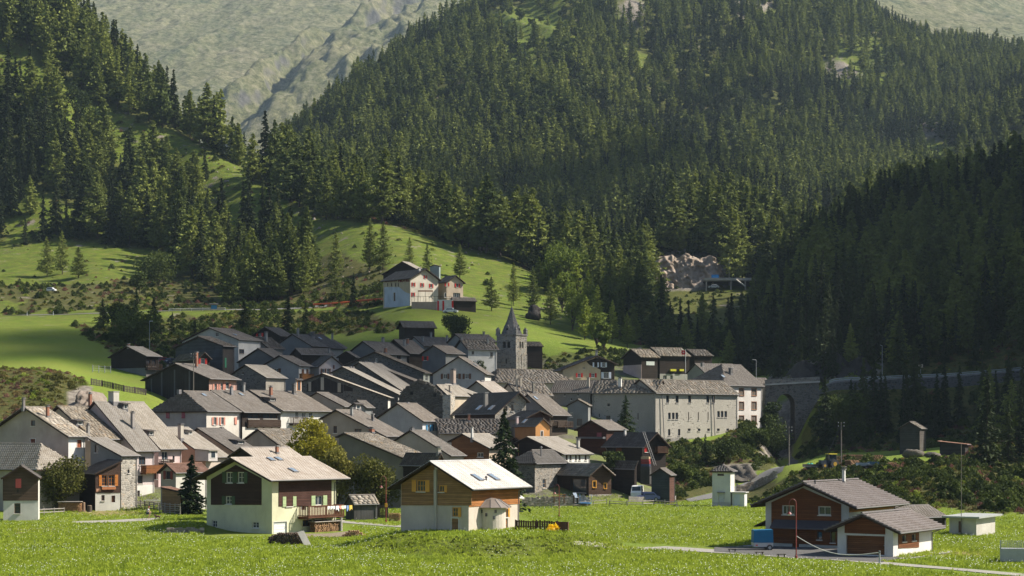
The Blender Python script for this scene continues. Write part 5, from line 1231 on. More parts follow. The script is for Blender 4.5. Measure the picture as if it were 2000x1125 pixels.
V55 = House('granary', 'dark raised timber granary on stilts among the trees', 'granary', 370, 24, 1798, 837, 824, 1754, 1811, wall=timber((.10, .085, .075)), gable=timber((.060, .056, .055)), roof='lauze', os_=.25, og=.35)
V55.build()
V56 = House('shed', 'dark lean-to shed with rusty roof edge at wood edge', 'shed', 350, 26, 1888, 868, 862, 1830, 1896, wall=timber((.05, .045, .042)), roof='tiler', xrp=1831, os_=.4, og=.5)
V56.build()
# ---- ruined gable wall
def ruin():
 D = 369; o = empty('ruined_gable', tuple(G(822, D)), R(-8), 'ruined dark rubble gable wall with broken stepped top', 'ruin')
 ox, oz = o.location.x, o.location.z; rr = random.Random(3)
 X = lambda px: (px - 1000) / F * D - ox; Z = lambda py: zy(py, D) - oz
 prof = [(779, 775), (782, 768), (792, 757), (800, 753), (808, 745), (815, 744), (820, 740), (826, 744), (834, 746), (846, 752), (852, 760), (858, 763), (865, 771), (865, 850), (779, 850)]
 P = [(X(a), Z(b)) for a, b in prof]; tr = tessellate_polygon([[Vector((a, b, 0)) for a, b in P]])
 mb = MB(); n = len(P); mb.v = [(a, 0, b) for a, b in P] + [(a, .7, b) for a, b in P]
 mb.f = [tuple(t) for t in tr] + [tuple(n + k for k in t) for t in tr] + [(i, (i + 1) % n, n + (i + 1) % n, n + i) for i in range(n)]
 mb.put('wall', STONED, o)
 V, Q, A_ = [], [], []
 k = 0
 for _ in range(2600):
  x = rr.uniform(X(779.5), X(864.5)); z = rr.uniform(Z(840), Z(741))
  if not inpoly([x], [z], P)[0]: continue
  a, b, h = rr.uniform(.14, .42), rr.uniform(.06, .15), rr.uniform(.02, .12)
  i = k * 8; k += 1
  V += [(x - a, -h, z - b), (x + a, -h * rr.uniform(.6, 1), z - b * rr.uniform(.7, 1)), (x + a * rr.uniform(.8, 1), -h, z + b), (x - a * rr.uniform(.8, 1), -h * rr.uniform(.6, 1), z + b)] + [(x - a, .05, z - b), (x + a, .05, z - b), (x + a, .05, z + b), (x - a, .05, z + b)]
  Q += [(i, i + 1, i + 2, i + 3), (i, i + 4, i + 5, i + 1), (i + 1, i + 5, i + 6, i + 2), (i + 2, i + 6, i + 7, i + 3), (i + 3, i + 7, i + 4, i)]; A_ += [rr.random()] * 8
 me = np_mesh('stones', V, Q, slab_mat((.085, .082, .078), .55), A_); tag(link('stones', me, o), kind='stuff')
 for (a, b) in ((804, 768), (850, 772)): MB().box(X(a) - .3, -.16, Z(b) - .3, X(a) + .3, -.13, Z(b) + .35).put('opening_shade', plain((.01, .01, .01)), o)  # black plates stand for the shade inside two holes
 q = MB().box(X(865) + .01, -.1, Z(850), X(865) + 1.6, 5, Z(771)); q.put('side_wall', STONEL, o)
ruin()
# ---- church tower
def church():
 D = 450; th = R(30); P = W(1007.5, 740, D); zb = h1(P.x, P.y) - .5
 o = empty('church_tower', (P.x, P.y, zb), -th, 'square stone church tower with arched belfry and pointed stone spire', 'church tower')
 w = 5.3; zt = zy(654.5, D) - zb; x0, x1, y0, y1 = -w, 0, 0, w
 LT = rubble((.32, .295, .25), (.42, .39, .34), 2.0); DK = rubble((.22, .21, .195), (.27, .26, .245), 2.0)  # same stone twice: lighter for the sunlit face, darker for shaded ones
 zo0, zo1 = zy(679, D) - zb, zy(666, D) - zb
 def archhole(c, z0, z1, hw):
  pts = [(c - hw, z0), (c + hw, z0), (c + hw, z1 - hw)] + [(c + hw * math.cos(a), z1 - hw + hw * math.sin(a)) for a in np.linspace(.3, 2.84, 7)] + [(c - hw, z1 - hw)]
  return pts
 faces = {'F': lambda a, z, n: (-w + a, -n, z), 'R': lambda a, z, n: (n, a, z), 'L': lambda a, z, n: (-w - n, w - a, z), 'B': lambda a, z, n: (-a, w + n, z)}
 for k, fn in faces.items():
  holes = [archhole(w * .40, zo0, zo1, .42), archhole(w * .62, zo0, zo1, .42)]
  s0, s1 = zy(710, D) - zb, zy(700, D) - zb; holes.append([(w * .5 - .2, s0), (w * .5 + .2, s0), (w * .5 + .2, s1), (w * .5 - .2, s1)])
  loops = [[Vector((0, 0, 0)), Vector((w, 0, 0)), Vector((w, zt, 0)), Vector((0, zt, 0))]] + [[Vector((a, b, 0)) for a, b in h] for h in holes]
  tr = tessellate_polygon(loops); mb = MB(); mb.v = [fn(v.x, v.y, 0) for lp in loops for v in lp]; mb.f = [tuple(t) for t in tr]
  for h in holes:
   for i in range(len(h)): p, q_ = h[i], h[(i + 1) % len(h)]; mb.quad(fn(*p, 0), fn(*q_, 0), fn(*q_, -.5), fn(*p, -.5))
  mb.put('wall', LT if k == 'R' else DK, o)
  q = MB()
  for a in (.02, w * .27, w * .5, w * .73, w - .32):
   pa, pb = fn(a, zy(735, D) - zb, .005), fn(a + .3, zy(690, D) - zb, .09); q.box(*[min(pa[i], pb[i]) for i in range(3)], *[max(pa[i], pb[i]) for i in range(3)])
  if k == 'R': q.put('pilaster', LT, o)
  q = MB(); pa, pb = fn(-.1, zt, .12), fn(w + .1, zt + .35, -.3); q.box(*[min(pa[i], pb[i]) for i in range(3)], *[max(pa[i], pb[i]) for i in range(3)])
  if k in 'FR' or True:
   pass
  col = MB(); c = fn(w * .51, zo0, -.15); col.tube(c, (c[0], c[1], zo1 - .5), .1); col.put('column', LT, o)
 MB().box(-w + .5, .5, 0, -.5, w - .5, zt - .1).put('inner_wall', plain((.02, .02, .02), .9), o)  # black core put in as the shade behind the belfry arches
 MB().box(-w - .2, -.2, zt + .003, .2, w + .2, zt + .4).put('cornice', DK, o)
 tip = zy(597, D) - zb; c = (-w / 2, w / 2); b = w / 2 - .35; z0 = zt + .4; mb = MB(); n = 8
 prof = [(b * 1.12, z0), (b * .98, z0 + .9), (b * .52, z0 + (tip - z0) * .5), (.09, tip)]
 mb.lathe([(r, z) for r, z in prof], 8, (c[0], c[1], 0)); sp = mb.put('spire', rubble((.15, .145, .14), (.19, .185, .18), 2.6), o)
 MB().tube((c[0], c[1], tip - .1), (c[0], c[1], tip + 1.1), .05).box(c[0] - .35, c[1] - .03, tip + .6, c[0] + .35, c[1] + .03, tip + .68).put('cross', plain((.03, .03, .03)), sp)
 for an in (-90, 0, 90, 180):
  ca, sa = math.cos(R(an)), math.sin(R(an)); px, py = c[0] + ca * b * .88, c[1] + sa * b * .88
  q = MB(); hw = .42
  A4 = [(px + sa * hw, py - ca * hw), (px - sa * hw, py + ca * hw), (px - sa * hw - ca * 1.2, py + ca * hw - sa * 1.2), (px + sa * hw - ca * 1.2, py - ca * hw - sa * 1.2)]
  q.hexa([(x, y, z0 + .3) for x, y in A4], [(x, y, z0 + 1.5) for x, y in A4])
  q.quad((A4[0][0], A4[0][1], z0 + 1.5), (A4[1][0], A4[1][1], z0 + 1.5), (px, py, z0 + 2.2)); q.quad((A4[1][0], A4[1][1], z0 + 1.5), A4[2] + (z0 + 1.5,), (px - ca * 1.2, py - sa * 1.2, z0 + 2.2), (px, py, z0 + 2.2)); q.quad(A4[0] + (z0 + 1.5,), (px, py, z0 + 2.2), (px - ca * 1.2, py - sa * 1.2, z0 + 2.2), A4[3] + (z0 + 1.5,))
  d = q.put('spire_window', DK, sp)
  MB().box(px + ca * .01 - .2, py + sa * .01 - .2, z0 + .55, px + ca * .01 + .2, py + sa * .01 + .2, z0 + 1.35).put('opening_shade', plain((.01, .01, .01)), sp)  # black block in place of the shade within the spire window
 for (ax, ay) in ((-w + .25, .25), (-.25, .25), (-.25, w - .25), (-w + .25, w - .25)):
  MB().box(ax - .38, ay - .38, z0 + .002, ax + .38, ay + .38, z0 + 1.0).hexa([(ax - .45, ay - .45, z0 + 1.0), (ax + .45, ay - .45, z0 + 1.0), (ax + .45, ay + .45, z0 + 1.0), (ax - .45, ay + .45, z0 + 1.0)], [(ax - .03, ay - .03, z0 + 1.65), (ax + .03, ay - .03, z0 + 1.65), (ax + .03, ay + .03, z0 + 1.65), (ax - .03, ay + .03, z0 + 1.65)]).put('pinnacle', DK, o)
church()
EB = House('barn', 'black timber barn behind the church tower', 'barn', 470, 76, 1020, 676, 668, w=7, xf=1062, wall=DARKW, roof='lauzed', os_=.2, og=.3)
EB.build()
# ================================================================== roads, walls, rocks
def resample(pts, n):
 P = np.array([tuple(p) for p in pts]); d = np.concatenate([[0], np.cumsum(np.linalg.norm(np.diff(P[:, :2], axis=0), axis=1))]); t = np.linspace(0, d[-1], n)
 return np.stack([np.interp(t, d, P[:, k]) for k in range(P.shape[1])], 1)
def patch(name, near, far, mat, dz=.05, n=None, m=5, dmin=140, world_pts=False):
 A_ = [p if world_pts else ground_at(*p, dmin=dmin) for p in near]; B_ = [p if world_pts else ground_at(*p, dmin=dmin) for p in far]
 L = sum((Vector(A_[i + 1]) - Vector(A_[i])).length for i in range(len(A_) - 1)); n = n or max(12, int(L / .8))
 a = resample(A_, n); b = resample(B_, n); V = []
 for j in range(m + 1): V.append(a + (b - a) * j / m)
 V = np.stack(V, 0); V[..., 2] = H(V[..., 0], V[..., 1]) + dz
 V += 0; ii = np.arange((m + 1) * n).reshape(m + 1, n); q = np.stack([ii[:-1, :-1], ii[:-1, 1:], ii[1:, 1:], ii[1:, :-1]], -1).reshape(-1, 4)
 o = link(name, np_mesh(name, V.reshape(-1, 3), q, mat)); return tag(o, kind='structure')
def gravel(c):
 t = NT('gravel'); n = t.noise(t.coord(), 9, 6, .75); n2 = t.noise(t.coord(), .6, 5)
 a = t.ramp(n, [(.3, sc(c, .6)), (.6, c), (.75, sc(c, 1.35))]); a = t.mix(t.ramp(n2, [(.45, (0, 0, 0)), (.7, (.5, .5, .5))]), a, sc(c, .72)); t.bump(n, .5, .03); return t.done(a, .95, .1)
GRV = gravel((.36, .34, .29)); ASPH = gravel((.135, .13, .125)); TARM = gravel((.19, .185, .175)); DIRT = gravel((.26, .215, .15))
patch('path', [(1120, 1065), (1300, 1074), (1480, 1086), (1600, 1093), (1700, 1101), (1830, 1112), (2010, 1129)], [(1120, 1059.5), (1300, 1068), (1480, 1080), (1600, 1088), (1700, 1096), (1830, 1107.5), (2010, 1123)], GRV, .05)
patch('yard', [(1395, 1079), (1480, 1084.5), (1600, 1092), (1722, 1100)], [(1395, 1070), (1480, 1064), (1600, 1064), (1768, 1089)], ASPH, .065, m=10)
patch('apron', [(1757, 1093), (1790, 1090), (1862, 1079)], [(1757, 1084), (1800, 1079), (1850, 1072.5)], gravel((.48, .46, .42)), .055, m=4)
patch('path', [(140, 1023), (215, 1021), (290, 1018), (312, 1015)], [(140, 1019), (215, 1016.5), (290, 1013), (312, 1011.5)], GRV, .05)
patch('path', [(664, 1021), (720, 1026), (795, 1031.5)], [(664, 1017.5), (720, 1022), (795, 1027)], GRV, .05)
patch('yard', [(560, 1050), (620, 1053), (700, 1046)], [(535, 1044), (640, 1043), (700, 1036)], DIRT, .05)
patch('path', [(30, 1044), (60, 1040), (110, 1037)], [(30, 1034), (60, 1033), (100, 1032)], DIRT, .05)
patch('village_road', [(1345, 981), (1420, 970), (1478, 948), (1528, 922), (1560, 900)], [(1340, 976), (1410, 959), (1468, 938), (1515, 914), (1545, 890)], TARM, .10, m=6)
def line_of(pts_px_D): return [G(a, b) for a, b in pts_px_D]
patch('upper_road', line_of([(-60, 593), (100, 593), (200, 593), (330, 594), (440, 595), (560, 596), (640, 597)]), line_of([(-60, 604), (100, 604), (200, 604), (330, 604), (440, 604), (560, 604), (640, 604)]), TARM, .12, m=4, world_pts=True)
patch('mountain_road', line_of([(1560, 440.5), (1700, 440.5), (1850, 440.5), (2150, 440.5)]), line_of([(1560, 448), (1700, 448), (1850, 448), (2150, 448)]), TARM, .12, m=4, world_pts=True)
patch('square', line_of([(312, 432), (340, 430)]), line_of([(314, 470), (352, 470)]), TARM, .12, m=8, world_pts=True)
# ---- viaduct and the wall that carries the mountain road
def viaduct():
 D = 437.5; X = lambda px: (px - 1000) / F * D; Z = lambda py: zy(py, D)
 o = empty('viaduct', (X(1545), D, Z(850)), 0, 'stone road viaduct with one tall arch beside the white house', 'bridge'); ox, oy, oz = o.location
 zt0, zt1 = Z(750), Z(744); zb = Z(905)
 arch = [(X(1516), zb), (X(1516), Z(806))] + [(X(1534.5) - 18.5 / F * D * math.cos(a), Z(792) + (Z(769) - Z(792)) * math.sin(a)) for a in np.linspace(0.15, math.pi - .15, 12)] + [(X(1553), Z(806)), (X(1553), zb)]
 P = [(X(1495), zb)] + arch + [(X(1600), zb), (X(1600), zt1), (X(1495), zt0)]
 tr = tessellate_polygon([[Vector((a, b, 0)) for a, b in P]]); n = len(P); mb = MB()
 mb.v = [(a - ox, 0, b - oz) for a, b in P] + [(a - ox, 7.5, b - oz) for a, b in P]; mb.f = [tuple(t) for t in tr] + [tuple(n + k for k in t) for t in tr] + [(i, (i + 1) % n, n + (i + 1) % n, n + i) for i in range(n)]
 mb.put('wall', rubble((.13, .125, .115), (.17, .165, .155), 1.6), o)
 q = MB(); a, b = X(1494) - ox, X(1601) - ox
 q.hexa([(a, -.3, zt0 - oz + .002), (b, -.3, zt1 - oz + .002), (b, .35, zt1 - oz + .002), (a, .35, zt0 - oz + .002)], [(a, -.3, zt0 - oz + 1.0), (b, -.3, zt1 - oz + 1.0), (b, .35, zt1 - oz + 1.0), (a, .35, zt0 - oz + 1.0)]); q.put('parapet', rubble((.22, .21, .195), (.27, .26, .24), 2), o)
 q = MB().hexa([(a, .36, zt0 - oz), (b, .36, zt1 - oz), (b, 7.5, zt1 - oz), (a, 7.5, zt0 - oz)], [(a, .36, zt0 - oz + .15), (b, .36, zt1 - oz + .15), (b, 7.5, zt1 - oz + .15), (a, 7.5, zt0 - oz + .15)]); q.put('deck', TARM, o)
 q = MB().hexa([(a, -.45, zt0 - oz - .35), (b, -.45, zt1 - oz - .35), (b, -.002, zt1 - oz - .35), (a, -.002, zt0 - oz - .35)], [(a, -.45, zt0 - oz), (b, -.45, zt1 - oz), (b, -.002, zt1 - oz), (a, -.002, zt0 - oz)]); q.put('string_course', CONC, o)
viaduct()
def road_wall():
 xs = np.linspace(1600, 2160, 57); D = 438; w = empty('retaining_wall', tuple(G(1800, 438)), 0, 'long dark retaining wall carrying the mountain road', 'wall'); o = w.location
 top = [h1((p - 1000) / F * 443, 443) + .12 for p in xs]; X = [(p - 1000) / F * D - o.x for p in xs]
 mb = MB()
 for i in range(len(xs) - 1):
  a, b = top[i] - o.z, top[i + 1] - o.z
  mb.hexa([(X[i], -.3, a - 6), (X[i + 1], -.3, b - 6), (X[i + 1], .4, b - 6), (X[i], .4, a - 6)], [(X[i], -.1, a + .1), (X[i + 1], -.1, b + .1), (X[i + 1], .4, b + .1), (X[i], .4, a + .1)])
 mb.put('wall', rubble((.10, .10, .10), (.14, .14, .14), 1.4), w)
 g = empty('guard_rail', tuple(G(1800, 438)), 0, 'steel guard rail along the mountain road', 'guard rail')
 for i in range(2, len(xs), 2): MB().box(X[i] - .06, .1, top[i] - o.z, X[i] + .06, .2, top[i] - o.z + .95).put('post', GUT, g)
 mb = MB()
 for i in range(2, len(xs) - 1):
  for h in (.45, .8): mb.hexa([(X[i], .02, top[i] - o.z + h), (X[i + 1], .02, top[i + 1] - o.z + h), (X[i + 1], .09, top[i + 1] - o.z + h), (X[i], .09, top[i] - o.z + h)], [(X[i], .02, top[i] - o.z + h + .22), (X[i + 1], .02, top[i + 1] - o.z + h + .22), (X[i + 1], .09, top[i + 1] - o.z + h + .22), (X[i], .09, top[i] - o.z + h + .22)])
 mb.put('rail', plain((.30, .33, .35), .4, .5, .4), g, kind='stuff')
road_wall()
# ---- rocks
def rock_mat(c, w=.5):
 t = NT('rock_face'); v = t.coord('Object', (1, .6, .38)); n = t.noise(v, .5, 9, .72); n2 = t.noise(v, 3.5, 6, .7)
 a = t.ramp(n, [(.30, sc(c, .40)), (.44, sc(c, .85)), (.56, c), (.70, sc((c[0], c[1] * 1.02, c[2] * 1.05), 1.5))]); a = t.mix(t.ramp(n2, [(.38, (0, 0, 0)), (.65, (.8, .8, .8))]), a, sc((c[0] * 1.1, c[1] * .92, c[2] * .8), .7))
 t.bump(t.math('ADD', n, n2), 1.0, .25); return t.done(a, .95, .1)
def cliff(name, label, outline, D0, D1, mat, seed, amp=2.0, res=.6, dome=0.0):
 """weathered face between the rows of an outline given as [(px, ytop, ybottom)...]"""
 xs = np.array([p[0] for p in outline]); x0, x1 = xs[0], xs[-1]; n = int((x1 - x0) / F * D0 / res); px = np.linspace(x0, x1, n)
 yt = np.interp(px, xs, [p[1] for p in outline]); yb = np.interp(px, xs, [p[2] for p in outline]); m = max(8, int((yb - yt).max() / F * D0 / res))
 T = np.linspace(0, 1, m)[:, None]; D = D0 + (D1 - D0) * (1 - T) + 0 * px[None]; Y = yt[None] * (1 - T) + yb[None] * T
 X = (px[None] - 1000) / F * D0 + 0 * T; Z = CZ + (YH - Y) * D0 / F
 k1 = fbm(X / 4.5 + Z / 9, Z / 7, seed, 5, True); cx, cz = np.floor(X / 2.3 + vnoise(X / 3, Z / 3, seed) * 2), np.floor(Z / 3.1 + vnoise(X / 3, Z / 4, seed + 1) * 2); k2 = _h(cx, cz, seed)
 cx, cz = np.floor(X / .95 + vnoise(X / 2, Z / 2, seed) * 3), np.floor(Z / 1.2 + vnoise(X / 2, Z / 2, seed + 3) * 3); k3 = _h(cx, cz, seed + 7)
 edge = np.minimum(1, np.minimum(np.linspace(0, 1, n), np.linspace(1, 0, n)) * 8)[None]
 D = D - (k1 * 1.1 + k2 * .9 + k3 * .6 - 1.3) * amp + (1 - edge) * amp * .8 - dome * np.sin(np.pi * np.linspace(0, 1, n))[None] * np.sqrt(np.clip(T, 0, 1))
 Z = Z + (k3 - .5) * .3
 Xa = np.concatenate([X[:1], X]); Da = np.concatenate([D[:1] + amp * 3 + 4, D]); Za = np.concatenate([Z[:1] - .2, Z])
 ii = np.arange(Xa.size).reshape(Xa.shape); q = np.stack([ii[:-1, :-1], ii[1:, :-1], ii[1:, 1:], ii[:-1, 1:]], -1).reshape(-1, 4)
 o = link(name, np_mesh(name, np.stack([Xa, Da, Za], -1).reshape(-1, 3), q, mat)); return tag(o, label, 'rock')
RKL = rock_mat((.42, .355, .29)); RKG = rock_mat((.15, .14, .12)); RKD = rock_mat((.055, .052, .05))
cliff('rock_face', 'pale pinkish rock cliff in a gap of the wood above the black barns', [(1262, 552, 575), (1268, 520, 590), (1280, 510, 590), (1292, 496, 600), (1318, 492, 600), (1326, 500, 600), (1345, 488, 600), (1372, 500, 600), (1390, 492, 600), (1405, 500, 600), (1416, 516, 600), (1425, 545, 580)], 738, 750, RKL, 5, 2.3, .45)
cliff('rock_face', 'shaded grey crag above the start of the viaduct road', [(1552, 728, 745), (1575, 700, 748), (1600, 712, 747), (1640, 682, 746), (1665, 706, 746), (1690, 694, 744), (1725, 728, 742)], 450.5, 456, RKD, 12, 1.6, .5)
cliff('rock_face', 'rock outcrop below the brush bank beside farmhouse roof', [(130, 785, 800), (140, 762, 812), (158, 760, 815), (172, 778, 810), (182, 792, 805)], 356, 364, rock_mat((.27, .235, .20)), 15, 2.6, .3)
cliff('rock_face', 'pale scree rock on the slope under the castle bushes', [(1436, 920, 936), (1446, 908, 940), (1458, 913, 940), (1470, 906, 936), (1480, 922, 930)], 352, 358, RKG, 18, 1.5, .35)
def boulder(px, py, w, h, D, label, mat, seed):
 g = G(px, D) if py is None else ground_at(px, py, dmin=D); r = w * g.y / F / 2; hh = h * g.y / F; mb = MB()
 rs = np.random.default_rng(seed); n, m = 18, 10; V = []
 for j in range(m + 1):
  for i in range(n):
   th, ph = 2 * math.pi * i / n, math.pi * j / m; v = np.array([math.sin(ph) * math.cos(th), math.sin(ph) * math.sin(th), math.cos(ph)])
   k = 1 + .45 * (float(fbm(np.array([v[0] * 1.7 + seed]), np.array([v[1] * 1.7 + v[2] * 1.9]), seed, 4)[0]) - .5) * 2
   V.append((v[0] * r * k, v[1] * r * k, max(-.3, v[2] * hh * .62 * k + hh * .38)))
 q = [(j * n + i, j * n + (i + 1) % n, (j + 1) * n + (i + 1) % n, (j + 1) * n + i) for j in range(m) for i in range(n)]
 tag(link('boulder', np_mesh('boulder', V, q, mat), None, g), label, 'boulder')
boulder(1042, None, 30, 26, 566, 'grey boulder as tall as a house above the church slope', RKD, 3)
boulder(733, None, 34, 12, 487, 'rock sticking out of the green slope left of hay barn', RKG, 5)
boulder(945, None, 22, 12, 728, 'reddish boulder on the ridge of the bright pasture', rock_mat((.33, .25, .19)), 7)
boulder(1785, 893, 42, 16, 330, 'flat lichen-covered boulder under the raised granary', RKG, 9)
boulder(1822, 893, 30, 10, 330, 'low pale boulder right of the granary rock', RKG, 11)
rs_ = np.random.default_rng(77)
def stones():
 V, Q, k = [], [], 0
 for (cx, cy, sx, sy, n, d0) in ((900, 500, 90, 30, 34, 600), (450, 345, 30, 25, 12, 700), (400, 300, 60, 30, 14, 700), (700, 420, 60, 14, 14, 640), (630, 440, 40, 30, 12, 600), (700, 530, 60, 25, 12, 600), (1100, 600, 40, 20, 20, 520), (1230, 690, 26, 8, 40, 470), (40, 190, 30, 50, 20, 800), (420, 395, 30, 10, 20, 800)):
  for _ in range(n):
   g = ground_at(cx + rs_.normal() * sx / 2, cy + rs_.normal() * sy / 2, dmin=d0)
   if g.y > 1200: continue
   r = rs_.uniform(.15, .55) * (1 if rs_.random() < .85 else 2); i = len(V)
   for a in range(6): V.append((g.x + r * math.cos(a * 1.05) * rs_.uniform(.7, 1.2), g.y + r * math.sin(a * 1.05) * rs_.uniform(.7, 1.2), g.z - .15))
   for a in range(6): V.append((g.x + r * .65 * math.cos(a * 1.05) * rs_.uniform(.7, 1.2), g.y + r * .65 * math.sin(a * 1.05), g.z + r * rs_.uniform(.4, .9)))
   Q += [(i + a, i + (a + 1) % 6, i + 6 + (a + 1) % 6, i + 6 + a) for a in range(6)] + [(i + 6, i + 7, i + 8, i + 9), (i + 9, i + 10, i + 11, i + 6)]
 tag(link('stones', np_mesh('stones', V, Q, rock_mat((.26, .235, .20)))), kind='stuff')
stones()
# ---- a cloud added out of view to shade the upper village, another the mountainside
def shade_cloud(g, nb, sx, sy, seed):
 c = Vector(g) + SDIR * 2900; rs = np.random.default_rng(seed); V, Q = [], []
 for b in range(nb):
  o = np.array([rs.normal() * sx, rs.normal() * sy, rs.normal() * 5]); r = rs.uniform(18, 34); n, m = 14, 8; i = len(V)
  for j in range(m + 1):
   for k in range(n):
    th, ph = 2 * math.pi * k / n, math.pi * j / m; V.append((o[0] + r * math.sin(ph) * math.cos(th), o[1] + r * math.sin(ph) * math.sin(th), o[2] + r * .35 * math.cos(ph)))
  Q += [(i + j * n + k, i + j * n + (k + 1) % n, i + (j + 1) * n + (k + 1) % n, i + (j + 1) * n + k) for j in range(m) for k in range(n)]
 t = NT('shade_cloud'); t.done((.9, .9, .9), 1, 0); tr = t.add('ShaderNodeBsdfTransparent'); ms = t.add('ShaderNodeMixShader'); ms.inputs[0].default_value = .32
 t.con(tr.outputs[0], ms.inputs[1]); t.con(t.b.outputs[0], ms.inputs[2]); t.con(ms.outputs[0], t.out.inputs[0])
 tag(link('shade_cloud', np_mesh('shade_cloud', V, Q, t.m, None, True), None, c), kind='structure')
shade_cloud((-80, 484, 26), 26, 31, 26, 4)
shade_cloud((45, 1080, 160), 34, 62, 60, 6)
# ================================================================== trees and plants
def kites(C, Dr, Ln, Wd, rs):
 """leaf sprays: C centres, Dr directions, each a kite with a slight fold"""
 n = len(C); Dr = Dr / np.maximum(np.linalg.norm(Dr, axis=1, keepdims=True), 1e-6)
 rv = rs.normal(size=(n, 3)); S = np.cross(Dr, rv); S /= np.maximum(np.linalg.norm(S, axis=1, keepdims=True), 1e-6)
 L = Ln[:, None]; Wd = Wd[:, None]
 V = np.stack([C - Dr * L * .5, C + S * Wd * .5, C + Dr * L * .5, C - S * Wd * .5], 1).reshape(-1, 3)
 return V, np.arange(4 * n).reshape(-1, 4)
def cone_tree(seed, h=20, kind='larch', nb=85, per=11, card=.62):
 rs = np.random.default_rng(seed); C, Dr, Ln, Wd, A = [], [], [], [], []
 rmax = h * {'larch': .245, 'spruce': .175, 'open': .20, 'pine': .23}[kind]
 lo = {'larch': .10, 'spruce': .03, 'open': .02, 'pine': .14}[kind]
 TB = MB(); lean = rs.normal(size=2) * .01 * h
 ax = lambda t: np.array([lean[0] * t, lean[1] * t, h * t])
 for i in range(5): TB.tube(tuple(ax(i / 5)), tuple(ax((i + 1) / 5)), h * .013 * (1 - i / 5.2), h * .013 * (1 - (i + 1) / 5.2), 6)
 sect = rs.uniform(.65, 1.2, size=7)
 for b in range(nb):
  t = lo + (1 - lo) * ((b + rs.random()) / nb) ** (1.0 if kind != 'pine' else .9)
  if kind == 'pine': pr = math.sin(min(1, (1 - t) * 1.35 + .15) * 1.55) ** .7
  elif kind == 'larch': pr = min(1, (1 - t) * 1.25) ** .80 * (1 - .35 * max(0, .25 - t) / .25)
  elif kind == 'open': pr = min(1, (1 - t) * 1.45) ** .85
  else: pr = (1 - t) ** .92
  az = rs.random() * 2 * math.pi; L = rmax * (pr * rs.uniform(.62, 1.18) * sect[int(az / 6.2832 * 7) % 7] + .03)
  d = np.array([math.cos(az), math.sin(az)]); rise = {'larch': .12, 'spruce': -.28, 'open': -.12, 'pine': .35}[kind] + rs.normal() * .08
  o = ax(t);
  e = o + np.array([d[0] * L * .95, d[1] * L * .95, rise * L]);
  if L > h * .05: TB.tube(tuple(o), tuple(e), h * .0022 + L * .006, .012, 3)
  k = max(3, int(per * (.35 + pr)))
  for j in range(k):
   f = (j + rs.random()) / k; f = .12 + .88 * f
   sag = -.18 * f * f * L if kind in ('spruce', 'open') else .06 * f * L
   spread = L * .17 * (1.15 - f * .7)
   p = o + np.array([d[0] * L * f, d[1] * L * f, rise * L * f + sag]) + rs.normal(size=3) * spread * np.array([1, 1, .45])
   C.append(p); dr = np.array([d[0], d[1], -.25 if kind != 'pine' else .4]) + rs.normal(size=3) * .55; Dr.append(dr)
   s = card * h / 20 * rs.uniform(.7, 1.35) * (.75 + .35 * pr); Ln.append(s * 1.7); Wd.append(s * .8)
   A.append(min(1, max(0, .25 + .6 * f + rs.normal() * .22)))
 V, Q = kites(np.array(C), np.array(Dr), np.array(Ln), np.array(Wd), rs)
 return TB, V, Q, np.repeat(np.array(A), 4)
def leaf_tree(seed, h=6, r=2.4, n=3800, card=.26, trunk=.25, blobs=16, squash=.9, stems=1):
 rs = np.random.default_rng(seed); TB = MB(); C = []; A = []
 zc = h * (trunk + (1 - trunk) / 2); rz = h * (1 - trunk) / 2
 bl = []
 for i in range(blobs):
  v = rs.normal(size=3); v /= np.linalg.norm(v); k = rs.uniform(.35, .78)
  c = np.array([v[0] * r * k, v[1] * r * k, zc + v[2] * rz * k]); bl.append((c, r * rs.uniform(.28, .46)))
 for i in range(stems):
  o = np.array([rs.normal() * .12 * (stems > 1), rs.normal() * .12 * (stems > 1), 0]); m = o + np.array([0, 0, h * trunk])
  TB.tube(tuple(o), tuple(m), h * .022, h * .016, 7)
  for c, rr in bl: TB.tube(tuple(m), tuple(c), h * .009, .015, 4)
 for i in range(n):
  c, rr = bl[int(rs.integers(len(bl)))]; v = rs.normal(size=3); v /= np.linalg.norm(v); q = rr * rs.uniform(.55, 1.08)
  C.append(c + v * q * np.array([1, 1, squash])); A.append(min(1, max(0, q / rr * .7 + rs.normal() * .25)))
 C = np.array(C); Dr = rs.normal(size=(n, 3)); s = card * rs.uniform(.6, 1.4, size=n)
 V, Q = kites(C, Dr, s * 1.3, s * .9, rs); return TB, V, Q, np.repeat(np.array(A), 4)
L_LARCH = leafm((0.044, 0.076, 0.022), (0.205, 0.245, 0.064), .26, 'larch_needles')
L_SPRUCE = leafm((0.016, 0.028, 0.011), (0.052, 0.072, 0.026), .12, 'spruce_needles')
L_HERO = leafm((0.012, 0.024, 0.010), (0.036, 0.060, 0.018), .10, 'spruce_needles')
L_YEL = leafm((0.105, 0.115, 0.012), (0.270, 0.255, 0.030), .35, 'birch_leaves')
L_ROW = leafm((0.030, 0.045, 0.012), (0.110, 0.115, 0.030), .30, 'rowan_leaves')
L_ROW2 = leafm((0.050, 0.070, 0.014), (0.170, 0.165, 0.045), .30, 'rowan_leaves')
L_BUSH = leafm((0.026, 0.044, 0.012), (0.085, 0.115, 0.028), .20, 'bush_leaves')
L_LIME = leafm((0.095, 0.140, 0.022), (0.240, 0.300, 0.055), .30, 'bright_leaves')
L_RED = leafm((0.070, 0.036, 0.030), (0.200, 0.100, 0.085), .30, 'fireweed'); L_TAN = leafm((0.080, 0.066, 0.024), (0.205, 0.160, 0.070), .25, 'dry_herbs')
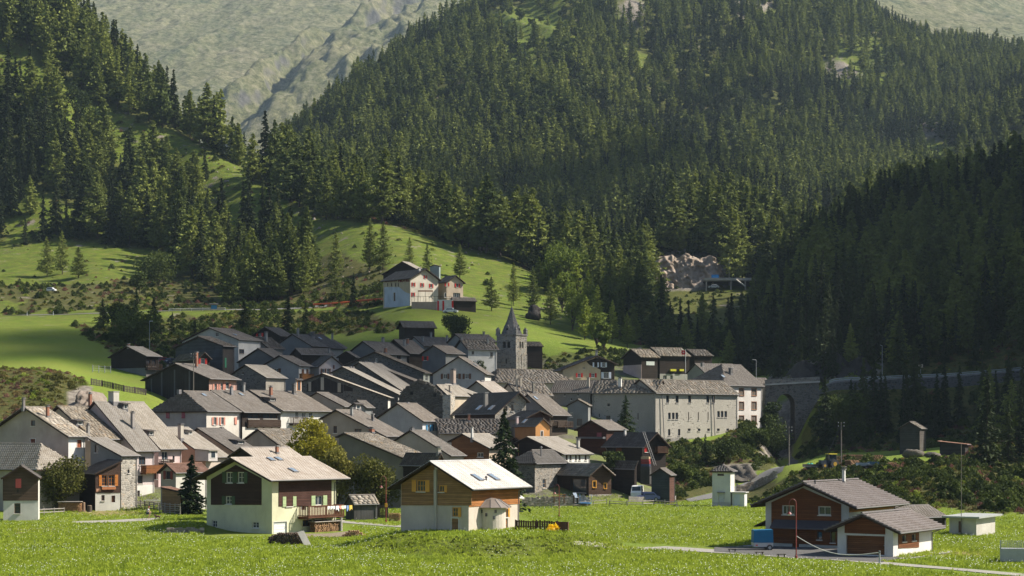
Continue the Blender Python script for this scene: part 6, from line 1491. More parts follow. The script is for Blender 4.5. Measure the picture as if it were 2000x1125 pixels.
L_OLIV = leafm((0.045, 0.052, 0.012), (0.135, 0.135, 0.034), .25, 'olive_herbs'); L_GOLD = leafm((0.60, 0.38, 0.01), (0.85, 0.62, 0.03), .3, 'golden_leaves')
L_GRASS = leafm((0.170, 0.245, 0.018), (0.350, 0.430, 0.060), .40, 'grass_blades')
def tree_meshes(gen, mat):
 TB, V, Q, A_ = gen
 return TB.mesh('trunk', BARK), np_mesh('crown', V, Q, mat, A_)
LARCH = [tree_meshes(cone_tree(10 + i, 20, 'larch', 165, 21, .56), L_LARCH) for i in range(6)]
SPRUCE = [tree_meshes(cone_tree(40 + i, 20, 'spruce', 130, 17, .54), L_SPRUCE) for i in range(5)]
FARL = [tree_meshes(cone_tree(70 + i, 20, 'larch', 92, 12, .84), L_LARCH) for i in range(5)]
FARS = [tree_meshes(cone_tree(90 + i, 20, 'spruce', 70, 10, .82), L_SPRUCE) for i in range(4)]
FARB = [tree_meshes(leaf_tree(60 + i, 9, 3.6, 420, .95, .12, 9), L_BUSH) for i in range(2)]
def put_tree(name, pos, meshes, scale, rz, label, cat, group=None, sxy=1.0):
 o = bpy.data.objects.new(name, None); COL.objects.link(o); o.location = pos; o.rotation_euler = (0, 0, rz); o.scale = (scale * sxy, scale * sxy, scale); o.empty_display_size = .3
 tag(o, label, cat, group)
 for nm, me in zip(('trunk', 'crown'), meshes):
  c = bpy.data.objects.new(nm, me); COL.objects.link(c); c.parent = o
 return o
# ---- where forest trees stand
rf = np.random.default_rng(12)
def sample_forest():
 P = []
 for (y0, y1, step) in ((290, 385, 7.0), (385, 660, 5.9), (660, 1000, 7.3), (1000, 1500, 7.3), (1500, 2300, 7.6)):
  ys = np.arange(y0, y1, step);
  xmax = (2350 - 1000) / F * y1; xmin = (-260 - 1000) / F * y1
  X, Y = np.meshgrid(np.arange(xmin, xmax, step), ys); X = X.ravel() + rf.uniform(-.45, .45, X.size) * step; Y = Y.ravel() + rf.uniform(-.45, .45, Y.size) * step
  px = X / Y * F + 1000; k = (px > -240) & (px < 2350); P.append(np.stack([X[k], Y[k]], 1))
 P = np.concatenate(P); X, Y = P[:, 0], P[:, 1]; Z = H(X, Y); px = X / Y * F + 1000; py = YH - (Z - CZ) * F / Y
 m = forest_mask(px, py, Y, X, Y); k = rf.random(len(X)) < m
 k &= ~(inpoly(px, py, [(1262, 580), (1268, 505), (1300, 488), (1400, 490), (1425, 530), (1400, 580)]) & (Y > 730) & (Y < 766))
 k &= ~((Y < 745) & (Y > 500) & inpoly(px, py, [(1262, 500), (1425, 500), (1500, 540), (1500, 600), (1440, 665), (1262, 665)]) & (rf.random(len(X)) > .015))
 return X[k], Y[k], Z[k], px[k], py[k]
fx, fy_, fz, fpx, fpy = sample_forest()
sel = fbm(fx / 60, fy_ / 60, 51, 4) + rf.normal(size=len(fx)) * .10
sp_bias = np.full(len(fx), .60)
sp_bias[(fpx < 260) & (fpy > 260) & (fy_ < 1000)] = .45
sp_bias[(fpx > 1180) & (fpx < 1560) & (fpy > 180) & (fpy < 470) & (fy_ > 900)] = .47
sp_bias[(fpx > 1430) & (fy_ < 800)] = .50
isp = sel > sp_bias
hgt = (.52 + .72 * rf.random(len(fx)) ** .8) * (.8 + .45 * fbm(fx / 50, fy_ / 50, 91, 3)) * np.interp(fy_, [400, 600, 800, 1000, 1500, 2200], [15, 19, 26, 23, 19, 16])
hgt = np.where((fy_ < 440) & (fpx > 1590), rf.uniform(7, 17, len(fx)), hgt)
hgt = np.where((fy_ > 500) & (fy_ < 700) & (fpx > 1050) & (fpx < 1560), hgt * rf.uniform(.55, 1.0, len(fx)), hgt)
# keep only what can be seen: nothing whose top hides behind nearer trees or ground
top = YH - (fz + hgt - CZ) * F / fy_
order = np.argsort(fy_); binw = 6; sky_ = np.full(500, 3000.0); vis = np.zeros(len(fx), bool); visamt = np.zeros(len(fx))
tj = 0; rowsD = DROWS;
trow = TPY; colb = np.clip(((PCOLS + 260) / binw).astype(int), 0, 499)
for i in order:
 while tj < len(rowsD) and rowsD[tj] < fy_[i] - 2:
  if rowsD[tj] > 300 and tj % 3 == 0:
   yy = trow[tj];
   vals = np.interp(np.arange(500) * binw - 260 + binw / 2, PCOLS, yy); sky_ = np.minimum(sky_, vals)
  tj += 1
 b0 = int((fpx[i] + 260) / binw);
 if not (1 <= b0 < 498): continue
 s_ = sky_[b0 - 1:b0 + 2].max(); visamt[i] = s_ - top[i]
 vis[i] = visamt[i] > -4
 hw = max(0, int(hgt[i] * .10 * F / fy_[i] / binw)); mid_y = top[i] + hgt[i] * .30 * F / fy_[i]
 seg = sky_[max(0, b0 - hw):b0 + hw + 1]; np.minimum(seg, mid_y, out=seg)
shown = vis | (rf.random(len(fx)) < .12)
app = hgt * F / fy_ * np.clip(visamt / 30, .0, 1.0); infr = (fpx > 5) & (fpx < 1995) & (top < 1100) & (fpy > 15) & vis & (visamt > 12) & ~((fpy > 640) & (fpy < 745) & (fpx < 1500) & (fpx > 1200))
LBL = {
 ('L', 'hill'): ('larch tree in the wood covering the sunlit hillside above the village', 'larches on the sunlit hillside'),
 ('S', 'hill'): ('dark spruce in the wood covering the sunlit hillside above the village', 'spruces on the sunlit hillside'),
 ('L', 'dell'): ('larch tree in the hollow behind the black barns and below the cliff', 'larches in the hollow below the cliff'),
 ('S', 'dell'): ('slim dark spruce in the hollow behind the black barns', 'spruces in the hollow below the cliff'),
 ('L', 'shade'): ('larch tree in the deep shaded wood above the viaduct road', 'larches in the shaded wood above the viaduct road'),
 ('S', 'shade'): ('dark spruce in the deep shaded wood above the viaduct road', 'spruces in the shaded wood above the viaduct road'),
 ('L', 'under'): ('larch tree on the shaded slope under the viaduct road', 'larches under the viaduct road'),
 ('S', 'under'): ('spruce on the shaded slope under the viaduct road', 'spruces under the viaduct road'),
 ('L', 'mount'): ('larch tree on the wooded mountainside across the hollow', 'larches on the wooded mountainside'),
 ('S', 'mount'): ('spruce on the wooded mountainside across the hollow', 'spruces on the wooded mountainside')}
def region(i):
 if fy_[i] < 440: return 'under'
 if fy_[i] > 930: return 'mount'
 if fpx[i] > 1430 and fy_[i] < 900: return 'shade'
 if fpx[i] < 1130 and fy_[i] > 640: return 'hill'
 return 'dell'
indiv = np.zeros(len(fx), bool)
for sp, lib, nm in ((False, LARCH, 'larch_tree'), (True, SPRUCE, 'spruce_tree')):
 idx = np.where((isp == sp) & infr)[0]; idx = idx[np.argsort(-app[idx])][:285]; indiv[idx] = True
 for i in idx:
  lab, grp = LBL[('S' if sp else 'L', region(i))]
  put_tree(nm, (fx[i], fy_[i], fz[i] - .3), lib[int(rf.integers(len(lib)))], hgt[i] / 20, rf.uniform(0, 6.28), lab, 'larch' if not sp else 'spruce', grp, rf.uniform(.85, 1.2))
# ---- scatter of copies for what nobody could count
def proto_collection(name, meshpairs):
 c = bpy.data.collections.new(name)
 for i, (tr, cr) in enumerate(meshpairs):
  if tr is None: o = bpy.data.objects.new('%s_%02d' % (name, i), cr)
  else:
   nt = len(tr.vertices); nc = len(cr.vertices); co = np.zeros((nt + nc) * 3, np.float32); a = np.zeros(nt * 3, np.float32); tr.vertices.foreach_get('co', a); b = np.zeros(nc * 3, np.float32); cr.vertices.foreach_get('co', b)
   me = bpy.data.meshes.new(name); fs = [tuple(p.vertices) for p in tr.polygons]; V = np.concatenate([a, b]).reshape(-1, 3)
   rn = np.zeros(nc, np.float32); cr.attributes['rnd'].data.foreach_get('value', rn)
   q = np.arange(nc).reshape(-1, 4) + nt
   lv = np.concatenate([np.array([k for f in fs for k in f], np.int32), q.ravel()]); ls = np.concatenate([[0], np.cumsum([len(f) for f in fs])]);
   starts = np.concatenate([ls[:-1], ls[-1] + np.arange(len(q)) * 4]).astype(np.int32)
   me.vertices.add(len(V)); me.vertices.foreach_set('co', V.ravel().astype(np.float32)); me.loops.add(len(lv)); me.loops.foreach_set('vertex_index', lv.astype(np.int32))
   me.polygons.add(len(starts)); me.polygons.foreach_set('loop_start', starts); me.polygons.foreach_set('material_index', np.concatenate([np.zeros(len(fs)), np.ones(len(q))]).astype(np.int32))
   at = me.attributes.new('rnd', 'FLOAT', 'POINT'); at.data.foreach_set('value', np.concatenate([np.zeros(nt), rn]).astype(np.float32)); me.update(calc_edges=True)
   me.materials.append(BARK); me.materials.append(cr.materials[0]); o = bpy.data.objects.new('%s_%02d' % (name, i), me)
  c.objects.link(o)
 return c
def scatter(name, P, rot, scl, idx, col, label=None):
 me = bpy.data.meshes.new(name); me.vertices.add(len(P)); me.vertices.foreach_set('co', np.asarray(P, np.float32).ravel())
 for an, av, ty in (('rz', rot, 'FLOAT'), ('sc', scl, 'FLOAT'), ('ix', idx, 'INT')):
  a = me.attributes.new(an, ty, 'POINT'); a.data.foreach_set('value', np.asarray(av, np.float32 if ty == 'FLOAT' else np.int32))
 ng = bpy.data.node_groups.new(name, 'GeometryNodeTree'); ng.interface.new_socket('Geometry', in_out='INPUT', socket_type='NodeSocketGeometry'); ng.interface.new_socket('Geometry', in_out='OUTPUT', socket_type='NodeSocketGeometry')
 N = ng.nodes; Lk = ng.links; gi = N.new('NodeGroupInput'); go = N.new('NodeGroupOutput'); ip = N.new('GeometryNodeInstanceOnPoints'); ci = N.new('GeometryNodeCollectionInfo')
 ci.inputs[0].default_value = col; ci.inputs['Separate Children'].default_value = True; ci.inputs['Reset Children'].default_value = True
 ip.inputs['Pick Instance'].default_value = True
 def na(nm, ty):
  a = N.new('GeometryNodeInputNamedAttribute'); a.data_type = ty; a.inputs[0].default_value = nm; return a.outputs[0]
 cx = N.new('ShaderNodeCombineXYZ'); Lk.new(na('rz', 'FLOAT'), cx.inputs[2])
 Lk.new(gi.outputs[0], ip.inputs['Points']); Lk.new(ci.outputs[0], ip.inputs['Instance']); Lk.new(na('ix', 'INT'), ip.inputs['Instance Index'])
 er = N.new('FunctionNodeEulerToRotation'); Lk.new(cx.outputs[0], er.inputs[0]); Lk.new(er.outputs[0], ip.inputs['Rotation'])
 Lk.new(na('sc', 'FLOAT'), ip.inputs['Scale']); Lk.new(ip.outputs[0], go.inputs[0])
 o = link(name, me); md = o.modifiers.new('scatter', 'NODES'); md.node_group = ng
 return tag(o, label, kind='stuff')
rest = shown & ~indiv
broad = rest & (rf.random(len(fx)) < np.where((fy_ < 440) | ((fpx > 600) & (fpx < 1150) & (fpy < 260) & (fy_ > 1100)), .5, .05 + .3 * (fbm(fx / 90, fy_ / 90, 14, 3) > .6)))
nearr = rest & (fy_ < 900) & ~broad; farr = rest & (fy_ >= 900) & ~broad
pc_near = proto_collection('near_tree', LARCH + SPRUCE); pc_far = proto_collection('far_tree', FARL + FARS + FARB)
ix = np.where(isp, len(LARCH) + rf.integers(0, len(SPRUCE), len(fx)), rf.integers(0, len(LARCH), len(fx)))
ixf = np.where(isp, len(FARL) + rf.integers(0, len(FARS), len(fx)), rf.integers(0, len(FARL), len(fx)))
ixf = np.where(broad, len(FARL) + len(FARS) + rf.integers(0, 2, len(fx)), ixf)
rzv = rf.uniform(0, 6.28, len(fx)); sv = hgt / 20
sv = np.where(broad, sv * 1.15, sv)
def PT(k): return np.stack([fx[k], fy_[k], fz[k] - .3], 1)
scatter('woods', PT(nearr), rzv[nearr], sv[nearr], ix[nearr], pc_near)
fb = farr | broad
scatter('forest', PT(fb), rzv[fb], sv[fb], ixf[fb], pc_far)
print('forest points', len(fx), 'shown', int(shown.sum()), 'near', int(nearr.sum()))
# ---- undergrowth
def tuft_mesh(seed, h, r, n, card, mat, up_=.6):
 rs = np.random.default_rng(seed); C = rs.normal(size=(n, 3)) * np.array([r * .42, r * .42, 0]); q = np.sqrt((C[:, 0] ** 2 + C[:, 1] ** 2)) / r
 C[:, 2] = rs.random(n) ** .7 * h * np.clip(1.1 - q * .8, .15, 1); Dr = rs.normal(size=(n, 3)) + np.array([0, 0, up_]); s = card * rs.uniform(.6, 1.4, n)
 V, Q = kites(C, Dr, s * 1.6, s * .7, rs); return (None, np_mesh('bush', V, Q, mat, np.repeat(rs.random(n), 4)))
BU = [tuft_mesh(1, 1.6, 1.5, 150, .42, L_BUSH), tuft_mesh(2, 1.1, 1.4, 130, .34, L_OLIV), tuft_mesh(3, 1.3, 1.1, 120, .26, L_RED, 2), tuft_mesh(4, .8, 1.3, 120, .26, L_TAN, 2),
      tuft_mesh(5, 1.0, 1.4, 130, .32, L_LIME), tuft_mesh(6, 2.6, 1.9, 220, .5, L_BUSH)]
pc_b = proto_collection('bush_kind', BU)
def sample_bush():
 XS = []
 for (y0, y1, step) in ((228, 300, 1.25), (300, 420, 1.45), (420, 620, 2.1), (620, 1010, 4.2)):
  X, Y = np.meshgrid(np.arange((-150 - 1000) / F * y1, (2150 - 1000) / F * y1, step), np.arange(y0, y1, step))
  XS.append(np.stack([(X + rf.uniform(-.5, .5, X.shape) * step).ravel(), (Y + rf.uniform(-.5, .5, Y.shape) * step).ravel()], 1))
 P = np.concatenate(XS); X, Y = P[:, 0], P[:, 1]; px = X / np.maximum(Y, 150) * F + 1000; k = (px > -150) & (px < 2150); X, Y, px = X[k], Y[k], px[k]
 i = np.clip(np.searchsorted(DROWS, Y), 0, len(DROWS) - 1); j = np.clip(np.searchsorted(PCOLS, px), 0, len(PCOLS) - 1)
 s = scrub[i, j] * (1 - rock[i, j]); fmk = FM[i, j] > 0; pr = np.where(fmk, np.where((Y < 560) & (Y > 440), .95, .45), s * .95)
 pr = np.where((Y > 620) & ~fmk & (s == 0), .07, pr)
 k = rf.random(len(X)) < pr; return X[k], Y[k], px[k]
bx_, by_, bpx = sample_bush(); bz_ = H(bx_, by_); bpy_ = YH - (bz_ - CZ) * F / by_
_k = ~inpoly(bpx, YH - (H(bx_, by_) - CZ) * F / by_, [(1330, 990), (1336, 962), (1410, 945), (1470, 925), (1512, 900), (1545, 880), (1572, 905), (1535, 940), (1490, 970), (1420, 992)]); bx_, by_, bpx = bx_[_k], by_[_k], bpx[_k]; bz_ = H(bx_, by_)
nz = fbm(bx_ / 9, by_ / 9, 61, 4) + rf.normal(size=len(bx_)) * .07; typ = np.zeros(len(bx_), int)
typ = np.where(nz < .40, 0, np.where(nz < .47, 1, np.where(nz < .52, 4, np.where(nz < .56, 3, np.where(nz < .64, 2, 5)))))
typ = np.where((bpx < 260) & (by_ < 400), np.where(typ == 0, 1, np.where(typ == 5, 3, typ)), typ)
typ = np.where((bpx > 1290) & (bpx < 1600) & (rf.random(len(bx_)) < .5), 0, typ)
typ = np.where((bpx > 1480) & (by_ < 345) & (rf.random(len(bx_)) < .15), 0, typ)
sz = rf.uniform(.35, 1.0, len(bx_)) ** 1.2 * np.interp(by_, [230, 400, 700, 1000], [.72, .85, 1.1, 1.5])
wx_, wy_ = rf.uniform(-16, 12, 5200), rf.uniform(174, 189, 5200); wq = ((wx_ + 2.3) / 12.2) ** 2 + ((wy_ - 190) / 14) ** 2; k_ = (wq > .35) & (wq < 1.3) & (fbm(wx_ / 2.2, wy_ / 2.2, 33, 3) > .46)
bx_, by_ = np.concatenate([bx_, wx_[k_]]), np.concatenate([by_, wy_[k_]]); bz_ = H(bx_, by_); typ = np.concatenate([typ, rf.choice([0, 4, 4, 4, 1], k_.sum())]); sz = np.concatenate([sz, rf.uniform(.07, .19, k_.sum())])
scatter('undergrowth', np.stack([bx_, by_, bz_ - .12], 1), rf.uniform(0, 6.28, len(bx_)), sz, typ, pc_b)
print('bushes', len(bx_))
# ---- meadow
def blade_mesh(seed, n=16, h=.24, r=.30):
 rs = np.random.default_rng(seed); C = np.zeros((n, 3)); C[:, :2] = rs.normal(size=(n, 2)) * r * .6; hh = h * rs.uniform(.5, 1.3, n); C[:, 2] = hh * .45
 Dr = rs.normal(size=(n, 3)) * .38 + np.array([0, 0, 1]); V, Q = kites(C, Dr, hh, np.full(n, .045), rs); return (None, np_mesh('grass_tuft', V, Q, L_GRASS, np.repeat(rs.random(n), 4)))
pc_g = proto_collection('tuft_kind', [blade_mesh(1), blade_mesh(2, 20, .18, .34), blade_mesh(3, 12, .34, .22)])
def sample_meadow(step0):
 XS = []
 for (y0, y1, st) in ((146, 190, .42), (190, 240, .52), (240, 322, .75)):
  st *= step0; X, Y = np.meshgrid(np.arange(-1060 / F * y1, 1060 / F * y1, st), np.arange(y0, y1, st)); XS.append(np.stack([(X + rf.uniform(-.5, .5, X.shape) * st).ravel(), (Y + rf.uniform(-.5, .5, Y.shape) * st).ravel()], 1))
 P = np.concatenate(XS); px = P[:, 0] / P[:, 1] * F + 1000; py = YH + CZ * F / P[:, 1]
 bad = np.zeros(len(P), bool)
 for poly in NO_GRASS: bad |= inpoly(px, py, poly)
 i = np.clip(np.searchsorted(DROWS, P[:, 1]), 0, len(DROWS) - 1); j = np.clip(np.searchsorted(PCOLS, px), 0, len(PCOLS) - 1)
 bad |= (dry[i, j] > rf.random(len(P)) * 1.2) | (scrub[i, j] > .5) | (H(P[:, 0], P[:, 1]) > np.where(P[:, 1] < 210, 3.0, 1.6))
 return P[~bad]
NO_GRASS = [[(1115, 1057), (1165, 1058), (1480, 1072), (1470, 1066), (1600, 1060), (1765, 1092), (1850, 1082), (1850, 1090), (1720, 1098), (2005, 1119), (2005, 1128), (1900, 1124), (1700, 1101), (1300, 1077), (1165, 1070), (1115, 1068)],
   [(150, 1018), (250, 1016), (300, 1012), (310, 1016), (250, 1021), (150, 1023)], [(400, 1050), (395, 990), (680, 990), (690, 1050)], [(660, 1020), (800, 1030), (800, 1036), (660, 1026)], [(780, 1036), (1010, 1040), (1060, 1030), (1010, 1000), (780, 1000)], [(0, 1018), (70, 1018), (70, 985), (0, 985)]]
mp = sample_meadow(1.0); mz = H(mp[:, 0], mp[:, 1])
scatter('grass', np.stack([mp[:, 0], mp[:, 1], mz - .03], 1), rf.uniform(0, 6.28, len(mp)), rf.uniform(.6, 1.35, len(mp)) * np.where(fbm(mp[:, 0] / 5, mp[:, 1] / 5, 8, 3) > .5, 1.15, .8), rf.integers(0, 3, len(mp)), pc_g)
fp_ = sample_meadow(.95); dens = fbm(fp_[:, 0] / 7, fp_[:, 1] / 7, 88, 4); fp_ = fp_[(rf.random(len(fp_)) < np.clip((dens - .40) * 3.2, .02, .7) * .30)]
fzv = H(fp_[:, 0], fp_[:, 1]) + rf.uniform(.20, .36, len(fp_)); s = rf.uniform(.020, .036, len(fp_))
c0 = np.stack([fp_[:, 0], fp_[:, 1], fzv], 1); Vf = np.stack([c0 + np.stack([-s, -s * .5, -s * .6], 1), c0 + np.stack([s, -s * .5, -s * .6], 1), c0 + np.stack([s, s * .5, s * .7], 1), c0 + np.stack([-s, s * .5, s * .7], 1)], 1).reshape(-1, 3)
tag(link('flowers', np_mesh('flowers', Vf, np.arange(len(Vf)).reshape(-1, 4), plain((.72, .74, .62), .8, .1))), kind='stuff')
print('grass', len(mp), 'flowers', len(fp_))
# ---- trees one can point at
def hero(px, ytop, D, wpx, kind, label, cat, name, seed, mat=None, zoff=0, **kw):
 g = G(px, D); h = zy(ytop, D) - g.z; r = wpx * D / F / 2 * (1.18 if kind == 'leaf' else 1)
 if kind in ('spruce', 'larch', 'open', 'pine'):
  base = {'larch': .245, 'spruce': .175, 'open': .20, 'pine': .23}[kind]; n = kw.pop('nb', 170); per = kw.pop('per', 20); card = kw.pop('card', .42)
  me = tree_meshes(cone_tree(seed, 20, kind, n, per, card), mat or (L_HERO if kind != 'larch' else L_LARCH)); s = h / 20
  return put_tree(name, g - Vector((0, 0, .15)), me, s, random.uniform(0, 6), label, cat, None, r / (20 * base * s) * .95)
 me = tree_meshes(leaf_tree(seed, h, r, kw.pop('n', 4500), kw.pop('card', .26), kw.pop('trunk', .2), kw.pop('blobs', 18), .9, kw.pop('stems', 1)), mat or L_BUSH)
 return put_tree(name, g - Vector((0, 0, .15)), me, 1, random.uniform(0, 6), label, cat)
hero(985, 797, 262, 92, 'open', 'tall dark spruce standing between the brown gable and the mound chalet', 'spruce', 'spruce_tree', 201, nb=210, per=26, card=.40)
hero(372, 886, 271, 62, 'open', 'dense dark spruce beside the log shed and pale green chalet', 'spruce', 'spruce_tree', 202, nb=170, per=24, card=.55)
hero(1222, 770, 384, 46, 'open', 'pointed spruce against the shaded castle wing wall', 'spruce', 'spruce_tree', 203)
hero(1377, 846, 377, 27, 'open', 'small spruce at the foot of the pale castle house', 'spruce', 'spruce_tree', 204)
hero(562, 567, 540, 40, 'spruce', 'dark pointed spruce behind the top row of roofs', 'spruce', 'spruce_tree', 205)
hero(597, 590, 536, 32, 'spruce', 'shorter dark spruce beside the pointed one above the roofs', 'spruce', 'spruce_tree', 206)
hero(690, 532, 588, 26, 'spruce', 'thin spruce spire beside the red barrier near the hotel', 'spruce', 'spruce_tree', 207)
hero(476, 588, 548, 56, 'spruce', 'broad dark spruce below the small road bridge', 'spruce', 'spruce_tree', 208)
hero(337, 608, 545, 22, 'spruce', 'little spruce on the reddish bank under the road', 'spruce', 'spruce_tree', 209)
hero(380, 624, 528, 26, 'spruce', 'small dark spruce above the grey-white skylight house', 'spruce', 'spruce_tree', 210)
hero(202, 582, 556, 40, 'spruce', 'spruce at the meadow end of the dark thicket', 'spruce', 'spruce_tree', 211)
hero(240, 590, 540, 60, 'leaf', 'round dark tree in the thicket above the meadow barn', 'tree', 'broadleaf_tree', 212, n=3200, card=.5)
hero(266, 562, 552, 44, 'spruce', 'tallest spruce of the dark thicket above the meadow', 'spruce', 'spruce_tree', 213)
hero(300, 580, 545, 50, 'spruce', 'spruce beside the street lamp above the meadow barn', 'spruce', 'spruce_tree', 214)
hero(262, 600, 505, 90, 'leaf', 'wide dark bush spilling down to the meadow barn', 'bush', 'bush', 215, n=4200, card=.5, trunk=.06)
hero(657, 452, 655, 38, 'larch', 'lone squat larch on the bright pasture above the hotel', 'larch', 'larch_tree', 216)
hero(655, 505, 610, 36, 'larch', 'larch standing just above the red barrier road', 'larch', 'larch_tree', 217)
hero(722, 425, 648, 44, 'larch', 'tallest of the three larches on the pasture', 'larch', 'larch_tree', 218)
hero(748, 432, 645, 44, 'larch', 'larch touching the tallest one on the pasture', 'larch', 'larch_tree', 219)
hero(800, 462, 640, 26, 'larch', 'small larch straight above the hotel roof', 'larch', 'larch_tree', 220)
hero(834, 474, 636, 24, 'larch', 'small larch right of the one above the hotel roof', 'larch', 'larch_tree', 221)
hero(898, 476, 640, 38, 'larch', 'spreading larch on the open pasture beyond the hotel', 'larch', 'larch_tree', 222)
hero(960, 540, 572, 44, 'larch', 'larch between the hotel shed and the church spire', 'larch', 'larch_tree', 223)
hero(1003, 512, 600, 34, 'larch', 'larch rising right above the church spire', 'larch', 'larch_tree', 224)
hero(1040, 520, 590, 36, 'larch', 'larch on the pasture rim past the spire', 'larch', 'larch_tree', 225)
hero(1075, 540, 560, 40, 'larch', 'larch above the grey boulder on the slope', 'larch', 'larch_tree', 226)
hero(1128, 492, 572, 66, 'larch', 'tall bright larch at the pasture edge before the hollow', 'larch', 'larch_tree', 227, mat=L_LIME)
hero(1100, 470, 640, 90, 'leaf', 'bright green broadleaf tree at the wood edge', 'tree', 'broadleaf_tree', 228, mat=L_LIME, n=3200, card=.6)
for i, (px, yt, D, w, m_) in enumerate(((1052, 500, 640, 46, 0), (1148, 520, 566, 50, 1), (1168, 555, 548, 46, 1), (1118, 545, 556, 52, 2), (1142, 575, 538, 52, 1), (1195, 585, 545, 40, 1), (1098, 520, 600, 50, 2), (1225, 610, 540, 36, 1), (1180, 620, 512, 34, 2))):
 hero(px, yt, D, w, 'larch' if m_ != 2 else 'leaf', ('yellowish larch at the wood edge where the pasture ends', 'bright yellow-green larch glowing at the rim of the hollow', 'pale green leafy tree among the bright larches')[m_], ('larch', 'larch', 'tree')[m_], ('larch_tree', 'larch_tree', 'broadleaf_tree')[m_], 300 + i, mat=L_LIME, **(dict(n=2400, card=.5, trunk=.08) if m_ == 2 else {}))['group'] = 'bright trees at the rim of the pasture'
hero(1165, 600, 520, 40, 'leaf', 'pale yellow-green bush glowing below the bright larch', 'bush', 'bush', 229, mat=L_LIME, n=1800, card=.4, trunk=.05)
hero(886, 606, 500, 66, 'leaf', 'round dark tree beside the lone hay barn', 'tree', 'broadleaf_tree', 230, n=5200, card=.32, trunk=.10)
hero(150, 152, 905, 48, 'leaf', 'round bush on the bright strip high on the hillside', 'bush', 'bush', 231, n=1800, card=.7, trunk=.05)
hero(310, 487, 722, 84, 'leaf', 'big round bush at the foot of the hillside wood', 'bush', 'bush', 232, n=3600, card=.6, trunk=.05)
hero(272, 530, 690, 38, 'leaf', 'small round tree beside the parked white cars road', 'tree', 'broadleaf_tree', 233, n=1500, card=.5)
hero(153, 482, 735, 48, 'larch', 'larch alone at the corner of the high pasture', 'larch', 'larch_tree', 234)
hero(92, 462, 745, 40, 'larch', 'slender larch before the high pasture next to the road', 'larch', 'larch_tree', 235)
hero(122, 450, 748, 38, 'larch', 'taller slender larch between two others at the pasture', 'larch', 'larch_tree', 236)
hero(112, 889, 283, 112, 'leaf', 'dark leafy rowan beside the brown cabin and firewood', 'tree', 'rowan_tree', 237, mat=L_ROW, n=8500, card=.27, trunk=.16, blobs=26, stems=3)
hero(612, 806, 270, 92, 'leaf', 'yellow-green birch rising behind the pale green chalet', 'tree', 'birch_tree', 238, mat=L_YEL, n=9000, card=.26, trunk=.22, blobs=30)
hero(655, 855, 262, 78, 'leaf', 'lower yellow-green tree beside the birch behind the balcony', 'tree', 'birch_tree', 239, mat=L_ROW2, n=6500, card=.26, trunk=.1, blobs=24)
hero(738, 884, 262, 104, 'leaf', 'rowan with reddish berries behind the weathered hut', 'tree', 'rowan_tree', 240, mat=L_ROW2, n=8500, card=.25, trunk=.14, blobs=26, stems=3)
hero(930, 690, 442, 36, 'leaf', 'small green tree between white house and church tower', 'tree', 'broadleaf_tree', 241, n=1600, card=.28, trunk=.1)
hero(1079, 1020, 189, 24, 'leaf', 'golden yellow bush at the end of the mound fence', 'bush', 'bush', 242, mat=L_GOLD, n=2200, card=.10, trunk=-.35)
hero(1765, 730, 398, 38, 'spruce', 'dark spruce rising in front of the road wall beyond the yard', 'spruce', 'spruce_tree', 243)
hero(1830, 722, 402, 46, 'spruce', 'widest dark spruce crossing the road wall', 'spruce', 'spruce_tree', 244)
hero(1932, 712, 392, 60, 'larch', 'larch overtopping the road wall near the frame side', 'larch', 'larch_tree', 245)
hero(1975, 740, 380, 60, 'larch', 'drooping larch by the lean-to shed', 'larch', 'larch_tree', 246)
hero(1938, 308, 690, 58, 'pine', 'black stone pine standing proud above the shaded wood', 'pine', 'stone_pine', 247, card=.7)
hero(1748, 352, 672, 48, 'pine', 'round-headed pine on the crest of the shaded wood', 'pine', 'stone_pine', 248, card=.7)
hero(1998, 340, 660, 60, 'pine', 'dark pine at the very edge of the crest', 'pine', 'stone_pine', 249, card=.7)
hero(1510, 815, 408, 84, 'leaf', 'dense green bush on the rock below the white house', 'bush', 'bush', 250, n=4200, card=.34, trunk=.04)
hero(1502, 762, 421, 44, 'leaf', 'dark bush clinging to the rock beside the white house wall', 'bush', 'bush', 258, n=3600, card=.36, trunk=-.1)
hero(1475, 838, 396, 60, 'leaf', 'bush hanging over the rock foot beside the castle', 'bush', 'bush', 251, n=3000, card=.34, trunk=.04)
hero(1425, 856, 378, 64, 'leaf', 'green bush below the castle plinth corner', 'bush', 'bush', 252, n=3200, card=.32, trunk=.04)
hero(1640, 755, 405, 100, 'leaf', 'dark bushy tree crowding the viaduct end', 'tree', 'broadleaf_tree', 254, n=4500, card=.42, trunk=.1)
hero(1330, 900, 352, 46, 'leaf', 'leafy bush behind the blue-black shed', 'bush', 'bush', 255, n=2600, card=.3, trunk=.04)
hero(1200, 865, 318, 40, 'leaf', 'small green tree between white house and tall barn', 'tree', 'broadleaf_tree', 256, n=2400, card=.28, trunk=.1)
hero(922, 885, 268, 44, 'leaf', 'low bush behind the ridge of the mound chalet', 'bush', 'bush', 257, n=2200, card=.25, trunk=.05)
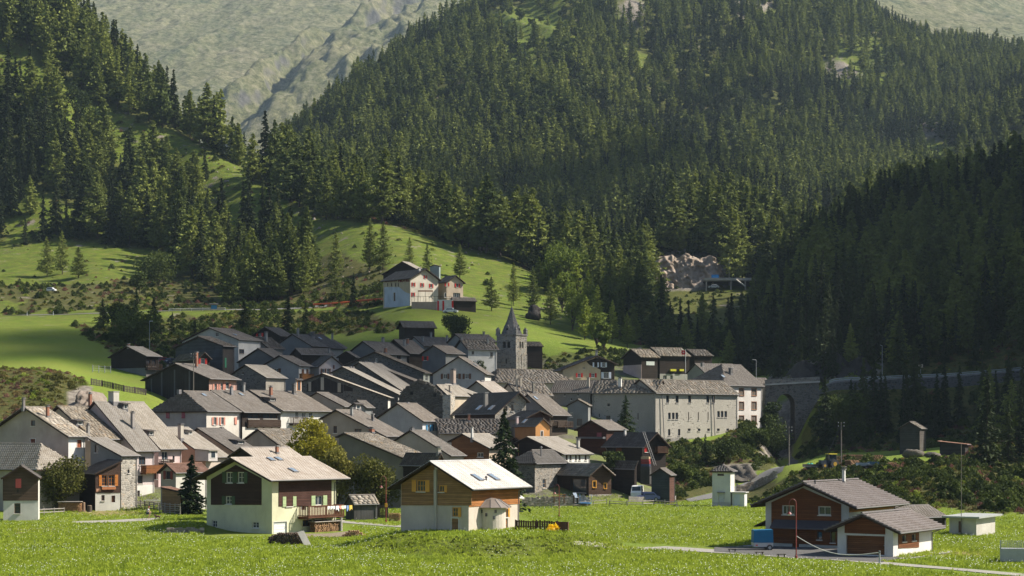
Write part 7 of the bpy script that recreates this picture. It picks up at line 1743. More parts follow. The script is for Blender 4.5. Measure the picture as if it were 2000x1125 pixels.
# ================================================================== street lamps, fences, vehicles, people and odds and ends
def at(px, py, dmin=140): return ground_at(px, py, dmin=dmin)
STEELR = plain((.20, .035, .03), .5, .4); STEEL = plain((.32, .33, .34), .45, .5); DARKP = plain((.05, .05, .05), .6)
def red_lamp(px, py, ytop, label, box=None):
 g = at(px, py); h = zy(ytop, g.y) - g.z; o = empty('street_lamp', tuple(g), 0, label, 'street lamp', 'red swan-neck street lamps')
 MB().lathe([(.13, -.1), (.13, .25), (.06, .3), (.045, h * .96)], 8).put('post', STEELR, o)
 pts = [(0, 0, h * .95)] + [(-.32 + .32 * math.cos(a), 0, h * .95 + .38 * math.sin(a)) for a in np.linspace(.3, math.pi, 7)] + [(-.64, 0, h * .80)]
 MB().path(pts, .03).put('arm', STEELR, o)
 MB().lathe([(.05, .18), (.1, .1), (.24, -.08), (.26, -.12)], 10, (-.64, 0, h * .80 - .1)).put('lamp_shade', STEELR, o)
 MB().lathe([(.1, -.2), (.14, -.1), (.1, -.05)], 8, (-.64, 0, h * .80 - .13)).put('bulb', plain((.6, .6, .58), .3), o)
 if box: MB().box(-.16, -.14, h * .33, .16, .14, h * .33 + .5).put('box', plain((.65, .33, .03), .5), o)
red_lamp(754, 1020, 931, 'red lamp post with yellow box beside rowan and mound chalet', True)
red_lamp(1092, 1010, 949, 'red lamp post standing behind the end of the mound fence')
red_lamp(1555, 1091, 977, 'tall red lamp post at the edge of the asphalt yard')
def grey_lamp(px, D, ytop, arm, label):
 g = G(px, D); h = zy(ytop, D) - g.z; o = empty('street_lamp', tuple(g), 0, label, 'street lamp', 'tall grey street lamps')
 MB().tube((0, 0, -.2), (0, 0, h), .09, .05).put('post', STEEL, o); MB().tube((0, 0, h), (arm, 0, h + .1), .045).box(min(0, arm) + (0 if arm > 0 else 0), -.15, h + .05, arm, .15, h + .2).put('lamp_head', plain((.6, .6, .6), .4), o)
grey_lamp(292, 500, 628, .9, 'grey street lamp in front of the dark thicket')
grey_lamp(1477, 448, 703, -.9, 'grey street lamp behind the tall white house')
grey_lamp(1723, 441, 675, -.4, 'tall slim street lamp on the mountain road')
grey_lamp(1424, 742, 508, .6, 'small lamp on the gallery by the cliff')
def pole(px, D, ytop, label, arms=True, r=.12, base=None):
 g = G(px, D) if base is None else at(px, base); h = zy(ytop, g.y) - g.z; o = empty('utility_pole', tuple(g), 0, label, 'pole')
 MB().tube((0, 0, -.3), (0, 0, h), r, r * .7).put('post', plain((.16, .14, .12), .8), o)
 if arms:
  for z in (h - .3, h - .9): MB().box(-.6, -.05, z, .6, .05, z + .08).put('crossarm', DARKP, o)
  for x in (-.5, .5):
   for z in (h - .22, h - .82): MB().lathe([(.04, 0), (.07, .08), (.05, .2)], 6, (x, 0, z)).put('insulator', plain((.5, .5, .48), .4), o)
 return o, h
pole(1541, 345, 833, 'utility pole beside the bend of the village road')
o, h = pole(1643, 336, 824, 'utility pole with slanting stay above the tractor'); MB().tube((0, 0, h - .6), (-3.4, 0, .1), .05).put('stay', DARKP, o)
o, h = pole(1877.5, 214, 866, 'thin pale pole rising from behind the concrete hut', False, .045);
pole(378, 383, 690, 'dark utility pole before the big black barn', True, .11)
def flag():
 g = G(1339, 462); h = zy(682, 462) - g.z; o = empty('flagpole', tuple(g), 0, 'flagpole with small red and white flag by the black barn', 'flagpole')
 MB().tube((0, 0, -.3), (0, 0, h), .07, .05).put('pole', plain((.7, .7, .7), .4), o); f = MB().box(-1.0, -.02, h - 1.3, -.06, .02, h - .3).put('flag', plain((.50, .02, .02), .7), o)
 MB().box(-.72, -.035, h - .85, -.34, .035, h - .75).box(-.58, -.036, h - 1.0, -.48, .036, h - .6).put('cross', plain((.8, .8, .8), .7), f)
flag()
# ---- fences
def fence(name, label, pts, h=1.0, rails=2, step=2.2, mat=None, slats=0, world_=False, rail_r=.05, jitter=0.0, dmin=140):
 P = [p if world_ else at(*p, dmin=dmin) for p in pts]; L = sum((P[i + 1] - P[i]).length for i in range(len(P) - 1)); n = max(2, int(L / step) + 1); Q = resample(P, n); mat = mat or plain((.20, .175, .145), .9)
 o = empty(name, tuple(P[0]), 0, label, 'fence'); b = np.array(P[0]); rr = random.Random(len(label)); Z = H(Q[:, 0], Q[:, 1])
 T = [Vector((Q[i, 0] - b[0], Q[i, 1] - b[1], Z[i] - b[2])) for i in range(n)]
 for t in T:
  hh = h * (1.08 + rr.uniform(-.1, .12) * (jitter > 0)); MB().box(t.x - .07, t.y - .07, t.z - .2, t.x + .07, t.y + .07, t.z + hh).put('post', mat, o)
 for i in range(n - 1):
  for r in range(rails):
   z = h * (r + 1) / (rails + .15) - .04; j = lambda: rr.uniform(-1, 1) * jitter
   MB().tube(T[i] + Vector((0, -.09, z + j())), T[i + 1] + Vector((0, -.09, z + j())), rail_r, rail_r * .85, 5).put('rail', mat, o)
 if slats:
  mb = MB()
  for i in range(n - 1):
   d = T[i + 1] - T[i]; k = max(1, int(d.length / slats)); e = d.normalized()
   for q in range(k):
    c = T[i] + d * (q + .5) / k; w = slats * .38; hh = h * rr.uniform(.94, 1.08)
    mb.hexa([c - e * w + Vector((0, -.14, .05)), c + e * w + Vector((0, -.14, .05)), c + e * w + Vector((0, -.11, .05)), c - e * w + Vector((0, -.11, .05))], [c - e * w + Vector((0, -.14, hh)), c + e * w + Vector((0, -.14, hh)), c + e * w + Vector((0, -.11, hh)), c - e * w + Vector((0, -.11, hh))])
  mb.put('slats', mat, o, kind='stuff')
 return o
WGREY = plain((.30, .27, .24), .9); WDK = plain((.10, .08, .065), .9)
fence('rail_fence', 'two-rail weathered fence between the brown cabin and firewood', [(66, 1007), (125, 1004)], .9, 2, 2.0, WGREY, rail_r=.08)
fence('rail_fence', 'crooked split-rail fence in front of the cabin garden', [(184, 984), (235, 987), (290, 995), (345, 1001)], 1.15, 4, 2.0, WGREY, rail_r=.055, jitter=.07)
fence('rail_fence', 'short stacked rail fence beside the dark spruce', [(312, 1003), (352, 1006)], 1.5, 5, 1.5, WGREY, rail_r=.06, jitter=.05)
fence('picket_fence', 'grey picket fence by the weathered hut and red lamp', [(684, 1012), (757, 1013)], 1.75, 2, 2.0, WDK, slats=.2)
fence('rail_fence', 'long pale two-rail fence at the back edge of meadow', [(1012, 991), (1080, 992), (1185, 986)], .8, 2, 2.6, WGREY, rail_r=.045, jitter=.05)
fence('rail_fence', 'wobbly grey pole fence below the barns at the meadow edge', [(1190, 989), (1250, 990), (1285, 988), (1322, 990)], .9, 2, 2.4, WGREY, rail_r=.07, jitter=.12)
fence('picket_fence', 'low picket fence before the blue-black shed', [(1228, 980), (1262, 981), (1320, 978)], .8, 2, 2.0, WGREY, slats=.22)
fence('slat_fence', 'dark slatted fence running down the green slope', [(178, 752), (205, 756), (236, 764), (285, 772)], 1.25, 2, 2.0, WDK, slats=.3, dmin=372)
fence('wire_fence', 'thin pale wire fence round the meadow barn yard', [(181, 727), (216, 729)], 1.5, 3, 2.2, plain((.45, .45, .43), .6), rail_r=.018, dmin=400)
fence('guard_rail', 'pale guard rail on the bend of the upper road', line_of([(330, 592), (385, 592.5), (440, 593)]), .9, 2, 3, plain((.5, .5, .48), .5), world_=True, rail_r=.09)
fence('barrier', 'long orange-red barrier on the road beside hotel', line_of([(612, 601), (660, 598), (700, 597), (748, 590)]), 1.0, 1, 3.0, plain((.55, .10, .03), .6), world_=True, rail_r=.32)
fence('terrace_fence', 'dark brown board fence on the terrace beside the mound chalet', line_of([(1007, 191), (1089, 190)]), 1.0, 2, 1.9, timber((.10, .05, .032), 1), slats=.24, world_=True)
def planter():
 g = G(1099, 189.5); o = empty('planter', tuple(g), R(-8), 'square brown board planter at the end of terrace fence', 'planter'); w = .58; mt = timber((.13, .065, .042), 1)
 MB().box(-w, -.4, -.1, w, -.36, 1.0).box(-w, .36, -.1, w, .4, 1.0).put('side', mt, o); MB().box(-w, -.355, -.1, -w + .04, .355, 1.0).box(w - .04, -.355, -.1, w, .355, 1.0).put('side', mt, o); MB().box(-w + .05, -.35, -.1, w - .05, .35, .85).put('soil', plain((.05, .035, .02), 1), o)
planter()
def rope_barrier():
 a, b = at(1556, 1090), at(1718, 1103); o = empty('rope_barrier', tuple(b), 0, 'sagging rope strung to a metal bollard at the yard', 'rope')
 mb = MB(); pts = []
 for i in range(17):
  t = i / 16; p = a.lerp(b, t) - b; pts.append(Vector((p.x, p.y, p.z + 2.0 * (1 - t) + 1.05 * t - 1.0 * math.sin(math.pi * t) * (1 - .25 * t))))
 mb.path(pts, .035, 5).put('rope', plain((.62, .60, .54), .8), o)
 bo = empty('bollard', tuple(b), 0, 'grey metal bollard holding the rope at yard corner', 'bollard'); MB().lathe([(.17, -.1), (.17, .12), (.07, .16), (.07, 1.15), (.10, 1.2)], 10).put('post', STEEL, bo); MB().lathe([(.11, 1.05), (.11, 1.12)], 10).put('collar', DARKP, bo)
rope_barrier()
# ---- firewood
LOGM = [slab_mat((.33, .20, .11), .45), slab_mat((.20, .12, .075), .5), slab_mat((.10, .075, .06), .5)]
def woodpile(px, py, w, h, label, mat=0, dep=.9, rz=0.0, roof=True, dmin=140, r=.085, slope=0.0, anchor=None, cat='woodpile'):
 g = anchor or at(px, py, dmin); W_, H_ = w * g.y / F, h * g.y / F; o = empty('woodpile', tuple(g), rz, label, cat); rr = random.Random(int(px)); V, Q, A_ = [], [], []
 z = r; row = 0
 while z < H_ - r * .4:
  x = -W_ / 2 + r + (row % 2) * r
  while x < W_ / 2 - r * .3:
   top_ = H_ * (1 - slope * abs(x / (W_ / 2)) ** 1.5)
   if z < top_:
    n = 6; rad = r * rr.uniform(.78, 1.12); d = rr.uniform(-.1, .06); a0 = rr.random() * 6; i = len(V); rx, rz_ = x + rr.uniform(-.02, .02), z + rr.uniform(-.02, .02)
    for yy in (d, dep): V += [(rx + rad * math.cos(a0 + 6.283 * k / n), yy, rz_ + rad * math.sin(a0 + 6.283 * k / n)) for k in range(n)]
    Q += [(i + k, i + (k + 1) % n, i + n + (k + 1) % n, i + n + k) for k in range(n)] + [(i, i + 1, i + 2, i + 3), (i + 3, i + 4, i + 5, i)]; A_ += [rr.random()] * (2 * n)
   x += r * 2.02
  z += r * 1.78; row += 1
 tag(link('logs', np_mesh('logs', V, Q, LOGM[mat], A_), o), kind='stuff')
 if roof: MB().box(-W_ / 2 - .1, -.25, H_ + .03, W_ / 2 + .1, dep + .1, H_ + .09).put('cover_board', plain((.42, .38, .33), .9), o)
 return o
def a_pile():
 a0, z0, a1, z1 = A.rect('S', 588, 1028, 664, 1046); p = A.P + A.ex * A.fp('S', (a0 + a1) / 2, 0, 1.3).x + A.ey * A.fp('S', (a0 + a1) / 2, 0, 1.3).y
 p.z = h1(p.x, p.y) - .05; woodpile(626, 1046, 80, 20, 'neat split firewood stacked under the laundry balcony', 0, .8, R(52), True, anchor=p)
a_pile()
woodpile(136, 1000, 44, 19, 'bright cut firewood stack beside the dark rowan', 0, 1.0, R(6))
woodpile(95, 996, 44, 15, 'shaded firewood stack under the rowan branches', 1, 1.0, 0)
woodpile(770, 1018, 24, 16, 'small pale stack of split wood behind the red lamp', 0, .7, 0, False)
woodpile(560, 1064, 78, 25, 'dark mossy heap of old timber before the green chalet', 2, 1.2, R(-4), False, slope=.45, r=.11)
woodpile(690, 1048, 46, 14, 'heap of grey logs beside the balcony post', 0, 1.0, 0, False, slope=.9, r=.12)
woodpile(1668, 903, 88, 15, 'long low log stack at the edge of the dark wood', 1, 1.2, 0, False, dmin=300, r=.13, slope=.3)
woodpile(1670, 915, 32, 17, 'reddish firewood stack beside the dark trailer', 0, 1.2, R(50), False, dmin=280, r=.11)
woodpile(1717, 905, 18, 18, 'stack of orange sawn timber in the yard', 0, 1.0, 0, False, dmin=280, r=.16)
woodpile(1742, 912, 40, 9, 'long heap of pale branches next to the blue trailer', 0, 1.5, 0, False, dmin=280, slope=.8)
def slab_lean():
 g = at(594, 1066); o = empty('stone_slab', tuple(g), R(10), 'pale slab leaning on the mossy timber heap', 'slab'); MB().hexa([(.0, 0, 0), (.75, 0, 0), (.75, .12, 0), (0, .12, 0)], [(-.65, .5, 1.35), (.0, .5, 1.5), (0, .62, 1.5), (-.65, .62, 1.35)]).put('slab', plain((.5, .47, .42), .9), o)
slab_lean()
for (px, py, r, h, lb) in ((163, 999, .28, 1.35, 'tall pale tree stump post beside the firewood'), (175, 1000, .38, .95, 'thick dark tree stump near the garden fence')):
 g = at(px, py); o = empty('stump', tuple(g), 0, lb, 'stump'); MB().lathe([(r * 1.15, -.1), (r, .2), (r * .9, h)], 10).put('log', plain((.22, .15, .1), .9) if r < .3 else plain((.09, .07, .055), .9), o); MB().lathe([(r * .86, h + .001), (r * .86, h + .012)], 10).put('cut_face', plain((.5, .38, .25), .9), o)
# ---- vehicles
def car(px, py, label, col, rz, dmin=140, L=4.2, kind='car', D=None, dz=.1):
 g = (G(px, D) if D else at(px, py, dmin)) + Vector((0, 0, dz)); o = empty('parked_' + kind, tuple(g), rz, label, kind); w = .86; P = plain(col, .3, .6); hb, ht = (.95, 1.5) if kind == 'car' else (1.2, 2.1)
 pr = [(-.5, .3), (-.5, .72), (-.42, hb * .95), (-.26, hb), (-.16, ht), (.22, ht), (.36, hb), (.48, hb * .88), (.5, .6), (.5, .3)] if kind == 'car' else [(-.5, .3), (-.5, 1.0), (-.42, 1.15), (-.33, 2.0), (-.28, ht), (.47, ht), (.5, 1.9), (.5, .3)]
 n = len(pr); mb = MB()
 for s in (-1, 1): mb.v += [(x * L, s * w * (1 if z < hb + .02 else .86), z) for x, z in pr]
 mb.f = [tuple(reversed(range(n))), tuple(n + k for k in range(n))] + [(i, (i + 1) % n, n + (i + 1) % n, n + i) for i in range(n)]; mb.put('body', P, o)
 gl = MB(); a, b = (-.15, .21) if kind == 'car' else (-.27, .10)
 for s in (-1, 1):
  y = s * w * .94; gl.quad((a * L - .25, s * (w + .005), hb + .03), (b * L + .35, s * (w + .005), hb + .03), (b * L, s * (w * .87 + .01), ht - .1), (a * L, s * (w * .87 + .01), ht - .1))
 gl.put('side_window', PANE, o); MB().quad((-.26 * L - .01, -w * .9, hb + .04), (-.26 * L - .01, w * .9, hb + .04), (-.165 * L - .012, w * .8, ht - .08), (-.165 * L - .012, -w * .8, ht - .08)).put('windscreen', PANE, o) if kind == 'car' else MB().quad((-.41 * L - .02, -w * .85, 1.2), (-.41 * L - .02, w * .85, 1.2), (-.335 * L - .015, w * .8, 1.95), (-.335 * L - .015, -w * .8, 1.95)).put('windscreen', PANE, o)
 for x in (-.31, .31):
  for s in (-1, 1):
   t = MB().tube((x * L, s * (w - .16), .32), (x * L, s * (w + .03), .32), .32, None, 14).put('wheel', DARKP, o); MB().tube((x * L, s * (w + .025), .32), (x * L, s * (w + .045), .32), .18, None, 10).put('rim', STEEL, t)
 for s in (-1, 1): MB().box(-.502 * L, s * .6 - .15, .62, -.49 * L, s * .6 + .15, .78).put('headlight', plain((.8, .8, .75), .2), o)
car(98, 572, 'white car parked on the track below the high pasture', (.62, .62, .62), R(-12), 620, dz=.4)
car(316, None, 'dark red car on the square behind the meadow barn', (.16, .012, .02), R(60), D=466)
car(333, None, 'dark blue car beside the red one on the square', (.02, .025, .05), R(60), D=466)
car(880, None, 'white car in front of the hotel base wall', (.65, .65, .65), R(170), D=549)
car(1245, None, 'white van half hidden by the lower black barn', (.68, .68, .66), R(80), D=311, kind='van', L=4.6)
car(1264, None, 'car under violet-blue cover beside the blue-black shed', (.10, .12, .28), R(15), D=309, L=3.9)
car(1394, None, 'pale car inside the open gallery by the cliff', (.5, .5, .5), R(0), D=735, dz=1.0)
def covered_trailer():
 g = at(1489, 1075); o = empty('trailer', tuple(g), R(2), 'small trailer with high blue tarpaulin cover by the chalet', 'trailer'); w = .95
 MB().box(-w, -.7, .38, w, .9, .78).put('tub', plain((.42, .43, .44), .4, .5), o)
 mb = MB(); mb.hexa([(-w - .02, -.72, .79), (w + .02, -.72, .79), (w + .02, .92, .79), (-w - .02, .92, .79)], [(-w + .02, -.68, 2.0), (w - .02, -.68, 2.05), (w - .02, .88, 2.05), (-w + .02, .88, 2.0)])
 mb.put('tarpaulin', plain((.012, .13, .26), .55), o)
 for x in (w - .25, w - .1): pass
 t = MB().tube((w - .35, -.78, .3), (w - .35, -.62, .3), .3, None, 14).put('wheel', DARKP, o); MB().tube((w - .35, -.80, .3), (w - .35, -.781, .3), .15, None, 10).put('rim', STEEL, t)
 MB().tube((w - .35, .8, .3), (w - .35, .96, .3), .3, None, 14).put('wheel', DARKP, o); MB().tube((-w, 0, .45), (-w - .9, .1, .42), .05).put('drawbar', STEEL, o)
 MB().box(w * .5, -.74, .5, w * .5 + .18, -.702, .6).put('tail_light', S_RED, o); MB().box(-w * .8, -.74, .5, -w * .8 + .18, -.702, .6).put('tail_light', S_RED, o)
covered_trailer()
def tractor():
 g = at(1620, 915, 280); o = empty('tractor', tuple(g), R(200), 'dark tractor with yellow cab roof beside the log stacks', 'tractor'); BL = plain((.02, .03, .045), .5)
 MB().box(-.3, -.45, .7, 1.9, .45, 1.45).box(-.9, -.5, .6, -.3, .5, 1.2).put('body', BL, o)
 c = MB()
 for x in (-1.0, .25):
  for y in (-.55, .55): c.box(x - .05, y - .05, 1.15, x + .05, y + .05, 2.45)
 c.put('cab_frame', BL, o); MB().box(-1.15, -.75, 2.46, .45, .75, 2.62).put('cab_roof', plain((.62, .50, .06), .5), o); MB().box(-.97, -.52, 1.25, .2, .52, 2.4).put('pane', PANE, o)
 for x, r in ((-.6, .8), (1.4, .5)):
  for s in (-1, 1): t = MB().tube((x, s * .55, r), (x, s * .95, r), r, None, 16).put('wheel', DARKP, o); MB().tube((x, s * .955, r), (x, s * .97, r), r * .45, None, 10).put('rim', plain((.5, .3, .04), .5), t)
tractor()
def flat_trailer(px, py, label, col, rz, L=2.8):
 g = at(px, py, 280); o = empty('trailer', tuple(g), rz, label, 'trailer'); MB().box(-L / 2, -.8, .6, L / 2, .8, .7).put('bed', STEEL, o)
 mb = MB(); mb.box(-L / 2, -.83, .702, L / 2, -.78, 1.1).box(-L / 2, .78, .702, L / 2, .83, 1.1); mb.put('side_board', plain(col, .5), o)
 for s in (-1, 1): MB().tube((0, s * .85, .33), (0, s * 1.02, .33), .33, None, 12).put('wheel', DARKP, o)
 MB().tube((L / 2, 0, .6), (L / 2 + 1, 0, .5), .05).put('drawbar', STEEL, o)
flat_trailer(1690, 917, 'grey-blue flat trailer in the yard above the chalet', (.22, .27, .30), R(5))
flat_trailer(1706, 915, 'short blue trailer next to the flat one', (.05, .11, .17), R(0), 1.6)
flat_trailer(1582, 919, 'cluttered small trailer with green sacks by road', (.14, .12, .10), R(8), 2.2)
for i, (px, py) in enumerate(((1578, 911), (1584, 911))):
 g = at(1582, 919, 280) + Vector(((px - 1581) * .09, 0, .75)); o = empty('sack', tuple(g), 0, ('green sack on the cluttered trailer', 'turquoise sack beside the green one on trailer')[i], 'sack'); MB().lathe([(.2, -.05), (.34, .1), (.3, .4), (.08, .55)], 9).put('bag', plain(((.03, .25, .12), (.04, .32, .28))[i], .6), o); MB().lathe([(.09, .551), (.05, .62)], 6).put('tie', DARKP, o)
# ---- benches, tank, posts
for px, py, lb in ((1430, 1079, 'small dark bench farthest along the path from the yard lamp'), (1483, 1085, 'small dark bench nearest the covered trailer'), (1526, 1089, 'small dark bench next to the tall red lamp')):
 g = at(px, py); o = empty('bench', tuple(g), R(-4), lb, 'bench', 'low benches beside the yard path'); MB().box(-.42, -.14, .26, .42, .14, .33).put('seat', WDK, o)
 for x in (-.28, .28): MB().box(x - .05, -.12, -.05, x + .05, .12, .258).put('leg', WDK, o)
def tank():
 g = at(1978, 1098); o = empty('cage_container', tuple(g), R(-14), 'galvanised container with wire mesh top in the meadow', 'container'); w, d, h = 1.05, .8, 1.25; ST = plain((.36, .37, .37), .4, .5)
 MB().box(-w, -d, .1, w, d, h).put('tub', ST, o); q = MB()
 for x in (-w, w):
  for y in (-d, d): q.box(x - .05, y - .05, -.05, x + .05, y + .05, 1.9)
 q.put('frame', ST, o); m = MB()
 for i in range(15):
  x = -w + 2 * w * i / 14; m.box(x - .01, -d - .01, h, x + .01, -d + .01, 1.85); m.box(x - .01, d - .01, h, x + .01, d + .01, 1.85)
 for z in (1.45, 1.65, 1.85): m.box(-w, -d - .012, z, w, -d + .012, z + .02); m.box(-w, d - .012, z, w, d + .012, z + .02); m.box(w - .012, -d, z, w + .012, d, z + .02)
 m.put('mesh', ST, o, kind='stuff'); MB().box(w + .051, -d + .15, .2, w + .07, -d + .45, 1.1).put('blue_panel', plain((.10, .25, .35), .5), o)
tank()
for px, lb in ((53, 'white road marker post on the upper road before the bushes'), (104, 'second white road marker post nearer the thicket')):
 g = G(px, 592); o = empty('marker_post', tuple(g), 0, lb, 'marker post'); MB().hexa([(-.12, -.06, -.1), (.12, -.06, -.1), (.12, .06, -.1), (-.12, .06, -.1)], [(-.10, -.05, 1.1), (.10, -.05, 1.2), (.10, .05, 1.2), (-.10, .05, 1.1)]).put('post', plain((.75, .75, .75), .5), o); MB().box(-.11, -.07, .8, .11, -.061, .95).put('band', DARKP, o)
g = G(418, 591); o = empty('information_board', tuple(g), 0, 'roofed blue information board beside the upper road', 'sign'); MB().box(-.95, -.05, .7, .95, .05, 1.9).put('board', plain((.03, .20, .42), .5), o); MB().box(-1.0, -.06, -.2, -.9, .06, 2.1).box(.9, -.06, -.2, 1.0, .06, 2.1).put('post', WDK, o); MB().hexa([(-1.4, -.5, 2.0), (1.4, -.5, 2.0), (1.4, 0, 2.35), (-1.4, 0, 2.35)], [(-1.4, -.5, 2.1), (1.4, -.5, 2.1), (1.4, 0, 2.45), (-1.4, 0, 2.45)]).put('roof', GREYW, o)
g = G(1798, 446); o = empty('road_sign', tuple(g), 0, 'small pale sign board above the mountain road', 'sign'); MB().tube((0, 0, 0), (0, 0, 3.3), .05).put('post', STEEL, o); MB().box(-.55, -.06, 2.6, .55, -.052, 3.4).put('board', plain((.5, .42, .30), .6), o)
# ---- gallery road by the cliff
def gallery():
 D = 736; X = lambda px: (px - 1000) / F * D; o = empty('gallery', (X(1430), D, zy(575, D)), 0, 'pale concrete road gallery with raking struts below the cliff', 'gallery'); ox, oz = X(1430), zy(575, D); z0, z1 = zy(548, D) - oz, zy(543, D) - oz
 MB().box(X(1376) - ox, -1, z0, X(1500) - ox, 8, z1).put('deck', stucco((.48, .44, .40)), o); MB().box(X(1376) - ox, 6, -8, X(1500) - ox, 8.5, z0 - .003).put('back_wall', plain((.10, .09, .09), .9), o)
 for px in (1378, 1426, 1454, 1480): MB().box(X(px) - ox, -.8, -8, X(px) - ox + .5, -.2, z0 - .004).put('column', stucco((.45, .4, .35)), o)
 MB().tube((X(1437) - ox, -1.3, z0 + .3), (X(1455) - ox, -1.3, zy(560, D) - oz), .3, None, 6).put('strut', stucco((.6, .56, .5)), o)
 q = empty('container', (X(1398), D + 2, zy(543, D)), 0, 'blue container standing on the gallery deck', 'container'); MB().box(-1.4, 0, 0, 1.4, 1.6, 1.5).put('body', plain((.01, .13, .36), .5), q); MB().box(-1.3, -.03, .1, -.1, -.002, 1.4).box(.1, -.03, .1, 1.3, -.002, 1.4).put('door', plain((.015, .16, .42), .5), q)
gallery()
# ---- things round the old cabin at the back of the meadow
def dry_wall(pts, h, label, seed, dmin=140, D=None):
 P = [at(*p, dmin=dmin) for p in pts]; o = empty('dry_stone_wall', tuple(P[0]), 0, label, 'wall'); rr = random.Random(seed); L = sum((P[i + 1] - P[i]).length for i in range(len(P) - 1)); n = int(L / .28); Q = resample(P, n); b = P[0]; k = 0; st = []
 for i in range(n):
  z = 0
  while z < h * rr.uniform(.85, 1.05):
   hh = rr.uniform(.14, .30); x, y = Q[i, 0] - b.x, Q[i, 1] - b.y; w = rr.uniform(.13, .22); d = rr.uniform(.22, .30); zb_ = h1(Q[i, 0], Q[i, 1]) - b.z - .05 + z
   mb = MB(); j = lambda: rr.uniform(-.04, .04)
   mb.hexa([(x - w + j(), y - d + j(), zb_), (x + w + j(), y - d + j(), zb_), (x + w, y + d, zb_), (x - w, y + d, zb_)], [(x - w + j(), y - d * .9 + j(), zb_ + hh), (x + w + j(), y - d * .9 + j(), zb_ + hh), (x + w, y + d, zb_ + hh), (x - w, y + d, zb_ + hh)])
   st.append(mb); z += hh * .95
 big = MB()
 for s_ in st: i = len(big.v); big.v += s_.v; big.f += [tuple(i + q for q in f) for f in s_.f]
 me = big.mesh('stones', slab_mat((.34, .31, .27), .5)); a = me.attributes.new('rnd', 'FLOAT', 'POINT'); a.data.foreach_set('value', np.repeat(np.array([rr.random() for _ in st]), 8).astype(np.float32)); tag(link('stones', me, o), kind='stuff')
dry_wall([(1022, 990), (1075, 989), (1150, 987)], 1.5, 'dry stone garden wall in front of the old cabin porch', 3)
dry_wall([(1440, 962), (1480, 952), (1516, 934)], 1.3, 'stone wall along the outer edge of village road', 5)
dry_wall([(330, 1040), (360, 1040), (395, 1043)], .5, 'low stone footing in the shade of the green chalet', 9)
def picnic():
 g = at(1092, 984, 290) + Vector((0, 2.5, 1.45)); g = Vector((W(1092, 968, 296).x, 296, zy(975, 296))); o = empty('picnic_table', tuple(g), 0, 'wooden table and benches under the old cabin porch', 'table'); OR = plain((.28, .13, .06), .7)
 MB().box(-1.1, -.4, .68, 1.1, .4, .75).put('tabletop', OR, o)
 for x in (-.8, .8): MB().box(x - .05, -.35, -.6, x + .05, .35, .678).put('leg', OR, o)
 for y in (-.8, .8): MB().box(-1.1, y - .14, .38, 1.1, y + .14, .43).box(-.8, y - .1, -.6, -.72, y + .1, .378).box(.72, y - .1, -.6, .8, y + .1, .378).put('bench', OR, o)
 g = Vector((W(1124, 968, 297).x, 297, zy(975, 297))); o = empty('deck_chair', tuple(g), R(20), 'pale deck chair beside the porch table', 'chair'); MB().hexa([(-.28, -.5, .25), (.28, -.5, .25), (.28, -.46, .3), (-.28, -.46, .3)], [(-.28, .45, .95), (.28, .45, .95), (.28, .49, 1.0), (-.28, .49, 1.0)]).put('seat', plain((.25, .3, .36), .8), o); MB().box(-.33, -.4, -.6, -.29, .3, .6).box(.29, -.4, -.6, .33, .3, .6).put('frame', WDK, o)
 g = at(1140, 989); o = empty('trampoline', tuple(g), 0, 'blue-rimmed trampoline before the stone-based cabin', 'trampoline'); MB().lathe([(1.25, .48), (1.25, .56), (1.0, .565)], 20).put('rim', plain((.04, .16, .34), .6), o); MB().lathe([(.99, .53), (.99, .54)], 20).put('mat', DARKP, o)
 for k in range(6): a = k * 1.047; MB().tube((1.15 * math.cos(a), 1.15 * math.sin(a), -.1), (1.15 * math.cos(a), 1.15 * math.sin(a), .479), .035).put('leg', STEEL, o)
 for k in (0, 2, 4): a = k * 1.047; MB().tube((1.2 * math.cos(a), 1.2 * math.sin(a), .567), (1.2 * math.cos(a), 1.2 * math.sin(a), 1.9), .03).put('pole', plain((.04, .16, .34), .6), o)
 g = at(1012, 995); o = empty('parasol', tuple(g), 0, 'closed-in white garden parasol beside the stone house', 'parasol'); MB().lathe([(1.0, 1.7), (.5, 2.1), (.03, 2.5)], 8).put('canopy', plain((.6, .58, .52), .8), o); MB().tube((0, 0, 0), (0, 0, 2.45), .03).put('pole', STEEL, o)
picnic()
def ladder():
 a = Vector((W(1280, 909, 322).x, 322, zy(909, 322))); b = Vector((W(1257, 843, 327).x, 327, zy(843, 327))); o = empty('ladder', tuple(a), 0, 'long pale ladder leaning up against the tall barn house', 'ladder'); d = b - a; s = Vector((.17, 0, 0)); WP = plain((.34, .32, .30), .6)
 MB().tube(-s, d - s, .035).put('rail', WP, o); MB().tube(s, d + s, .035).put('rail', WP, o); q = MB()
 for i in range(1, 20): q.tube(d * i / 20 - s, d * i / 20 + s, .03, None, 4)
 q.put('rungs', WP, o, kind='stuff')
ladder()
def red_stack():
 g = Vector((W(1262, 905, 322).x, 322.5, zy(911, 322))); o = empty('crate_stack', tuple(g), R(-20), 'red and grey crates stacked under the ladder', 'crates')
 for i, c in enumerate(((.06, .07, .12), (.24, .04, .04), (.27, .05, .05), (.40, .30, .18))): MB().box(-.75, -.5, i * .42 + .002, .75 - .1 * (i > 1), .5, i * .42 + .38).put('crate', plain(c, .7), o)
 MB().box(-.8, -.55, -3, .8, .55, 0).put('base', GREYW, o)
red_stack()
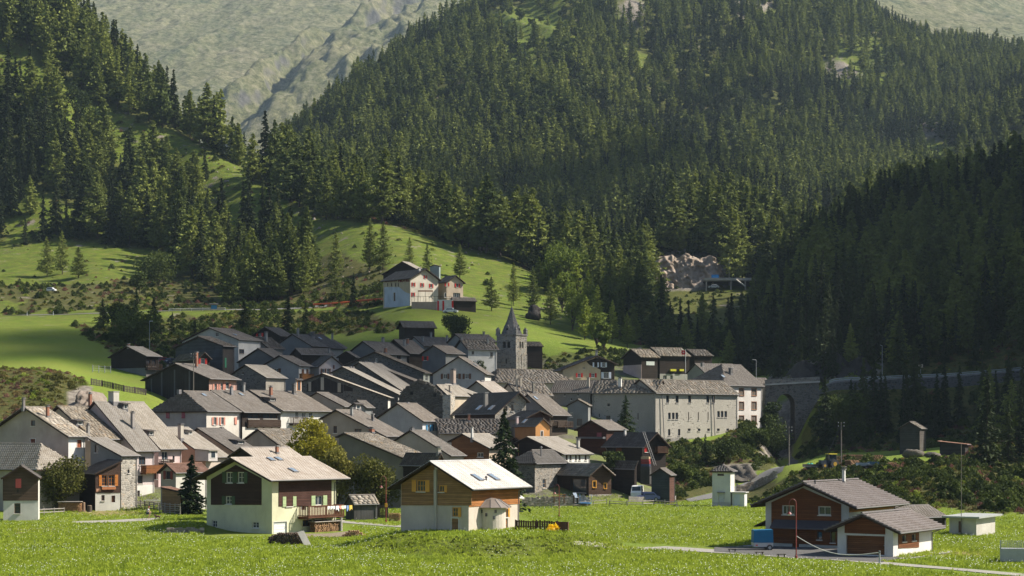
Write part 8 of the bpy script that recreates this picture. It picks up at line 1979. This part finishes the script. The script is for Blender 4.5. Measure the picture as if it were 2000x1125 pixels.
def tarp_boat():
 g = at(248, 985); o = empty('covered_handcart', tuple(g), R(-4), 'long hump under a green tarpaulin behind garden fence', 'cart'); n = 12; V = []
 for i in range(n + 1):
  t = i / n; x = -1.7 + 3.4 * t; hh = .95 + .25 * math.sin(math.pi * t) - .3 * t; w = .25 + .5 * math.sin(math.pi * min(1, t * 1.05 + .05))
  V += [(x, -w, hh - .45), (x, -w * .55, hh), (x, w * .55, hh + .03), (x, w, hh - .45)]
 me = np_mesh('tarpaulin', V, [(i * 4 + k, (i + 1) * 4 + k, (i + 1) * 4 + k + 1, i * 4 + k + 1) for i in range(n) for k in range(3)], plain((.10, .15, .085), .7)); link('tarpaulin', me, o)
 MB().box(-1.5, -.35, .3, 1.5, .35, .55).put('bed', WDK, o)
 for s in (-1, 1): MB().tube((-.9, s * .42, .35), (-.9, s * .5, .35), .42, None, 14).put('wheel', WDK, o)
tarp_boat()
def bench_table():
 g = at(207, 986); o = empty('garden_table', tuple(g), 0, 'low red garden table in front of whitewashed cabin base', 'table'); MB().box(-.9, -.35, .6, .9, .35, .66).put('tabletop', plain((.35, .09, .05), .6), o)
 for x in (-.75, .75): MB().box(x - .04, -.3, 0, x + .04, .3, .599).put('leg', WDK, o)
 g = at(300, 988); o = empty('garden_table', tuple(g), 0, 'white garden table outside the pink and white house', 'table'); MB().box(-1.6, -.4, .8, 1.6, .4, .87).put('tabletop', plain((.7, .7, .68), .6), o)
 for x in (-1.4, 1.4): MB().box(x - .04, -.35, 0, x + .04, .35, .799).put('leg', WDK, o)
bench_table()
# ---- laundry and flowers on balconies
def laundry():
 rr = random.Random(4); a0, z0, a1, z1 = A.rect('S', 618, 987, 652, 1000)
 cols = ((.75, .75, .74), (.75, .75, .74), (.7, .7, .72), (.75, .76, .75), (.60, .25, .22), (.72, .72, .5), (.75, .75, .75), (.2, .3, .5), (.65, .45, .1))
 names = ('white sheet hanging over the chalet balcony rail', 'white towel next to the sheet on the balcony', 'pale shirt hung on the balcony rail', 'white cloth drooping in the middle of the balcony', 'pink-red garment on the balcony rail', 'cream garment beside the pink-red one', 'white socks cloth near the balcony corner', 'blue garment at the far balcony end', 'orange cloth at the very end of balcony')
 a = a0
 for i, c in enumerate(cols):
  w = rr.uniform(.3, .55); hgt = rr.uniform(.35, .75); a_ = a0 + (a1 - a0 + 1.2) * i / len(cols)
  p = A.P + A.ex * A.fp('S', a_, 0, 1.78).x + A.ey * A.fp('S', a_, 0, 1.78).y; z = z1 - .02 + A.zb
  o = empty('laundry', (p.x, p.y, z), A.rz + R(90), names[i], 'laundry', 'laundry along the balcony'); mb = MB(); n = 5; V = []
  for k in range(n + 1): t = k / n; V += [(w * t, -.02 - .04 * math.sin(t * 9), 0), (w * t + .03, -.05 + .03 * math.sin(t * 7 + 1), -hgt * (.8 + .2 * math.sin(t * 5 + i)))]
  me = np_mesh('cloth', V, [(2 * k, 2 * k + 2, 2 * k + 3, 2 * k + 1) for k in range(n)], plain(c, .9, .1)); link('cloth', me, o)
laundry()
# ---- people
def skin(name, joints, edges, mat, parent, sub=2):
 me = bpy.data.meshes.new(name); me.from_pydata([j[0] for j in joints], edges, []); me.update(); o = link(name, me, parent); me.materials.append(mat)
 md = o.modifiers.new('skin', 'SKIN'); me.skin_vertices[0].data[0].use_root = True
 for i, j in enumerate(joints): me.skin_vertices[0].data[i].radius = j[1] if isinstance(j[1], tuple) else (j[1], j[1])
 s_ = o.modifiers.new('sub', 'SUBSURF'); s_.levels = sub; s_.render_levels = sub
 dg = bpy.context.evaluated_depsgraph_get(); ev = o.evaluated_get(dg); m2 = bpy.data.meshes.new_from_object(ev); o.modifiers.clear(); o.data = m2; m2.materials.clear(); m2.materials.append(mat)
 return o
def cyclist():
 g = at(290, 1016); bk = empty('bicycle', tuple(g), R(3), 'bicycle ridden on the gravel path past the rail fence', 'bicycle'); FR = plain((.08, .09, .12), .4)
 for x in (-.53, .53):
  q = MB(); n = 20
  for k in range(n):
   a, b = 6.2832 * k / n, 6.2832 * (k + 1) / n; q.tube((x + .34 * math.cos(a), 0, .35 + .34 * math.sin(a)), (x + .34 * math.cos(b), 0, .35 + .34 * math.sin(b)), .022, None, 5)
  w_ = q.put('wheel', DARKP, bk); q = MB()
  for k in range(8): a = .785 * k; q.tube((x, 0, .35), (x + .33 * math.cos(a), 0, .35 + .33 * math.sin(a)), .004, None, 3)
  q.put('spokes', STEEL, w_, kind='stuff')
 q = MB(); BB = (-.05, 0, .3); ST = (-.2, 0, .82); HD = (.36, 0, .84)
 for a, b in ((BB, ST), (BB, HD), (ST, HD), (BB, (-.53, 0, .35)), (ST, (-.53, 0, .35)), (HD, (.53, 0, .35))): q.tube(a, b, .018, None, 6)
 q.put('frame', FR, bk); MB().tube((.36, -.27, 1.0), (.36, .27, 1.0), .014).tube((.36, 0, .84), (.36, 0, 1.0), .014).put('handlebar', FR, bk); MB().box(-.34, -.07, .9, -.08, .07, .95).tube(ST, (-.22, 0, .9), .014).put('saddle', DARKP, bk)
 p = empty('person', (g.x, g.y, g.z), R(3), 'cyclist in light top and dark shorts riding along path', 'person'); SK = plain((.45, .27, .19), .6)
 J = [((-.2, 0, 1.0), .145), ((-.14, 0, 1.18), .13), ((-.04, 0, 1.40), .155), ((0, 0, 1.50), .10), ((.03, 0, 1.57), .06),
         ((-.13, .10, .97), .10), ((.20, .11, .80), .075), ((.02, .11, .42), .055), ((-.06, .11, .24), .045), ((.08, .11, .20), .04),
         ((-.13, -.10, .97), .10), ((.24, -.11, .98), .075), ((.10, -.11, .58), .055), ((.02, -.11, .46), .045), ((.16, -.11, .42), .04),
         ((.0, .19, 1.44), .06), ((.12, .24, 1.20), .048), ((.33, .24, 1.04), .034), ((.0, -.19, 1.44), .06), ((.12, -.24, 1.20), .048), ((.33, -.24, 1.04), .034)]
 E = [(0, 1), (1, 2), (2, 3), (3, 4), (0, 5), (5, 6), (6, 7), (7, 8), (8, 9), (0, 10), (10, 11), (11, 12), (12, 13), (13, 14), (2, 15), (15, 16), (16, 17), (2, 18), (18, 19), (19, 20)]
 skin('body', J, E, SK, p)
 skin('shirt', [((-.19, 0, 1.03), .155), ((-.13, 0, 1.2), .15), ((-.04, 0, 1.40), .17), ((0, 0, 1.48), .11), ((.0, .2, 1.44), .08), ((.07, .23, 1.31), .068), ((.0, -.2, 1.44), .08), ((.07, -.23, 1.31), .068)], [(0, 1), (1, 2), (2, 3), (2, 4), (4, 5), (2, 6), (6, 7)], plain((.50, .50, .58), .9), p)
 skin('shorts', [((-.2, 0, 1.0), .155), ((-.13, .10, .96), .115), ((.12, .11, .85), .095), ((-.13, -.10, .96), .115), ((.16, -.11, .98), .095)], [(0, 1), (1, 2), (0, 3), (3, 4)], plain((.02, .03, .07), .9), p)
 hd = MB(); hd.lathe([(.02, -.13), (.062, -.115), (.078, -.06), (.088, 0), (.088, .06), (.068, .11), (.02, .13)], 14, (.06, 0, 1.70)); h_ = hd.put('head', SK, p)
 MB().lathe([(.095, .0), (.10, .05), (.08, .11), (.02, .145)], 14, (.05, 0, 1.71)).put('hair', plain((.35, .10, .05), .8), p)
 MB().hexa([(.13, -.015, 1.68), (.13, .015, 1.68), (.175, .012, 1.675), (.175, -.012, 1.675)], [(.14, -.006, 1.72), (.14, .006, 1.72), (.15, .005, 1.72), (.15, -.005, 1.72)]).put('nose', SK, h_)
 for s in (-1, 1): MB().lathe([(.006, -.006), (.01, 0), (.006, .006)], 6, (.135, s * .032, 1.715)).put('eye', DARKP, h_); MB().box(.04, s * .088 - .008, 1.68, .07, s * .088 + .008, 1.73).put('ear', SK, h_)
 MB().box(.128, -.02, 1.648, .14, .02, 1.655).put('mouth', plain((.3, .08, .07), .6), h_)
 for s in (-1, 1):
  c = Vector((.34, s * .24, 1.03)); pl = MB().box(c.x - .045, c.y - .035, c.z - .02, c.x + .02, c.y + .035, c.z + .02).put('hand', SK, p)
  for k in range(4): y = c.y - .028 + k * .019; MB().tube((c.x + .015, y, c.z + .015), (c.x + .045, y, c.z + .0), .009, .008, 5).tube((c.x + .045, y, c.z), (c.x + .035, y, c.z - .035), .008, .007, 5).put('finger', SK, pl)
  MB().tube((c.x - .01, c.y - s * .03, c.z), (c.x + .02, c.y - s * .045, c.z - .025), .01, .008, 5).put('thumb', SK, pl)
 g2 = at(308, 1015); d = empty('dog', tuple(g2), R(180), 'brown dog trotting behind the bicycle', 'dog'); FU = plain((.12, .075, .05), .9)
 skin('body', [((-.28, 0, .42), .11), ((0, 0, .43), .13), ((.22, 0, .46), .125), ((.36, 0, .56), .075), ((.46, 0, .64), .075), ((.58, 0, .60), .04), ((.22, .08, .30), .05), ((.23, .08, .15), .03), ((.25, .08, .02), .028), ((.22, -.08, .30), .05), ((.27, -.08, .15), .03), ((.30, -.08, .03), .028),
                  ((-.26, .08, .32), .07), ((-.20, .08, .2), .04), ((-.31, .08, .11), .025), ((-.28, .08, .02), .028), ((-.26, -.08, .32), .07), ((-.22, -.08, .2), .04), ((-.36, -.08, .12), .025), ((-.34, -.08, .02), .028), ((-.40, 0, .50), .03), ((-.52, 0, .60), .02)],
         [(0, 1), (1, 2), (2, 3), (3, 4), (4, 5), (2, 6), (6, 7), (7, 8), (2, 9), (9, 10), (10, 11), (0, 12), (12, 13), (13, 14), (14, 15), (0, 16), (16, 17), (17, 18), (18, 19), (0, 20), (20, 21)], FU, d)
 for s in (-1, 1): MB().hexa([(.43, s * .05 - .015, .69), (.48, s * .05 - .015, .69), (.48, s * .05 + .015, .69), (.43, s * .05 + .015, .69)], [(.45, s * .07, .78), (.455, s * .07, .78), (.455, s * .072, .78), (.45, s * .072, .78)]).put('ear', FU, d)
cyclist()
# ================================================================== haze: the air of the valley
def haze():
 t = bpy.data.materials.new('air'); t.use_nodes = True; n = t.node_tree.nodes; n.clear()
 o = n.new('ShaderNodeOutputMaterial'); v = n.new('ShaderNodeVolumePrincipled')
 v.inputs['Color'].default_value = (0.62, 0.82, 1.0, 1); v.inputs['Density'].default_value = 0.000055
 v.inputs['Anisotropy'].default_value = 0.35
 t.node_tree.links.new(v.outputs[0], o.inputs['Volume'])
 tag(MB().box(-15500, -320, -30, 15500, 6400, 1950).put('haze', t), kind='stuff')
haze()
